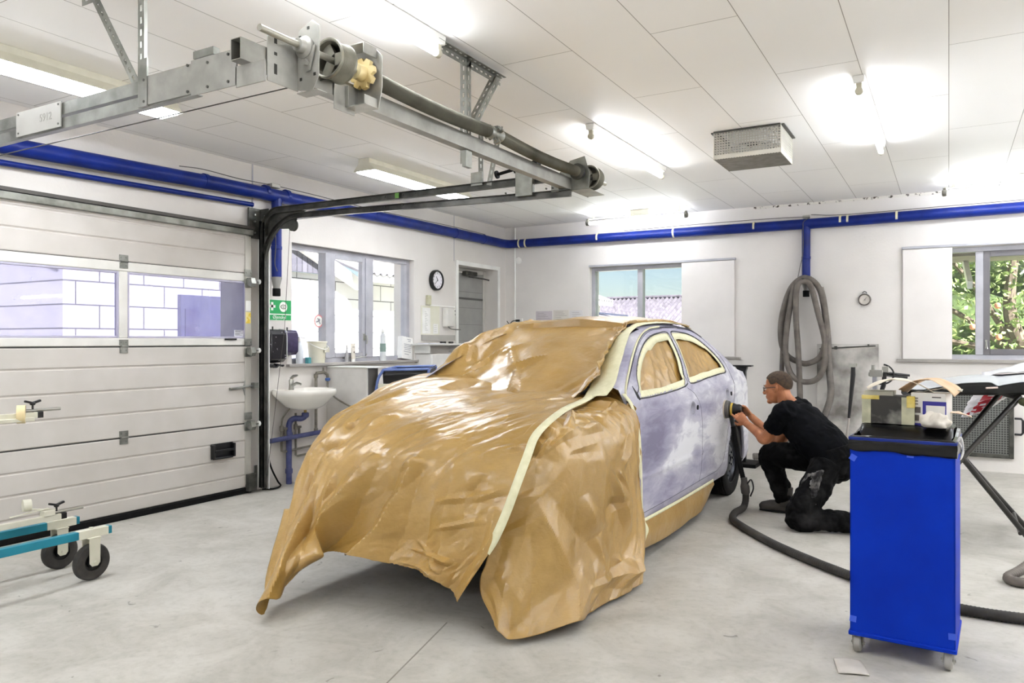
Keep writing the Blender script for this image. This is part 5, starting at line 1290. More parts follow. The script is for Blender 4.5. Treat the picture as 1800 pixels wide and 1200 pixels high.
gap(FDOOR[:11], par=car_parts['front_door']); gap(FDOOR[15:], par=car_parts['front_door'], n=6)
gap(RDOOR[12:20], par=car_parts['rear_door'], r=.003); gap(RDOOR[18:], par=car_parts['rear_door']); gap([(4.235, .315), (4.8, .313), (5.49, .32)], par=car_parts['front_door'])
gap([(5.49, .32), (5.98, .322)], par=car_parts['rear_door'])
gap([(4.12, 1.0), (4.17, 1.05), (4.343, 1.14), (4.625, 1.268), (4.918, 1.37), (5.196, 1.428), (5.487, 1.448), (5.9, 1.456), (6.2, 1.438), (6.4, 1.376)], 'roof_gutter', .005)
for nm, poly, dn in (('window_seal', FWIN, 'front_door'), ('window_seal', RWIN, 'rear_door')):
    pl = smooth_tab(poly[-1:] + poly + poly[:2], 4)[4:-4]
    MB().tube([side(a, b_, -.006) for a, b_ in pl], .0075, 8, closed=True).obj(nm, M_seal, car_parts[dn], smooth=60)
# white tape bead in the door shut line
gap([(4.118, 1.0), (4.16, 1.055), (4.32, 1.145), (4.60, 1.272), (4.90, 1.376), (5.18, 1.432), (5.45, 1.452)], 'tape_bead', .007, car, M_tape, .004)
# masked windows: paper behind, ring of tape
M_kraft = bpy.data.materials.new('kraft_masking_paper'); M_kraft.use_nodes = True
nt = M_kraft.node_tree; nd = nt.nodes; lk = nt.links; b = nd['Principled BSDF']
tc = nd.new('ShaderNodeTexCoord')
n1 = nd.new('ShaderNodeTexNoise'); n1.inputs['Scale'].default_value = 2.5; n1.inputs['Detail'].default_value = 6; lk.new(tc.outputs['Object'], n1.inputs['Vector'])
mp = nd.new('ShaderNodeMapping'); mp.inputs['Scale'].default_value = (40, 40, 160); lk.new(tc.outputs['Object'], mp.inputs[0])
n2 = nd.new('ShaderNodeTexNoise'); n2.inputs['Scale'].default_value = 1; n2.inputs['Detail'].default_value = 3; lk.new(mp.outputs[0], n2.inputs['Vector'])
ad = nd.new('ShaderNodeMath'); ad.operation = 'MULTIPLY_ADD'; ad.inputs[1].default_value = .25; lk.new(n2.outputs['Fac'], ad.inputs[0]); lk.new(n1.outputs['Fac'], ad.inputs[2])
rp = nd.new('ShaderNodeValToRGB'); rp.color_ramp.elements[0].position = .4; rp.color_ramp.elements[1].position = .8
rp.color_ramp.elements[0].color = lin(KRAFT0); rp.color_ramp.elements[1].color = lin(KRAFT1)
lk.new(ad.outputs[0], rp.inputs[0]); lk.new(rp.outputs[0], b.inputs['Base Color'])
b.inputs['Roughness'].default_value = .34; b.inputs['Specular IOR Level'].default_value = .7; b.inputs['Coat Weight'].default_value = .25; b.inputs['Coat Roughness'].default_value = .22
n3 = nd.new('ShaderNodeTexNoise'); n3.inputs['Scale'].default_value = 16; n3.inputs['Detail'].default_value = 4; n3.inputs['Distortion'].default_value = .8; lk.new(tc.outputs['Object'], n3.inputs['Vector'])
bp = nd.new('ShaderNodeBump'); bp.inputs['Strength'].default_value = .22; bp.inputs['Distance'].default_value = .02; lk.new(n3.outputs['Fac'], bp.inputs['Height']); lk.new(bp.outputs[0], b.inputs['Normal'])

def ridge(p, L):
    return abs(noise.noise(p / L))
def mask_window(poly, dn, creases):
    ys = [a for a, _ in poly]; zs = [b_ for _, b_ in poly]
    nA, nB = 60, 34; mb = MB(); rows = []
    for j in range(nB + 1):
        z = min(zs) + (max(zs) - min(zs)) * j / nB; r = []
        for i in range(nA + 1):
            y = min(ys) + (max(ys) - min(ys)) * i / nA
            d = -.034 + .012 * ridge(V(y * 1.0, z, dn == 'rear_door'), .12) + .006 * noise.noise(V(y, z, 5) / .05)
            for (y0, z0), (y1, z1), a, wd in creases:
                ex, ez = y1 - y0, z1 - z0; t = max(0, min(1, ((y - y0) * ex + (z - z0) * ez) / (ex * ex + ez * ez)))
                dd = math.hypot(y - y0 - ex * t, z - z0 - ez * t); d += a * max(0, 1 - dd / wd)
            r.append(side(y, z, d))
        rows.append(r)
    P = [p for r in rows for p in r]; mb.v = P
    for j in range(nB):
        for i in range(nA):
            y = min(ys) + (max(ys) - min(ys)) * (i + .5) / nA; z = min(zs) + (max(zs) - min(zs)) * (j + .5) / nB
            c0 = (sum(ys) / len(ys), sum(zs) / len(zs))
            if inside([(c0[0] + (a - c0[0]) * 1.03, c0[1] + (b_ - c0[1]) * 1.04) for a, b_ in poly], y, z):
                mb.f.append((j * (nA + 1) + i, j * (nA + 1) + i + 1, (j + 1) * (nA + 1) + i + 1, (j + 1) * (nA + 1) + i)); mb.mi.append(0)
    m = mb.obj('window_mask', M_kraft, car_parts[dn], smooth=25, fix=False)
    # ring of tape
    pl = smooth_tab(poly[-1:] + poly + poly[:2], 6)[6:-6]
    c0 = (sum(a for a, _ in pl) / len(pl), sum(b_ for _, b_ in pl) / len(pl)); rows = [[], [], []]
    for k, (a, b_) in enumerate(pl):
        pa, pb_ = pl[k - 1], pl[(k + 1) % len(pl)]
        tx, tz = pb_[0] - pa[0], pb_[1] - pa[1]; L = math.hypot(tx, tz) or 1; nx, nz_ = -tz / L, tx / L
        if nx * (c0[0] - a) + nz_ * (c0[1] - b_) < 0: nx, nz_ = -nx, -nz_
        wd = .045 + .010 * noise.noise(V(a * 4, b_ * 4, 1)) + (.012 if b_ > 1.33 else 0)
        for q, (f_, of) in enumerate(((.0, -.004), (.5, -.007), (1, -.010 + .003 * noise.noise(V(a * 9, b_ * 9, 2))))):
            rows[q].append(side(a + nx * wd * f_, b_ + nz_ * wd * f_, of))
    MB().grid(rows, closed_u=True).obj('mask_tape', M_tape, car_parts[dn], smooth=40, solid=.0015)
mask_window(FWIN, 'front_door', [((4.62, 1.0), (5.1, 1.36), .022, .06), ((5.0, 1.0), (5.28, 1.37), .02, .05), ((4.45, 1.02), (4.95, 1.25), -.012, .06), ((5.3, 1.05), (5.4, 1.36), -.012, .06)])
mask_window(RWIN, 'rear_door', [((5.55, 1.1), (6.0, 1.36), .012, .06), ((5.9, 1.08), (6.4, 1.2), .010, .05)])
# mirror holes, door handle cups with lock cylinders
mb = MB(); mb.prism([(4.29, 1.085), (4.345, 1.0), (4.33, .98), (4.30, 1.0)], (0, 0, 0), (0, 1, 0), (0, 0, 1), (0, 0, 0)) if False else None
pts = [(4.30, 1.075), (4.335, 1.03), (4.345, .995), (4.325, .99), (4.305, 1.01)]
c3 = [side(a, b_, .003) for a, b_ in pts]; mb = MB(); mb.add(c3 + [p + V(-.012, 0, 0) for p in c3], [(0, 1, 2, 3, 4), (9, 8, 7, 6, 5)] + [(i, (i + 1) % 5, 5 + (i + 1) % 5, 5 + i) for i in range(5)]); mb.obj('mirror_hole', M_gap, car_parts['front_door'])
for (y0, z0), dn in (((5.36, .865), 'front_door'), ((6.355, .905), 'rear_door')):
    mb = MB(); rows = []
    for k in range(7):
        f_ = .02 + k / 5; rows.append([side(y0 + .052 * f_ * math.cos(a), z0 + .039 * f_ * math.sin(a), -.024 * (1 - f_ ** 2) if f_ < 1.1 else .0012) for a in [2 * PI * i / 28 for i in range(28)]])
    mb.grid(rows, closed_u=True); mb.obj('handle_cup', mat('cup_primer', '85848f', .5, c2='9a99a3'), car_parts[dn], smooth=60)
    mb = MB(); c = side(y0 + .105, z0 - .004); mb.cyl(c + V(-.004, 0, 0), c + V(.008, 0, 0), .017, 18); mb.obj('lock_cylinder', M_gap, car_parts[dn])
# wheels, arch liner, dark underbody
def wheel(x, y, s, nm='wheel'):
    w = MB()
    pr = [(.20, -.095), (.27, -.105), (.30, -.10), (.316, -.085)]
    for q in (-.06, -.02, .02, .06): pr += [(.319, q - .014), (.319, q + .008), (.311, q + .011), (.311, q + .016)]
    pr += [(.316, .085), (.30, .10), (.27, .105), (.22, .095), (.20, .09)]
    w.lathe(pr, (x, y, WR), (s, 0, 0), 48, closed=True); o = w.obj('tyre', M_tyre, car, smooth=40)
    r = MB(); r.lathe([(.205, .095), (.212, .09), (.20, .075), (.195, -.08), (.19, -.08), (.188, .06), (.165, .045), (.14, .05), (.10, .075), (.06, .085), (.03, .08), (.03, .07), (.0, .07)], (x, y, WR), (s, 0, 0), 48, False, False)
    for k in range(14):
        a = 2 * PI * k / 14; q = V(0, math.cos(a), math.sin(a)); r.ball(V(x + s * .052, y, WR) + q * .152, (.012, .016, .016), 8, 6)
    for k in range(5):
        a = 2 * PI * k / 5; q = V(0, math.cos(a), math.sin(a)); r.cyl(V(x + s * .08, y, WR) + q * .055, V(x + s * .095, y, WR) + q * .055, .011, 6)
    r.obj('rim', M_rim, o, smooth=40)
M_tyre = mat('tyre_rubber', '070707', .7, c2='101010', ns=14, spec=.2); M_rim = mat('steel_rim', '2a2b2f', .3, .7, c2='45474d', ns=6)
for y in (WY, 4.0):
    wheel(-1.735, y, 1); wheel(-3.005, y, -1)
mb = MB(); rows = []
for k in range(25):
    a = -.25 + (PI + .5) * k / 24; rows.append([V(xx, WY + .375 * math.cos(a), WZ + .375 * math.sin(a)) for xx in (-1.66, -2.0)])
mb.grid(rows); mb.obj('arch_liner', M_gap, car, solid=.004)
mb = MB(); rows = []
for k in range(25):
    a = -.12 + (PI + .12) * k / 24; y, z = WY + .368 * math.cos(a), max(.24, WZ + .368 * math.sin(a)); rows.append([side(y, z, .002), side(y, z, -.03)])
mb.grid(rows); mb.obj('arch_lip', MATS['cup_primer'], car, smooth=60, solid=.004)
MB().bx(-3.0, -1.72, 3.15, 7.5, .22, .30).obj('underbody', M_gap, car)
MB().bx(-3.1, -1.82, 3.1, 4.0, .30, .62).obj('engine_bay', M_gap, car)
mb = MB(); mb.bx(-3.05, -1.87, 4.1, 6.9, .3, .9); mb.obj('cabin_floor', M_gap, car)
# front crossmember so the sheets rest on something: rounded nose under the paper
mb = MB(); rows = []
for y, z, hx in ((4.1, .90, .62), (3.9, .88, .62), (3.5, .82, .62), (3.34, .74, .6), (3.26, .62, .6), (3.22, .5, .6), (3.24, .35, .6)):
    rows.append([V(CXC + hx * t, y, z - .05 * abs(t) ** 4) for t in [-1 + 2 * i / 16 for i in range(17)]])
mb.grid(rows); mb.obj('bonnet', M_prim, car, solid=.01)

# ------------------------------------------------------------------ masking paper
def cat1(P, t):
    n = len(P) - 1; t = max(0, min(n - 1e-9, t)); i = int(t); f = t - i
    b_, c = P[i], P[i + 1]; a = P[i - 1] if i > 0 else b_ * 2 - c; d = P[i + 2] if i + 2 <= n else c * 2 - b_
    return .5 * ((2 * b_) + (c - a) * f + (2 * a - 5 * b_ + 4 * c - d) * f * f + (3 * b_ - a - 3 * c + d) * f ** 3)
def sheet_pts(ctrl, nu, nv):
    ctrl = [[Vector(p) for p in r] for r in ctrl]
    m = len(ctrl) - 1; n = len(ctrl[0]) - 1
    rows = []
    for j in range(nv + 1):
        tj = m * j / nv
        col = [cat1([ctrl[r][c] for r in range(m + 1)], tj) for c in range(n + 1)]
        rows.append([cat1(col, n * i / nu) for i in range(nu + 1)])
    return rows
def hsh(i, j, k):
    x = math.sin(i * 127.1 + j * 311.7 + k * 74.7) * 43758.5453
    return (x - math.floor(x)) * 2 - 1
def facet(s, t, L, k):
    """heights on a triangle lattice, linearly joined: flat facets with crisp creases"""
    x, y = s / L, t / L
    f = (x + y) * .366; u, w_ = x + f, y + f
    i, j = math.floor(u), math.floor(w_); fu, fw = u - i, w_ - j
    h00, h11 = hsh(i, j, k), hsh(i + 1, j + 1, k)
    if fu > fw: return h00 * (1 - fu) + hsh(i + 1, j, k) * (fu - fw) + h11 * fw
    return h00 * (1 - fw) + hsh(i, j + 1, k) * (fw - fu) + h11 * fu
def crumple(rows, amp, folds=(), seed=0, out=V(0, 0, 1), size=(1, 1), ang=0, an=(1, 1), edge=lambda a, b_: 1):
    """creases along the sheet normal; amp(a,b) gives three facet heights; folds: ((a0,b0),(a1,b1),height,width)"""
    nv = len(rows) - 1; nu = len(rows[0]) - 1; SX_, SY_ = size
    res = []; sg = 0; ca, sa = math.cos(ang), math.sin(ang)
    def nrm(i, j):
        du = rows[j][min(nu, i + 1)] - rows[j][max(0, i - 1)]; dv = rows[min(nv, j + 1)][i] - rows[max(0, j - 1)][i]
        n_ = du.cross(dv); return n_.normalized() if n_.length > 1e-12 else Vector(out)
    sg = 1 if nrm(nu // 2, nv // 2).dot(Vector(out)) > 0 else -1
    for j in range(nv + 1):
        r = []
        for i in range(nu + 1):
            a, b_ = i / nu, j / nv
            s_, t_ = a * SX_, b_ * SY_
            wx = noise.noise(V(s_ * 4, t_ * 4, seed)) * .025; wy = noise.noise(V(s_ * 4, t_ * 4, seed + 7)) * .025
            q0, q1 = s_ + wx, t_ + wy
            q0, q1 = (q0 * ca - q1 * sa) * an[0], (q0 * sa + q1 * ca) * an[1]
            A = amp(a, b_)
            A = [q * et for q in A] if (et := edge(a, b_)) < 1 else A
            h = A[0] * facet(q0, q1, .26, seed) + A[1] * facet(q0 + 3.3, q1 + 1.7, .10, seed + 1) + A[2] * facet(q0 * 1.1 + 5, q1 * .9 + 2, .038, seed + 2)
            for (a0, b0), (a1, b1), hh, wd in folds:
                ex, ey = (a1 - a0) * SX_, (b1 - b0) * SY_; px, py = s_ - a0 * SX_ + wx * .4, t_ - b0 * SY_ + wy * .4
                t = max(0, min(1, (px * ex + py * ey) / (ex * ex + ey * ey)))
                d = math.hypot(px - ex * t, py - ey * t); wl = wd * (.35 + .65 * t)
                if d < wl: h += hh * (2.1 * t ** .7 if b1 > .9 else 1.15 * math.sin(PI * t)) * (1 - d / wl)
            r.append(rows[j][i] + nrm(i, j) * (sg * h))
        res.append(r)
    return res
def ss(x, a, b_):
    t = max(0, min(1, (x - a) / (b_ - a))); return t * t * (3 - 2 * t)

# windscreen and roof sheet
mk = T('masking_paper', 'brown masking paper sheet taped over the windscreen and roof of the car', 'masking paper', (CXC, 4.9, .95), 'masking paper on the car')
roof = []
def wsrow(y, zc, zn, xn, xf=None, zf=None, yf=0, yn=0):
    zq = interp(ZR, y + yf); zf = zq + .03; xf = 2 * CXC - xside(y + yf, zq - .03) - .03
    if y < 4.3: zf -= .07 if y > 4.1 else .17
    if y < 5.2: q = interp(ZR, y + yn); xn = xside(y + yn, q - .03) - .13; zn = q + .022
    return [(xf - .12, y + yf - .03, zf - .28), (xf + .0, y + yf, zf), (CXC - .45, y + yf * .4, zc - .005), (CXC, y, zc), (CXC + .38, y + yn * .4, zc - .005), (xn, y + yn, zn)]
ctrl = [wsrow(6.35, 1.49, 1.455, -1.90), wsrow(5.8, 1.505, 1.468, -1.93), wsrow(5.35, 1.50, 1.462, -1.935), wsrow(5.08, 1.475, 1.43, -1.93, yn=.02, yf=.03), wsrow(4.78, 1.365, 1.335, -1.915, yn=.05, yf=.08, zf=1.36),
        wsrow(4.45, 1.20, 1.19, -1.88, yn=.10, yf=.12, zf=1.225), wsrow(4.15, 1.045, 1.065, -1.845, yn=.13, yf=.17, zf=1.11), wsrow(3.98, .985, 1.0, -1.81, yn=.14, yf=.2, zf=1.07)]
rows = sheet_pts(ctrl, 130, 150); SHX, SHY = 1.9, 2.6
for r in rows:                       # the sheet lies on the body, never inside it
    for i, p in enumerate(r):
        xx = p.x if p.x > CXC else 2 * CXC - p.x
        zr = interp(ZR, p.y) - .03; x0 = xside(p.y, zr)
        if xx < x0 and p.y > 5.0:
            u_ = 1 - max(0, 1 - (x0 - xx) / (x0 - CXC)) ** (1 / 1.35)
            zb = zr + .03 * min(1, u_ * 6) ** .6 + .05 * (1 - (1 - u_) ** 2) + .026
            if p.z < zb: r[i] = V(p.x, p.y, zb)
rows = crumple(rows, lambda a, b_: (.006 + .016 * ss(a, .5, .1), .004 + .010 * ss(a, .72, .95) + .007 * ss(a, .45, .1), .001 + .003 * ss(a, .8, .95)), PF, 1, size=(1.9, 2.6))
MB().grid(rows).obj('paper', M_kraft, mk, smooth=13, fix=False, solid=.0006)
# wide tape along the pillar
A = [(-1.83, 3.98, .985), (-1.86, 4.10, 1.02), (-1.90, 4.40, 1.17), (-1.945, 4.70, 1.315), (-1.96, 4.95, 1.405), (-1.955, 5.12, 1.448)]
Bq = [(-1.69, 3.99, 1.03), (-1.672, 4.07, 1.09), (-1.742, 4.345, 1.218), (-1.845, 4.745, 1.376), (-1.885, 4.97, 1.428), (-1.905, 5.15, 1.452)]
ctrl = [[Vector(a) + V(.0, -.004, .014), (Vector(a) + Vector(c)) / 2 + V(.006, -.008, .022), Vector(c) + V(.006, 0, .008)] for a, c in zip(A, Bq)]
rows = sheet_pts(ctrl, 14, 60)
rows = crumple(rows, lambda a, b_: (.001, .003, .0012), (), 5, size=(.2, 1.2))
MB().grid(rows).obj('tape', M_tape, mk, smooth=30, fix=False, solid=.001)
# roof edge tape
ctrl = [[(-1.945, y, interp(ZR, y) + .028), (-1.90, y, interp(ZR, y) + .016)] for y in (5.12, 5.4, 5.8, 6.2, 6.4)]
MB().grid(sheet_pts(ctrl, 4, 40)).obj('tape', M_tape, mk, smooth=30, fix=False, solid=.001)

# bonnet sheet hanging over the nose
mk = T('masking_paper', 'brown masking paper sheet draped over the bonnet and hanging down in front of the car', 'masking paper', (-2.5, 3.2, .05), 'masking paper on the car')
ctrl = [
 [(-3.34, 4.42, .80), (-3.24, 4.42, 1.10), (-2.95, 4.34, 1.12), (-2.46, 4.22, 1.035), (-2.10, 4.20, 1.03), (-1.80, 4.20, 1.015)],
 [(-3.36, 3.98, .76), (-3.24, 3.98, 1.045), (-2.95, 3.98, 1.075), (-2.46, 3.92, 1.02), (-2.10, 3.93, 1.015), (-1.785, 3.95, .995)],
 [(-3.34, 3.58, .68), (-3.22, 3.60, .94), (-2.95, 3.58, .995), (-2.46, 3.56, .975), (-2.08, 3.56, .97), (-1.775, 3.58, .95)],
 [(-3.29, 3.36, .60), (-3.17, 3.32, .845), (-2.88, 3.27, .885), (-2.46, 3.24, .885), (-2.08, 3.25, .885), (-1.745, 3.27, .862)],
 [(-3.22, 3.18, .50), (-3.11, 3.10, .665), (-2.84, 3.07, .73), (-2.46, 3.05, .76), (-2.10, 3.06, .765), (-1.725, 3.08, .735)],
 [(-3.13, 2.98, .33), (-3.04, 2.93, .43), (-2.83, 2.99, .52), (-2.46, 2.985, .565), (-2.10, 2.98, .575), (-1.755, 3.005, .575)],
 [(-3.04, 2.80, .17), (-2.97, 2.77, .24), (-2.82, 2.96, .35), (-2.47, 2.94, .39), (-2.10, 2.94, .385), (-1.805, 2.96, .40)],
 [(-2.96, 2.63, .05), (-2.865, 2.57, .04), (-2.86, 2.93, .225), (-2.50, 2.895, .262), (-2.14, 2.89, .25), (-1.955, 2.92, .15)],
]
rows = sheet_pts(ctrl, 210, 250)
def hamp(a, b_):
    top = ss(b_, .02, .3) * (1 - ss(b_, .42, .55)); fr = ss(b_, .5, .7)
    return (.012 + .016 * fr + .012 * (1 - ss(a, .1, .35)), .006 - .002 * fr + .006 * (1 - ss(a, .15, .4)), .0016 + .0030 * ss(b_, .8, .97) * ss(a, .4, .7) + .0010 * top)
rows = crumple(rows, hamp, HF, 2, V(0, -.6, .8), (1.7, 2.4), -.42, (1.7, .55), lambda a, b_: 1 - .85 * ss(a, .9, .985) * (1 - ss(b_, .8, .9)))
# ragged lower edge
for i in range(len(rows[-1])):
    k = .014 * noise.noise(V(i * .09, 0, 0)) + .012 * abs(noise.noise(V(i * .31, 3, 0)))
    rows[-1][i] = rows[-1][i] + V(0, 0, k if i > 45 else 0)
MB().grid(rows).obj('paper', M_kraft, mk, smooth=13, fix=False, solid=.0006)
# second torn flap behind the left hanging strip
ctrl = [[(-3.16, 2.98, .42), (-3.09, 2.97, .43), (-3.04, 2.98, .43)], [(-3.07, 2.78, .20), (-3.02, 2.80, .22), (-2.97, 2.84, .24)], [(-2.985, 2.67, .055), (-2.94, 2.68, .06), (-2.90, 2.71, .075)]]
rows = crumple(sheet_pts(ctrl, 12, 40), lambda a, b_: (.01, .006, .002), (), 4, V(0, -1, 0), (.2, .5)); MB().grid(rows).obj('torn_flap', M_kraft, mk, smooth=13, fix=False, solid=.0006)
# long tape from the pillar along the bonnet edge and down the corner
TP = bez([(-1.80, 4.12, 1.022), (-1.765, 3.85, .995), (-1.755, 3.58, .965), (-1.755, 3.36, .905), (-1.745, 3.23, .855), (-1.73, 3.13, .775), (-1.735, 3.05, .67), (-1.76, 3.0, .55), (-1.80, 2.965, .435), (-1.835, 2.945, .37)], 10)
mb = MB(); L_, R_2 = [], []
for k, p in enumerate(TP):
    t_ = (TP[min(len(TP) - 1, k + 1)] - TP[max(0, k - 1)]).normalized()
    nrm = (V(.35, -.75, .62) if p.z < .8 else V(.25, -.2, .95)).normalized(); s_ = t_.cross(nrm).normalized()
    L_.append(p + s_ * .021 + nrm * .022); R_2.append(p - s_ * .021 + nrm * .022)
mb.grid([L_, R_2]).obj('tape', M_tape, mk, smooth=40, fix=False, solid=.0012)

# wing sheet, near side
mk = T('masking_paper', 'brown masking paper sheet hanging over the near front wing to the floor', 'masking paper', (-1.55, 3.5, .02), 'masking paper on the car')
ctrl = [
 [(-1.84, 3.13, .79), (-1.83, 3.40, .93), (-1.83, 3.70, .965), (-1.835, 3.95, .985), (-1.85, 4.16, 1.035), (-1.69, 4.20, 1.085)],
 [(-1.77, 3.09, .71), (-1.70, 3.36, .88), (-1.69, 3.68, .935), (-1.67, 3.95, .965), (-1.64, 4.10, .99), (-1.604, 4.135, .985)],
 [(-1.80, 3.06, .60), (-1.625, 3.33, .77), (-1.585, 3.68, .83), (-1.555, 3.97, .88), (-1.565, 4.12, .90), (-1.572, 4.185, .88)],
 [(-1.84, 3.03, .47), (-1.62, 3.26, .58), (-1.555, 3.66, .62), (-1.535, 3.97, .68), (-1.55, 4.13, .70), (-1.567, 4.205, .69)],
 [(-1.855, 2.97, .31), (-1.64, 3.16, .38), (-1.545, 3.62, .40), (-1.515, 3.94, .44), (-1.535, 4.11, .47), (-1.562, 4.215, .46)],
 [(-1.88, 2.95, .20), (-1.66, 3.03, .20), (-1.535, 3.50, .205), (-1.495, 3.88, .22), (-1.505, 4.06, .235), (-1.535, 4.21, .25)],
 [(-1.78, 2.91, .095), (-1.665, 2.885, .035), (-1.53, 3.19, .03), (-1.495, 3.55, .025), (-1.475, 3.80, .02), (-1.462, 3.93, .02)],
]
rows = sheet_pts(ctrl, 190, 190)
def wamp(a, b_):
    up = 1 - ss(b_, .12, .42); re = ss(a, .72, .95) * (1 - ss(b_, .55, .75))
    return (.018 + .010 * ss(b_, .2, .6), .006 + .014 * up + .016 * re, .0014 + .0045 * up + .004 * re)
rows = crumple(rows, wamp, WF, 3, V(1, -.4, .2), (1.35, 1.25), .12, (1.5, .6), lambda a, b_: ss(b_, .0, .1))
MB().grid(rows).obj('paper', M_kraft, mk, smooth=13, fix=False, solid=.0006)
# cream tape down the door edge
ed = bez([(-1.62, 4.09, 1.045), (-1.585, 4.12, .985), (-1.575, 4.17, .90), (-1.567, 4.20, .80), (-1.562, 4.213, .60), (-1.562, 4.222, .40), (-1.562, 4.23, .27)], 10)
mb = MB(); rows = [[p + V(.007, -.045 if p.z > .55 else -.022, 0) for p in ed], [p + V(.010, -.012, 0) for p in ed], [p + V(.004, .012, 0) for p in ed]]
mb.grid(rows).obj('tape', M_tape, mk, smooth=40, fix=False, solid=.0012)
ctrl = [[(-1.56, 4.20, .285), (-1.552, 4.26, .29)], [(-1.54, 4.20, .24), (-1.53, 4.27, .235)], [(-1.545, 4.225, .19), (-1.54, 4.25, .18)], [(-1.55, 4.215, .135), (-1.55, 4.225, .13)]]
rows = crumple(sheet_pts(ctrl, 8, 24), lambda a, b_: (.006, .006, .002), (), 6, V(1, 0, 0), (.07, .17)); MB().grid(rows).obj('tape_end', M_tape, mk, smooth=30, fix=False, solid=.001)

# strip below the sill
mk = T('masking_paper', 'narrow brown masking paper strip hanging under the sill of the car doors', 'masking paper', (-1.6, 5, .06), 'masking paper on the car')
YS = [4.20, 4.5, 4.85, 5.25, 5.65, 5.90]
ZT = [.268, .262, .258, .256, .256, .258]; ZB = [.105, .08, .062, .066, .085, .20]
ctrl = [[(-1.597, y, z) for y, z in zip(YS, ZT)], [(-1.585, y, (z + q) / 2) for y, z, q in zip(YS, ZT, ZB)], [(-1.60, y, q) for y, q in zip(YS, ZB)]]
rows = crumple(sheet_pts(ctrl, 120, 20), lambda a, b_: (.006, .002, .0008), (), 7, V(1, 0, 0), (1.7, .2)); MB().grid(rows).obj('paper', M_kraft, mk, smooth=13, fix=False, solid=.0006)
ctrl = [[(-1.592, y, z + .012) for y, z in zip(YS, ZT)], [(-1.588, y, z - .008) for y, z in zip(YS, ZT)]]
MB().grid(sheet_pts(ctrl, 40, 3)).obj('tape', M_tape, mk, smooth=30, fix=False, solid=.001)
# ------------------------------------------------------------------ the man kneeling at the rear door
def blob(mb, name, m, par, vox=.007, it=4, wrinkle=None, colour=None):
    o = mb.obj(name + '_raw', m, None, smooth=0, local=True)
    md = o.modifiers.new('r', 'REMESH'); md.mode = 'VOXEL'; md.voxel_size = vox
    md = o.modifiers.new('s', 'SMOOTH'); md.factor = .5; md.iterations = it
    me = bpy.data.meshes.new_from_object(o.evaluated_get(bpy.context.evaluated_depsgraph_get()))
    om = o.data; bpy.data.objects.remove(o); bpy.data.meshes.remove(om)
    if wrinkle:
        ns = [v.normal.copy() for v in me.vertices]
        for v, n_ in zip(me.vertices, ns):
            h = 0
            for a, s_ in wrinkle:
                h += a * (abs(noise.noise(v.co / s_)) * 2 - .5)
            v.co += n_ * h
    base = wloc(par)
    for v in me.vertices: v.co -= base
    me.polygons.foreach_set('use_smooth', [True] * len(me.polygons)); me.name = name
    me.materials.clear(); me.materials.append(m)
    r = bpy.data.objects.new(name, me); COL.objects.link(r); r.parent = par
    return r
man = T('person', 'man in black T-shirt and dark work trousers kneeling and sanding the rear door', 'person', (-.9, 6.0, 0))
M_skin = mat('skin', '9f623d', .5, c2='b3754e', ns=18); M_shirt = mat('black_cotton', '050608', .9, c2='0a0b10', ns=20, spec=.12, bump=.1, bs=300)
M_trou = mat('dusty_work_trousers', '060607', .85, c2='2c2b2b', spec=.15, ns=7, det=7, contrast=(.5, .78))
M_boot = mat('dusty_boot', '35322f', .75, c2='4a4642', ns=12); M_hair = mat('short_hair', '2e2016', .8, c2='4a3826', ns=60, bump=.5, bs=250)
HC_ = V(-1.136, 6.04, .985)
hf = V(-.965, .235, -.115).normalized(); hl = V(-hf.y, hf.x, 0).normalized() * 1.0
hl = V(0, 0, 1).cross(hf).normalized(); hu = hf.cross(hl).normalized()
RH = Matrix((hf, hl, hu)).transposed()
def H(f_, l_, u_): return HC_ + hf * f_ + hl * l_ + hu * u_
NB = V(-1.055, 6.065, .86)
Lsh, Lel, Lwr = V(-1.06, 5.86, .815), V(-1.205, 5.935, .605), V(-1.385, 6.115, .69)
Rsh, Rel, Rwr = V(-1.02, 6.23, .82), V(-1.17, 6.27, .54), V(-1.40, 6.31, .735)
Lhip, Lkn, Lan = V(-.755, 5.86, .46), V(-.925, 5.67, .075), V(-.50, 5.775, .07)
Rhip, Rkn, Ran = V(-.75, 6.06, .46), V(-1.215, 6.15, .455), V(-1.115, 6.205, .095)
PEL = V(-.74, 5.965, .50)
mb = MB()
mb.ball(H(-.014, 0, .036), (.099, .077, .086), 24, 16, RH); mb.ball(H(.026, 0, -.03), (.068, .062, .086), 24, 16, RH); mb.ball(H(.03, 0, -.075), (.052, .052, .040), 20, 12, RH)
mb.ball(H(.072, 0, -.098), (.024, .026, .020), 14, 10, RH); mb.ball(H(.083, 0, .024), (.014, .048, .010), 14, 8, RH)
mb.tube([H(.088, 0, .014), H(.103, 0, -.008), H(.114, 0, -.030)], [.008, .010, .0125], 10); mb.ball(H(.108, 0, -.034), (.014, .017, .010), 12, 8, RH)
mb.ball(H(.090, 0, -.058), (.012, .022, .0065), 12, 8, RH); mb.ball(H(.087, 0, -.071), (.012, .020, .007), 12, 8, RH)
for s in (1, -1):
    mb.ball(H(.058, s * .038, -.018), (.026, .022, .020), 12, 8, RH)
    mb.tube([H(-.016, s * .073, .028), H(-.030, s * .083, .020), H(-.032, s * .084, -.002), H(-.020, s * .078, -.026), H(-.010, s * .072, -.034)], [.007, .009, .009, .008, .006], 8); mb.ball(H(-.015, s * .076, 0), (.014, .006, .026), 10, 8, RH)
mb.tube([H(-.03, 0, -.02), H(-.045, 0, -.08), NB + V(.015, .0, -.01), NB + V(.06, -.01, -.08)], [.058, .058, .062, .08], 18)
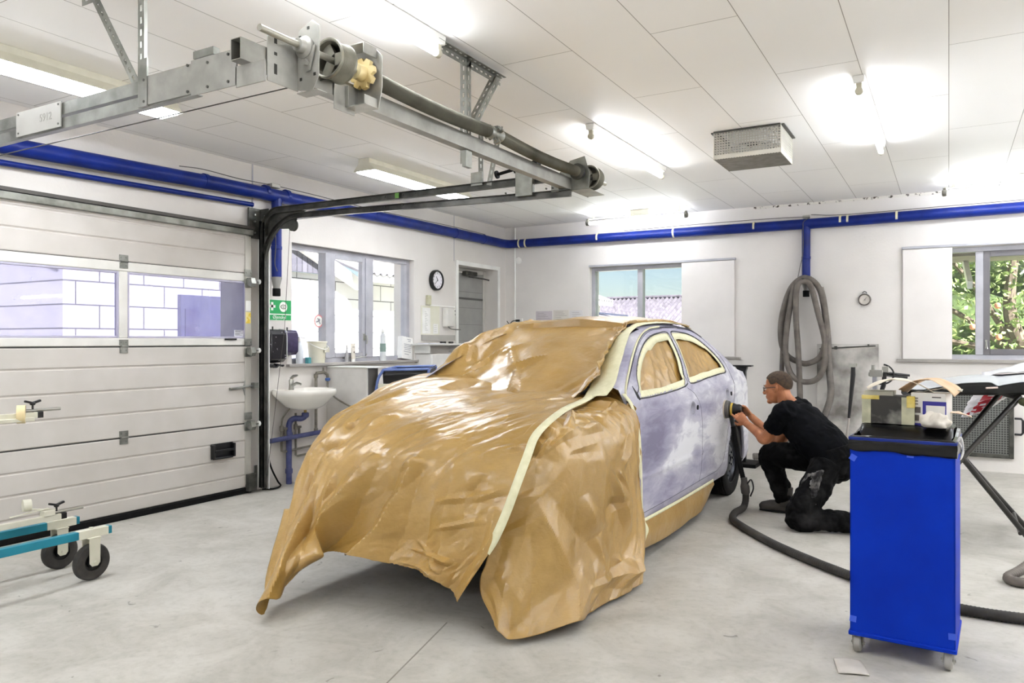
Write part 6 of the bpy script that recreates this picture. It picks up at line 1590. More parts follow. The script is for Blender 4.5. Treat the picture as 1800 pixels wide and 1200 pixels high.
def chest(mbx, k=1.0):
    bd = V(.66, -.1, .75)
    mbx.tube(bez([PEL + V(.0, 0, -.06), PEL + V(-.04, .01, .06), V(-.86, 5.99, .63), V(-.97, 6.03, .745), NB + V(.03, -.005, -.045), NB + V(.0, 0, .01)], 5),
             [(a * k, b_ * k) for a, b_ in [interp2(i / 25) for i in range(26)]], 26, up=bd)
def interp2(t):
    A = [(0, .17), (.2, .182), (.4, .188), (.6, .192), (.75, .175), (.88, .12), (1, .066)]; B = [(0, .135), (.2, .15), (.4, .152), (.6, .142), (.75, .115), (.88, .085), (1, .064)]
    return interp(A, t), interp(B, t)
chest(mb, .9)
def arm(mbx, sh, el, wr, k=1.0, upto=1.0):
    mbx.tube(bez([sh, sh.lerp(el, .45) + V(0, 0, .005), el, el.lerp(wr, .35), wr], 5), [(.056 - .003 * i / 2) * k if i < 8 else (.043 + (.003 if i < 13 else -.0022 * (i - 13))) * k for i in range(21)], 14)
arm(mb, Lsh, Lel, Lwr); arm(mb, Rsh, Rel, Rwr)
for a, b_, c in ((Lhip, Lkn, Lan), (Rhip, Rkn, Ran)): mb.tube([a, a.lerp(b_, .5), b_, b_.lerp(c, .3), c], [.07, .062, .05, .046, .036], 12)
SAN = V(-1.53, 6.245, .785)
def hand(mbx, wr, tip, nrm, thumb_side, curl):
    d = (tip - wr).normalized(); n_ = (nrm - d * nrm.dot(d)).normalized(); s_ = d.cross(n_)
    mbx.tube([wr - d * .02, wr + d * .025, wr + d * .06, wr + d * .092], [(.026, .022), (.033, .019), (.040, .018), (.040, .014)], 14, up=n_)
    for k in range(4):
        L = (.070, .080, .075, .058)[k]; b0 = wr + d * (.086 - .004 * abs(k - 1.2)) + s_ * (thumb_side * (1.5 - k) * .0205)
        p = [b0]; a = 0.1
        for q, fr in enumerate((.44, .32, .24)):
            a += curl[k] * (.5, .65, .55)[q]; p.append(p[-1] + (d * math.cos(a) + n_ * math.sin(a)) * L * fr)
        mbx.tube(p, [.0102, .0098, .0088, .0074], 10); mbx.ball(p[-1], .0075, 8, 6); mbx.ball(p[1], .0102, 8, 6)
    t0 = wr + d * .028 + s_ * (thumb_side * .026) + n_ * .006
    t1 = t0 + (d * .6 + s_ * thumb_side * .75 + n_ * .35).normalized() * .036; t2 = t1 + (d * .8 + s_ * thumb_side * .3 + n_ * .55).normalized() * .03; t3 = t2 + (d * .8 - s_ * thumb_side * .1 + n_ * .6).normalized() * .024
    mbx.tube([t0, t1, t2, t3], [.0145, .012, .0105, .008], 10); mbx.ball(t3, .008, 8, 6)
hand(mb, Lwr, V(-1.52, 6.165, .805), V(-.35, .92, .05), 1, (.15, .75, .85, .95))
hand(mb, Rwr, V(-1.505, 6.285, .86), V(-.5, -.75, -.35), -1, (.7, .8, .85, .9))
body = blob(mb, 'body', M_skin, man, .0045, 3)
# clothes
mb = MB(); chest(mb, 1.06)
def sleeve(sh, el, f_):
    e = sh.lerp(el, f_); d = (el - sh).normalized()
    mb.tube([sh - d * .05 + V(.02, 0, 0), sh, sh.lerp(el, f_ * .5), e], [.075, .078, .073, .072], 16)
sleeve(Lsh, Lel, .66); sleeve(Rsh, Rel, .62); mb.ball(Lsh + V(.03, .04, .01), .085, 16, 10); mb.ball(Rsh + V(.03, -.04, .0), .085, 16, 10)
mb.tube([PEL + V(.02, 0, -.03), PEL + V(-.03, .01, .08)], [(.188, .152), (.182, .142)], 24, up=V(.66, -.1, .75))
blob(mb, 't_shirt', M_shirt, man, .008, 4, ((.007, .09), (.004, .04)))
mb = MB()
mb.ball(PEL + V(.015, 0, -.06), (.165, .185, .13), 20, 12)
def leg(hip, kn, an, r):
    mb.tube(bez([hip, hip.lerp(kn, .5), kn, kn.lerp(an, .35), kn.lerp(an, .75), an], 4), [interp([(0, r[0]), (.4, r[1]), (.55, r[2]), (.75, r[3]), (1, r[4])], i / 20) for i in range(21)], 18)
leg(Lhip, Lkn + V(0, 0, .01), Lan + V(-.02, 0, .01), (.115, .098, .076, .074, .064)); leg(Rhip, Rkn, Ran, (.115, .092, .078, .076, .066)); mb.ball(Lkn, (.085, .08, .075), 14, 10); mb.ball(Rkn, .084, 14, 10)
mb.tube([PEL + V(.03, 0, -.02), PEL + V(0, .0, .07)], [(.183, .148), (.175, .138)], 20, up=V(.66, -.1, .75))
tro = blob(mb, 'trousers', M_trou, man, .008, 3, ((.010, .11), (.007, .05)))
mb = MB(); c = Lhip.lerp(Lkn, .36) + V(-.02, -.075, .0)
mb.prism([(-.075, -.10), (.075, -.085), (.085, .06), (.06, .10), (-.065, .10)], c, V(-.8, .45, -.3).normalized(), V(.25, .15, 1).normalized(), V(-.02, -.035, 0))
blob(mb, 'leg_pocket', mat('pocket_cloth', '1a1a1b', .6, c2='7d7b78', ns=16, det=5, contrast=(.45, .65)), tro, .006, 3, ((.008, .05), (.005, .025)))
mb = MB(); mb.tube([Lhip.lerp(Lkn, .62) + V(-.10, -.05, 0), Lhip.lerp(Lkn, .66) + V(-.02, -.10, -.005), Lhip.lerp(Lkn, .66) + V(.06, -.07, -.005)], .008, 8); mb.obj('pocket_hem', mat('hem_dust', '57534f', .8), tro)
mb = MB(); mb.tube([Ran + V(.01, 0, .11), Ran + V(.005, 0, .04), Ran + V(.01, 0, -.03)], [(.056, .056), (.055, .06), (.05, .06)], 16)
mb.tube([V(-1.05, 6.20, .045), V(-1.13, 6.205, .05), V(-1.22, 6.205, .046), V(-1.285, 6.205, .036), V(-1.305, 6.205, .03)], [(.04, .042), (.046, .052), (.05, .045), (.046, .034), (.022, .018)], 16, up=(0, 0, 1))
blob(mb, 'boot', M_boot, man, .006, 3)
mb = MB(); mb.tube([V(-1.04, 6.2, .012), V(-1.17, 6.205, .012), V(-1.30, 6.205, .014)], [(.04, .012), (.05, .012), (.036, .012)], 14, up=(0, 0, 1)); mb.obj('sole', M_black, man)
mb = MB(); mb.tube([Lan + V(-.06, -.01, .01), Lan + V(.02, 0, .0)], [.056, .05], 16); mb.tube([Lan + V(.0, 0, .035), Lan + V(.05, .01, .0), Lan + V(.09, .02, -.045)], [(.045, .045), (.048, .05), (.044, .03)], 16)
blob(mb, 'boot', M_boot, man, .006, 3)
# hair cap, beard shadow, glasses, eyes
mb = MB(); rows = []
for j in range(15):
    th = math.radians(2 + 126 * j / 14); r = []
    for i in range(40):
        ph = 2 * PI * i / 40; q = V(math.sin(th) * math.cos(ph), math.sin(th) * math.sin(ph), math.cos(th))
        lim = interp([(-1, 124), (-.75, 120), (-.45, 100), (-.15, 84), (.1, 92), (.35, 90), (.55, 66), (.8, 62), (1, 60)], math.cos(ph))
        t_ = min(math.degrees(th), lim) / max(1e-3, math.degrees(th)); q = V(math.sin(th * t_) * math.cos(ph), math.sin(th * t_) * math.sin(ph), math.cos(th * t_))
        r.append(H(-.014 + q.x * .1035, q.y * .0815, .036 + q.z * .0925))
    rows.append(r)
mb.grid(rows, closed_u=True); mb.obj('hair', M_hair, man, smooth=60, solid=.004)
M_gl = mat('black_frame', '141416', .3)
gls = MB()
for s in (1, -1):
    gls.tube([H(.100 - .012 * abs(math.cos(a)) * (1 if math.cos(a) * s > 0 else .3), s * .032 + .024 * math.cos(a), -.001 + .016 * math.sin(a)) for a in [2 * PI * k / 20 for k in range(20)]], .0022, 6, closed=True)
    gls.tube([H(.088, s * .058, .006), H(.06, s * .077, .006), H(-.01, s * .083, .010), H(-.035, s * .083, -.004)], .0026, 6)
gls.tube([H(.104, -.009, .002), H(.106, 0, .005), H(.104, .009, .002)], .002, 6); g = gls.obj('glasses', M_gl, man)
for s in (1, -1):
    e = MB(); e.ball(H(.078, s * .031, -.002), (.012, .013, .010), 12, 8, RH); e.obj('eye', mat('eye_white', 'd9d2c8', .3), man)
    e = MB(); e.ball(H(.088, s * .031, -.003), (.004, .006, .006), 10, 6, RH); e.obj('iris', mat('iris_brown', '2b1d14', .3), man)
    e = MB(); e.tube([H(.094, s * .012, .022), H(.092, s * .033, .028), H(.078, s * .054, .020)], [.003, .0042, .002], 6); e.obj('eyebrow', M_hair, man)
# sander held against the door, its hose and air line
t = T('orbital_sander', 'round orbital sander with grey pad held against the rear door', 'sander', (SAN.x, SAN.y, SAN.z - .08))
mb = MB(); mb.lathe([(.004, 0), (.074, 0), (.077, .004), (.077, .010), (.072, .013), (.004, .013)], V(-1.592, SAN.y, SAN.z), (1, 0, 0), 36); mb.obj('sanding_disc', mat('abrasive_disc', 'c9c0ae', .8), t)
mb = MB(); mb.lathe([(.004, .013), (.074, .013), (.076, .018), (.070, .026), (.073, .03), (.068, .042), (.05, .046)], V(-1.592, SAN.y, SAN.z), (1, 0, 0), 36); mb.obj('backing_pad', mat('pad_grey', '5e5a55', .6), t)
mb = MB(); mb.lathe([(.05, .044), (.056, .05), (.055, .075), (.046, .095), (.047, .12), (.036, .14), (.004, .145)], V(-1.592, SAN.y, SAN.z), (1, 0, 0), 32); mb.obj('motor_body', M_blackp, t)
mb = MB(); mb.lathe([(.0565, .056), (.0568, .072)], V(-1.592, SAN.y, SAN.z), (1, 0, 0), 32); mb.obj('yellow_band', mat('yellow_label', 'c9a93b', .5), t)
mb = MB(); mb.tube([V(-1.535, SAN.y - .01, SAN.z - .03), V(-1.525, SAN.y - .03, SAN.z - .08), V(-1.51, SAN.y - .05, SAN.z - .13)], [.022, .02, .019], 14); mb.obj('dust_outlet', M_blackp, t)
P, rads = ribbed([(-1.51, 6.195, .65), (-1.49, 6.17, .55), (-1.455, 6.13, .42), (-1.425, 6.10, .32), (-1.405, 6.09, .25)], .02, .016, .06)
hs = T('vacuum_hose', 'black vacuum hose running from the sander down and over the floor behind the bin', 'hose', (-1.2, 5.5, 0))
MB().tube(P, rads, 12).obj('upper_hose', M_black, hs, smooth=60)
mb = MB(); mb.tube([(-1.50, 6.21, .66), (-1.455, 6.17, .5), (-1.43, 6.13, .35), (-1.395, 6.10, .22)], .008, 8); mb.obj('air_line', M_blackp, hs)
mb = MB(); mb.lathe([(.022, 0), (.034, .02), (.036, .07), (.026, .10), (.024, .14)], (-1.385, 6.085, .13), (-.12, .04, 1), 18); mb.obj('coupling', mat('coupling_grey', '4a4744', .5), hs)
MB().tube(bez([(-1.375, 6.08, .22), (-1.34, 6.06, .26), (-1.32, 6.05, .20), (-1.345, 6.06, .13)], 6), .006, 6).obj('strain_loop', M_blackp, hs)
P, rads = ribbed([(-1.385, 6.085, .14), (-1.39, 6.09, .08), (-1.40, 6.05, .035), (-1.42, 5.88, .028), (-1.38, 5.66, .028), (-1.24, 5.43, .028), (-.98, 5.10, .028), (-.70, 4.82, .028), (-.44, 4.60, .028), (-.20, 4.42, .028), (.05, 4.33, .028), (.32, 4.33, .028), (.9, 4.42, .028), (1.6, 4.5, .028)], .026, .018, .05)
MB().tube(P, rads, 14).obj('floor_hose', mat('dusty_black_hose', '2b2926', .7, c2='3d3a36', ns=9), hs, smooth=60)
# ------------------------------------------------------------------ blue bin on castors
B = T('waste_bin', 'tall blue sheet-metal waste bin on castors lined with a black bag', 'bin', (-.163, 3.755, 0), rz=math.radians(-3))
hw, hd = .197, .2; M_bin = mat('bin_blue', '0029a0', .5, c2='0130ae', ns=4, bump=.03, bs=40, spec=.12)
Z0, Z1 = .092, .925
lb = dict(local=True)
for nm, a in (('front_panel', (-hw, hw, -hd, -hd + .004)), ('back_panel', (-hw, hw, hd - .004, hd)), ('side_panel', (-hw, -hw + .004, -hd, hd)), ('side_panel', (hw - .004, hw, -hd, hd))):
    MB().bx(*a, Z0, Z1).obj(nm, M_bin, B, local=True)
mb = MB(); mb.bx(-hw - .006, hw + .006, -hd - .008, hd + .006, Z0 - .012, Z0 + .006); mb.obj('base_plate', M_bin, B, local=True, bevel=.004)
mb = MB()
for a in ((-hw - .005, hw + .005, -hd - .007, -hd + .006), (-hw - .005, hw + .005, hd - .006, hd + .007), (-hw - .007, -hw + .006, -hd, hd), (hw - .006, hw + .007, -hd, hd)): mb.bx(*a, Z1 - .004, Z1 + .010)
mb.obj('rim', MATS['blue_paint'], B, local=True, bevel=.003)
for x, y in ((-.17, -.165), (.17, -.165), (-.17, .165), (.17, .165)):
    c = MB(); c.bx(x - .03, x + .03, y - .03, y + .03, .076, .082); c.prism([(-.018, .08), (.018, .08), (.012, .03), (-.006, .028)], (x - .022, y, 0), (0, 1, 0), (0, 0, 1), (.003, 0, 0)); c.prism([(-.018, .08), (.018, .08), (.012, .03), (-.006, .028)], (x + .019, y, 0), (0, 1, 0), (0, 0, 1), (.003, 0, 0)); c.cyl((x - .027, y, .04), (x + .027, y, .04), .006, 10)
    c = c.obj('castor', M_steel, B, local=True)
    w_ = MB(); w_.lathe([(.008, -.014), (.03, -.016), (.038, -.011), (.040, 0), (.038, .011), (.03, .016), (.008, .014)], (x, y, .0405), (1, 0, 0), 28); w_.obj('castor_wheel', mat('grey_castor', '9a9893', .5), c, local=True)
M_bag = mat('black_bin_bag', '040405', .25, c2='08080a', ns=8, spec=.4)
mb = MB(); ring = []
per = [(-hw, -hd), (hw, -hd), (hw, hd), (-hw, hd)]; pp = []
for k in range(4):
    a, b_ = per[k], per[(k + 1) % 4]
    for i in range(40): pp.append((a[0] + (b_[0] - a[0]) * i / 40, a[1] + (b_[1] - a[1]) * i / 40))
prof = [(1.025, -.036), (1.03, -.028), (1.04, -.02), (1.035, -.006), (1.0, .012), (.95, .016), (.93, -.01), (.92, -.06)]
rows = []
for q, (sc, dz) in enumerate(prof):
    r = []
    for i, (x, y) in enumerate(pp):
        wv = noise.noise(V(x * 14, y * 14, q * .6)); back = ss(y, -.05, .2)
        drop = (-.006 * (.5 + .5 * math.sin(i * .31)) - .06 * (x + .2) * .5 - .02 * abs(noise.noise(V(x * 9, y * 9, 4)))) if q == 0 else 0
        r.append(V(x * (sc + .012 * wv), y * (sc + .012 * wv), Z1 + dz + .006 * wv + drop + (.018 * back if q in (4, 5) else 0)))
    rows.append(r)
mb.grid(rows, closed_u=True); mb.obj('bag', M_bag, B, local=True, smooth=50, solid=.001)
mb = MB(); rows = []
for j in range(17):
    rows.append([V(-hw * .92 + 2 * hw * .92 * i / 16, -hd * .92 + 2 * hd * .92 * j / 16, Z1 - .03 + .075 * ss(j / 16, .2, .55) + .008 * noise.noise(V(i * .5, j * .5, 8))) for i in range(17)])
mb.grid(rows); mb.obj('bag_contents', M_bag, B, local=True, smooth=40, solid=.004)
M_btape = mat('blue_tape', '2f55d0', .5)
for x, z, r in ((-.185, Z1 - .035 - .005, .5), (.035, Z1 - .01, .05), (-.185, .15, .1), (.185, .15, -.05)):
    MB().box((x, -hd - .0015, z - (.04 if z > .8 else 0)), (.026, .001, .026), roty(r)).obj('tape_patch', M_btape, B, local=True, smooth=0)
# contents standing on the bag
def L2W(x, y, z): return V(-.163, 3.755, 0) + rotz(math.radians(-3)) @ V(x, y, z)
zb = Z1 + .05
t = T('carton', 'worn dark carton with yellow tape edges standing in the blue bin, left one', 'box', L2W(-.075, .09, zb), rz=math.radians(-4))
mb = MB(); mb.bx(-.105, .105, -.06, .06, 0, .125); mb.obj('body', mat('worn_dark_carton', '2e2c29', .6, c2='8f8d84', ns=11, det=6, contrast=(.5, .72)), t, local=True, bevel=.003)
for a in ((.055, .1065, -.0615, .0615), (-.107, -.07, -.0613, .0)): MB().bx(*a, .0, .121).obj('pale_side', mat('pale_carton', '9b9a83', .6, c2='c3c1a4', ns=14), t, local=True)
mb = MB(); mb.bx(-.108, -.035, -.0625, -.02, .108, .126); mb.bx(.075, .108, -.0625, .02, .075, .127); mb.obj('yellow_tape', mat('yellow_tape', 'c9b04a', .5, c2='dccb7c', ns=20), t, local=True, bevel=.002)
mb = MB(); mb.bx(-.10, .02, -.055, .05, .126, .146); mb.obj('folded_card', mat('card_pale', 'a9a798', .7, c2='c6c4b6', ns=9), t, local=True)
t = T('carton', 'white and violet-blue printed carton standing in the blue bin, right one', 'box', L2W(.092, .085, zb), rz=math.radians(-12))
mb = MB(); mb.bx(-.07, .07, -.055, .055, 0, .145); mb.obj('body', mat('carton_offwhite', 'dcd9d3', .6, ns=6), t, local=True, bevel=.003)
mb = MB(); mb.bx(-.022, .0705, -.0565, -.0555, .0, .108); mb.bx(-.0712, -.022, -.0563, -.0555, 0, .01); mb.obj('violet_print', mat('violet_print', '2a2585', .5), t, local=True, smooth=0)
mb = MB(); mb.bx(-.008, .066, -.058, -.0566, .0, .090); mb.obj('white_print', mat('carton_offwhite', 'dcd9d3', .6), t, local=True, smooth=0)
mb = MB()
for z in (.02, .055): mb.bx(-.06, -.03, -.0566, -.0555, z, z + .026)
for k in range(3): mb.bx(-.062, -.04, -.0566, -.0555, .092 + k * .013, .096 + k * .013)
mb.bx(.015, .05, -.0566, -.0555, .124, .129); mb.obj('dark_print', mat('dark_print', '57504c', .6), t, local=True, smooth=0)
def paper_arch(name, label, c, w_, l_, arch, tilt, m, rz_, seed, tw=0):
    t = T(name, label, 'paper', c, 'sanding paper sheets on the bin', rz=rz_)
    rows = []
    for j in range(13):
        y = -l_ / 2 + l_ * j / 12
        rows.append([V(-w_ / 2 + w_ * i / 20, y + .006 * noise.noise(V(i * .3, j * .3, seed)), arch * math.sin(PI * (i / 20)) ** .8 + tilt * (i / 20 - .5) + tw * (j / 12 - .5) * (i / 20 - .5) + .008 * noise.noise(V(i * .22, j * .25, seed + 3))) for i in range(21)])
    MB().grid(rows).obj('sheet', m, t, local=True, smooth=50, solid=.002)
M_sand = mat('sanding_paper_back', 'd9cfbd', .8, c2='e3dbca', ns=10); M_sand2 = mat('sanding_paper_tan', 'c9a987', .8, c2='d8bc9c', ns=10)
paper_arch('sanding_paper', 'cream sanding paper sheet arched over the dark carton in the bin', L2W(-.035, .075, zb + .15), .26, .17, .05, -.012, M_sand, .12, 1)
paper_arch('sanding_paper', 'tan curled sanding paper sheet arched over the violet-blue carton', L2W(.088, .07, zb + .146), .22, .15, .058, .0, M_sand2, -.2, 4, .04)
paper_arch('sanding_paper', 'grey-white paper strip sticking out to the right above the violet-blue carton', L2W(.135, .10, zb + .150), .15, .05, .012, .01, mat('greyish_paper', 'cfcbbd', .8), -.1, 7)
paper_arch('sanding_paper', 'flat peach paper scrap at the right rear of the bin', L2W(.18, .13, zb + .045), .12, .08, .012, -.01, mat('peach_paper', 'dcc3ad', .8), .1, 9)
t = T('crumpled_rag', 'crumpled white paper rag lying in front of the printed carton in the bin', 'rag', L2W(.115, -.02, zb))
mb = MB(); mb.ball((0, 0, .022), (.06, .04, .036), 30, 18); o = mb.obj('rag', mat('rag_white', 'd7d0c4', .8, c2='e6e0d6', ns=14), t, local=True, smooth=20)
for v in o.data.vertices: v.co += v.co.normalized() * (.022 * facet(v.co.x * 1.2 + 3, v.co.y + v.co.z, .03, 3) + .008 * noise.noise(v.co * 60)); v.co.z = max(v.co.z, .0)
mb = MB(); mb.tube(bez([(.197, -.15, Z1), (.214, -.16, Z1 + .03), (.222, -.15, Z1 - .02), (.212, -.16, Z1 - .06), (.222, -.14, Z1 - .03), (.205, -.13, Z1 + .005)], 6), .004, 6); mb.obj('drawstring', mat('white_string', 'd6d6d6', .6), B, local=True)

# ------------------------------------------------------------------ panel stand with a car part on it
t = T('panel_stand', 'black folding X-leg panel stand at the right edge', 'stand', (.1, 5.9, 0))
M_stand = mat('stand_black', '1a1917', .35, c2='2b2925', ns=10)
def leg_(a, b_, r=.0175): MB().tube([a, b_], r, 14).obj('leg', M_stand, t)
leg_(V(.40, 5.89, .985), V(-.392, 5.432, .012)); leg_(V(-.204, 5.54, .985), V(.485, 5.938, .012))
leg_(V(.325, 6.423, .985), V(-.38, 6.016, .012)); leg_(V(-.274, 6.077, .985), V(.48, 6.512, .012))
for a, b_ in ((V(.39, 5.88, .98), V(.325, 6.42, .98)), (V(-.204, 5.54, .98), V(-.274, 6.077, .98))):
    MB().tube([a, b_], .022, 14).obj('top_bar', mat('foam_sleeve', '23221f', .8), t)
MB().tube([V(.096, 5.71, .57), V(.10, 6.25, .53)], .012, 12).obj('pivot_bar', M_stand, t)
MB().tube([V(-.30, 5.48, .12), V(-.30, 6.06, .15)], .012, 10).obj('cross_bar', M_stand, t)
MB().tube([V(.40, 5.885, .10), V(.40, 6.46, .12)], .012, 10).obj('cross_bar', M_stand, t)
mb = MB(); mb.ball((.43, 5.85, .955), (.045, .03, .03), 14, 8); mb.obj('end_hook', mat('olive_hook', '4b4d33', .6), t)
E1 = [(-.24, 5.46, 1.045), (-.17, 5.5, 1.035), (-.11, 5.54, 1.04), (-.08, 5.55, 1.047), (-.01, 5.59, 1.06), (.07, 5.64, 1.075), (.15, 5.69, 1.08), (.23, 5.73, 1.08), (.27, 5.75, 1.06), (.31, 5.78, 1.067), (.42, 5.84, 1.085), (.61, 5.95, 1.10), (.89, 6.12, 1.12)]
E2 = [(-.22, 6.28, 1.03), (-.17, 6.31, 1.045), (-.12, 6.34, 1.055), (-.07, 6.37, 1.065), (-.01, 6.4, 1.075), (.08, 6.46, 1.09), (.17, 6.51, 1.098), (.26, 6.56, 1.10), (.3, 6.58, 1.10), (.35, 6.61, 1.10), (.48, 6.68, 1.11), (.69, 6.81, 1.12), (1.02, 7.0, 1.13)]
BT = [(-.24, 5.48, 1.035), (-.17, 5.52, 1.015), (-.11, 5.55, 1.014), (-.08, 5.565, 1.012), (-.04, 5.6, 1.004), (.07, 5.655, 1.002), (.15, 5.705, 1.002), (.23, 5.745, 1.002), (.27, 5.765, 1.002), (.31, 5.795, 1.002), (.42, 5.855, 1.003), (.61, 5.965, 1.004), (.9, 6.135, 1.02)]
bp_ = T('bonnet_panel', 'loose light grey car panel with dark underside lying on the panel stand', 'car panel', (.3, 6.1, 1.0))
A_, B_2, C_ = [[Vector(p) for p in q] for q in (E1, E2, BT)]
mid = [(a + b_) / 2 + V(0, 0, .012) for a, b_ in zip(A_, B_2)]
rows = sheet_pts([A_, [(a * .8 + b_ * .2) + V(0, 0, .008) for a, b_ in zip(A_, B_2)], mid, B_2], 72, 18)
MB().grid(rows).obj('outer_skin', mat('panel_primer', 'a9acae', .5, ns=3), bp_, smooth=60, solid=.003)
bk = [p + V(0, 0, -.05) for p in B_2]
rows = sheet_pts([[p + V(0, .004, -.004) for p in A_], C_, [(a + b_) / 2 + V(0, 0, -.03) for a, b_ in zip(C_, bk)], bk], 72, 12)
MB().grid(rows).obj('dark_underside', mat('underside_black', '121210', .8, c2='1c1c1a', ns=8, spec=.2), bp_, smooth=60, solid=.003)
MB().tube([V(.205, 5.70, 1.045), V(.27, 5.735, 1.048)], .006, 8).obj('sticker', mat('pale_clip', 'c9b5ac', .5), bp_)
M_plast = mat('white_film', 'c4c4c8', .3, c2='d2d2d6', ns=8, coat=.2)
mb = MB(); rows = []
for j in range(15):
    r = []
    for i in range(30):
        x, y = .20 + .85 * i / 29 + .02 * j / 14, 6.28 + .30 * i / 29 + .42 * j / 14
        h = .12 * ss(i / 29, -.05, .55) * math.sin(PI * min(1, .12 + j / 16)) + .02 * facet(x * 1.3, y, .09, 5)
        r.append(V(x, y, 1.098 + .03 * i / 29 + max(0.004, h)))
    rows.append(r)
mb.grid(rows); o = mb.obj('plastic_film', M_plast, smooth=25, solid=.002); tag(o, 'crumpled white plastic film lying on top of the grey car panel', 'plastic film')
t = T('hanging_bag', 'white plastic bag with red print hanging under the panel stand', 'bag', (.24, 6.62, .78))
mb = MB(); rows = []
for j in range(15):
    f_ = j / 14; cx_, cy_, cz_ = .30 - .15 * f_, 6.66 - .08 * f_, .975 - .18 * f_
    rows.append([V(cx_ + (.125 - .06 * f_ ** 2) * math.cos(a) + .012 * noise.noise(V(i * .6, j * .5, 1)), cy_ + .05 * math.sin(a) * (1 - .5 * f_) + .01 * noise.noise(V(i * .6, j * .5, 5)), cz_ - .03 * math.cos(a) * 0 + .05 * math.cos(a) * .4 + .012 * noise.noise(V(i * .5, j * .6, 9))) for i, a in enumerate([2 * PI * i / 22 for i in range(22)])])
mb.grid(rows, closed_u=True); mb.add(rows[-1], [tuple(range(22))])
for k, f in enumerate(mb.f):
    jj, ii = divmod(k, 22) if k < 14 * 22 else (0, 0)
    mb.mi[k] = 1 if (k < 14 * 22 and 15 <= ii <= 18 and 2 <= jj <= 11 and (ii + jj * 2) % 5 != 0) or (jj == 12 and ii in (14, 16)) else 0
mb.obj('film', [mat('bag_white', 'dedcdf', .3, ns=6), mat('bag_red', 'b8323c', .4)], t, smooth=30, solid=.001)
P, rads = ribbed([(.75, 5.55, .30), (.55, 5.40, .17), (.36, 5.14, .06), (.285, 5.02, .032), (.34, 4.97, .028), (.5, 5.03, .028), (.9, 5.15, .028), (1.4, 5.2, .028)], .026, .018, .06)
tag(MB().tube(P, rads, 14).obj('floor_hose', M_hose, smooth=60), 'grey hose bent sharply on the floor at the right edge, below the panel stand', 'hose')

# clamp stand and pole at the back wall
t = T('clamp_stand', 'grey upright with a silver clamp head and long dark arms by the back wall', 'stand', (-.60, 8.43, 0))
MB().bx(-.665, -.625, 8.38, 8.42, .03, 1.0).obj('post', mat('grey_post', '8f9096', .4, .4), t, bevel=.003)
MB().bx(-.80, -.35, 8.36, 8.46, 0, .035).obj('foot', M_galv_dark, t, bevel=.004)
mb = MB(); mb.box((-.63, 8.40, 1.02), (.12, .06, .07)); mb.box((-.55, 8.42, 1.06), (.06, .05, .06)); mb.cyl((-.70, 8.40, 1.01), (-.60, 8.40, 1.01), .022, 10); mb.box((-.66, 8.40, 1.075), (.03, .05, .06)); mb.obj('clamp_head', M_steel, t, bevel=.004)
for dz, x1 in ((.0, -.34), (-.022, -.36)): MB().tube([(-.60, 8.42, 1.03 + dz), (x1, 8.52, 1.0 + dz)], .012, 10).obj('arm', M_blackp, t)
MB().tube([(-.585 + .11 * math.cos(a), 8.43, 1.01 + .10 * math.sin(a)) for a in [-1.9 + 3.3 * k / 14 for k in range(15)]], .008, 8).obj('curved_handle', M_blackp, t)
mb = MB(); mb.tube([(-.555, 8.40, 1.02), (-.565, 8.40, .90), (-.60, 8.40, .78), (-.61, 8.40, .3)], [.02, .022, .02, .018], 10); mb.obj('lower_arm', M_blackp, t)
t = T('prop_pole', 'thin leaning pole with black upper half and small clamp behind the man', 'pole', (-.9, 7.95, 0))
mb = MB(); mb.tube([(-.80, 7.97, 1.09), (-.80, 7.97, 1.02), (-.835, 7.95, .6)], [.020, .022, .014], 12); mb.obj('grip', M_blackp, t)
MB().tube([(-.835, 7.95, .61), (-.893, 7.915, .05)], .010, 10).obj('shaft', mat('pole_grey', '9c968f', .5, .3), t)
mb = MB(); mb.box((-.805, 7.96, 1.11), (.06, .03, .035)); mb.box((-.775, 7.965, 1.115), (.03, .02, .03)); mb.obj('clamp', M_steel, t, bevel=.003)
MB().box((-.895, 7.915, .06), (.06, .06, .12)).obj('foot', M_blackp, t, bevel=.006)

# ------------------------------------------------------------------ trolley with a black bag behind the bonnet
t = T('bag_trolley', 'blue tubular trolley holding a black rubbish bag beside the wall cabinet', 'trolley', (-4.62, 5.9, 0))
M_btube = mat('pale_blue_tube', '5a6fae', .35, c2='7386bd', ns=8)
a0, a1, a2, a3 = V(-4.79, 5.78, 1.06), V(-4.40, 6.0, 1.07), V(-4.50, 6.25, 1.09), V(-4.86, 6.06, 1.08)
MB().tube([a0, a1, a2, a3], .013, 10, closed=True).obj('top_ring', M_btube, t)
MB().tube(bez([a0, a0 + V(-.05, -.03, -.12), V(-4.86, 5.72, .6), V(-4.87, 5.70, .0)], 5), .014, 10).obj('leg', M_btube, t)
MB().tube([a1 + V(0, 0, .0), V(-4.44, 5.97, .8), V(-4.45, 5.97, .0)], .014, 10).obj('leg', M_btube, t)
MB().tube([a2, V(-4.56, 6.28, .0)], .014, 10).obj('leg', M_btube, t)
MB().tube([a3, V(-4.86, 6.06, .0)], .014, 10).obj('leg', M_btube, t)
MB().tube([V(-4.86, 5.72, .80), V(-4.88, 5.66, .76), V(-4.88, 5.64, .70)], .010, 8).obj('side_hook', M_btube, t)
mb = MB(); cc = (a0 + a1 + a2 + a3) / 4; rows = []
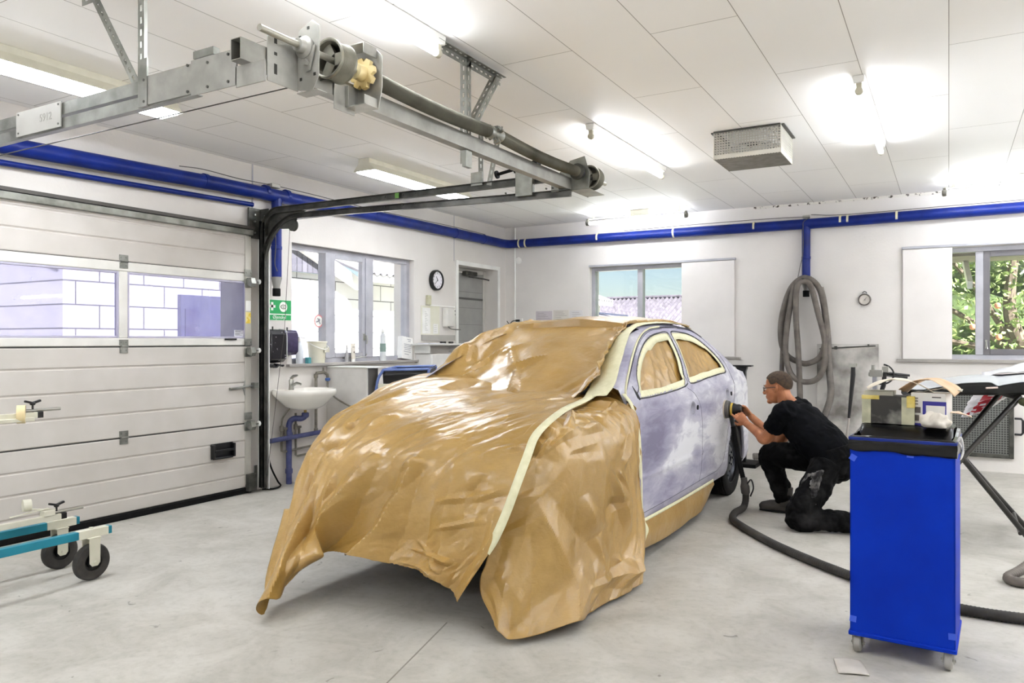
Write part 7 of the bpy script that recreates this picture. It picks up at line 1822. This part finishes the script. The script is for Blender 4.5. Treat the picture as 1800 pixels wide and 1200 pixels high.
for j in range(10):
    f_ = j / 9; r = []
    for k in range(4):
        p, q = (a0, a1, a2, a3)[k], (a1, a2, a3, a0)[k]
        for i in range(14):
            w_ = p.lerp(q, i / 14); s_ = 1.03 - .12 * f_ + .04 * noise.noise(V(i * .9, k * 3, f_ * 2)) * (1 if 0 < j else .2)
            r.append(V(cc.x + (w_.x - cc.x) * s_, cc.y + (w_.y - cc.y) * s_, w_.z + .012 - .62 * f_ + .006 * noise.noise(V(i, k, 3))))
    rows.append(r)
mb.grid(rows, closed_u=True); mb.add(rows[-1], [tuple(range(56))]); mb.obj('bag', M_bag, t, smooth=25, solid=.001)
b0, b1 = V(-4.82, 5.74, .90), V(-4.41, 5.975, .91)
mb = MB(); mb.bar(b0, b1, .02, .05); mb.obj('label_strip', mat('pale_strip', 'd8d6c0', .6), t)

# ------------------------------------------------------------------ turquoise panel dolly at the left edge
t = T('panel_dolly', 'turquoise framed dolly on black rubber wheels with cream clamp arms at the left edge', 'dolly', (-4.38, 1.6, 0))
M_turq = mat('turquoise_paint', '14788f', .4, c2='1b879e', ns=6); M_cream = mat('cream_paint', 'cfcdbb', .4, c2='dad8c8', ns=8)
for x, z, ye in ((-4.19, .265, 2.60), (-4.56, .267, 2.63)):
    MB().bx(x - .02, x + .02, .3, ye - .17, z - .022, z + .022).obj('beam', M_turq, t, bevel=.003)
    MB().bx(x - .022, x + .022, ye - .17, ye, z - .024, z + .024).obj('beam_end', M_cream, t, bevel=.003)
    MB().bx(x - .021, x + .021, ye, ye + .02, z - .022, z + .022).obj('end_cap', M_turq, t, bevel=.003)
    for y in (ye - .09, .5):
        f_ = MB()
        for s in (-1, 1): f_.prism([(-.032, .245), (.032, .245), (.030, .10), (.016, .083), (-.016, .083), (-.030, .10)], (x + s * .035 - .0025, y, 0), (0, 1, 0), (0, 0, 1), (.005, 0, 0))
        f_.bx(x - .04, x + .04, y - .035, y + .035, .238, .244); f_.cyl((x - .045, y, .103), (x + .045, y, .103), .010, 12); f_.cyl((x, y, .28), (x, y, .297), .012, 8)
        f_ = f_.obj('fork', M_cream, t, bevel=.001)
        w_ = MB(); w_.lathe([(.05, -.022), (.075, -.026), (.095, -.022), (.1025, -.010), (.1025, .010), (.095, .022), (.075, .026), (.05, .022)], (x, y, .103), (1, 0, 0), 36, True); w_.obj('wheel_tyre', mat('dolly_tyre', '2a2826', .7, c2='3c3936', ns=14), f_)
        w_ = MB(); w_.lathe([(.012, -.024), (.03, -.024), (.034, -.010), (.05, -.012), (.052, .012), (.034, .010), (.03, .024), (.012, .024)], (x, y, .103), (1, 0, 0), 28); w_.obj('wheel_hub', M_blackp, f_)
for y in (.45, 1.5): MB().bx(-4.56, -4.19, y - .02, y + .02, .245, .287).obj('cross_beam', M_turq, t, bevel=.003)
MB().bx(-4.41, -4.37, 1.48, 1.52, .28, 1.05).obj('post', M_cream, t, bevel=.003)
MB().bx(-4.41, -4.37, .43, .47, .28, .6).obj('post', M_cream, t, bevel=.003)
# lower and upper clamp arms
def clamp(x, z, ye, small):
    MB().bx(x - .016, x + .016, 1.0, ye, z - .016, z + .016).obj('arm', M_cream, t, bevel=.002)
    MB().bx(x - .017, x + .017, ye, ye + .03, z - .017, z + .017).obj('arm_cap', M_blackp, t, bevel=.002)
    k = MB(); zk = z + .055; k.cyl((x, ye - .02, z + .01), (x, ye - .02, zk + .015), .006, 8); k.lathe([(.012, 0), (.016, .01), (.010, .018)], (x, ye - .02, zk), (0, 0, 1), 10); k.bar((x, ye - .062, zk + .024), (x, ye - .02, zk + .012), .018, .012); k.bar((x, ye + .022, zk + .024), (x, ye - .02, zk + .012), .018, .012); k.obj('wing_knob', M_blackp, t, bevel=.002)
    MB().cyl((x, ye - .06, z + .025), (x, ye + .13, z + .025), .009, 12).obj('push_rod', M_steel, t)
clamp(-4.41, .345, 2.46, 0); clamp(-4.41, .935, 2.33, 1)
mb = MB(); mb.lathe([(.012, -.02), (.034, -.02), (.034, .02), (.012, .02)], (-4.45, 2.30, .43), (.3, 1, 0), 24); mb.obj('roller_pad', M_cream, t)
mb = MB(); mb.bar((-4.45, 2.32, .405), (-4.41, 2.45, .385), .014, .006); mb.bar((-4.47, 2.22, .375), (-4.42, 2.40, .40), .02, .004); mb.box((-4.41, 2.39, .375), (.05, .06, .03)); mb.obj('clamp_jaw', M_cream, t, bevel=.002)
mb = MB(); mb.lathe([(.02, -.02), (.05, -.02), (.05, .02), (.02, .02)], (-4.40, 2.245, .945), (.6, 1, 0), 24); mb.obj('roller_pad', mat('cream_roller', 'd9c79a', .5), t)
MB().bx(-4.45, -4.37, 2.05, 2.30, .905, .925).obj('clamp_plate', M_cream, t, bevel=.002)
MB().bx(-4.50, -4.47, 1.0, 2.40, .318, .342).obj('side_rail', mat('side_rail', '7a7a62', .5), t)
MB().bx(-4.52, -4.36, 1.2, 1.24, .29, .325).obj('rail_bracket', M_cream, t)

# scrap of sanding paper on the floor
mb = MB(); rows = [[V(-.423, 3.456, .004), V(-.37, 3.475, .010), V(-.323, 3.488, .004)], [V(-.405, 3.385, .006), V(-.355, 3.40, .009), V(-.30, 3.42, .008)], [V(-.387, 3.313, .004), V(-.33, 3.33, .008), V(-.275, 3.348, .005)]]
o = mb.grid(sheet_pts(rows, 10, 10)).obj('paper_scrap', mat('scrap_grey', 'b5b0a8', .8, c2='c5c0b8', ns=10), solid=.002); tag(o, 'square grey paper scrap on the floor in front of the blue bin', 'paper')
# oil marks on the floor
M_oil = mat('oil_mark', '3b3834', .8)
for k, (x, y, lab) in enumerate(((-2.30, 2.55, 'x'),)):
    pass
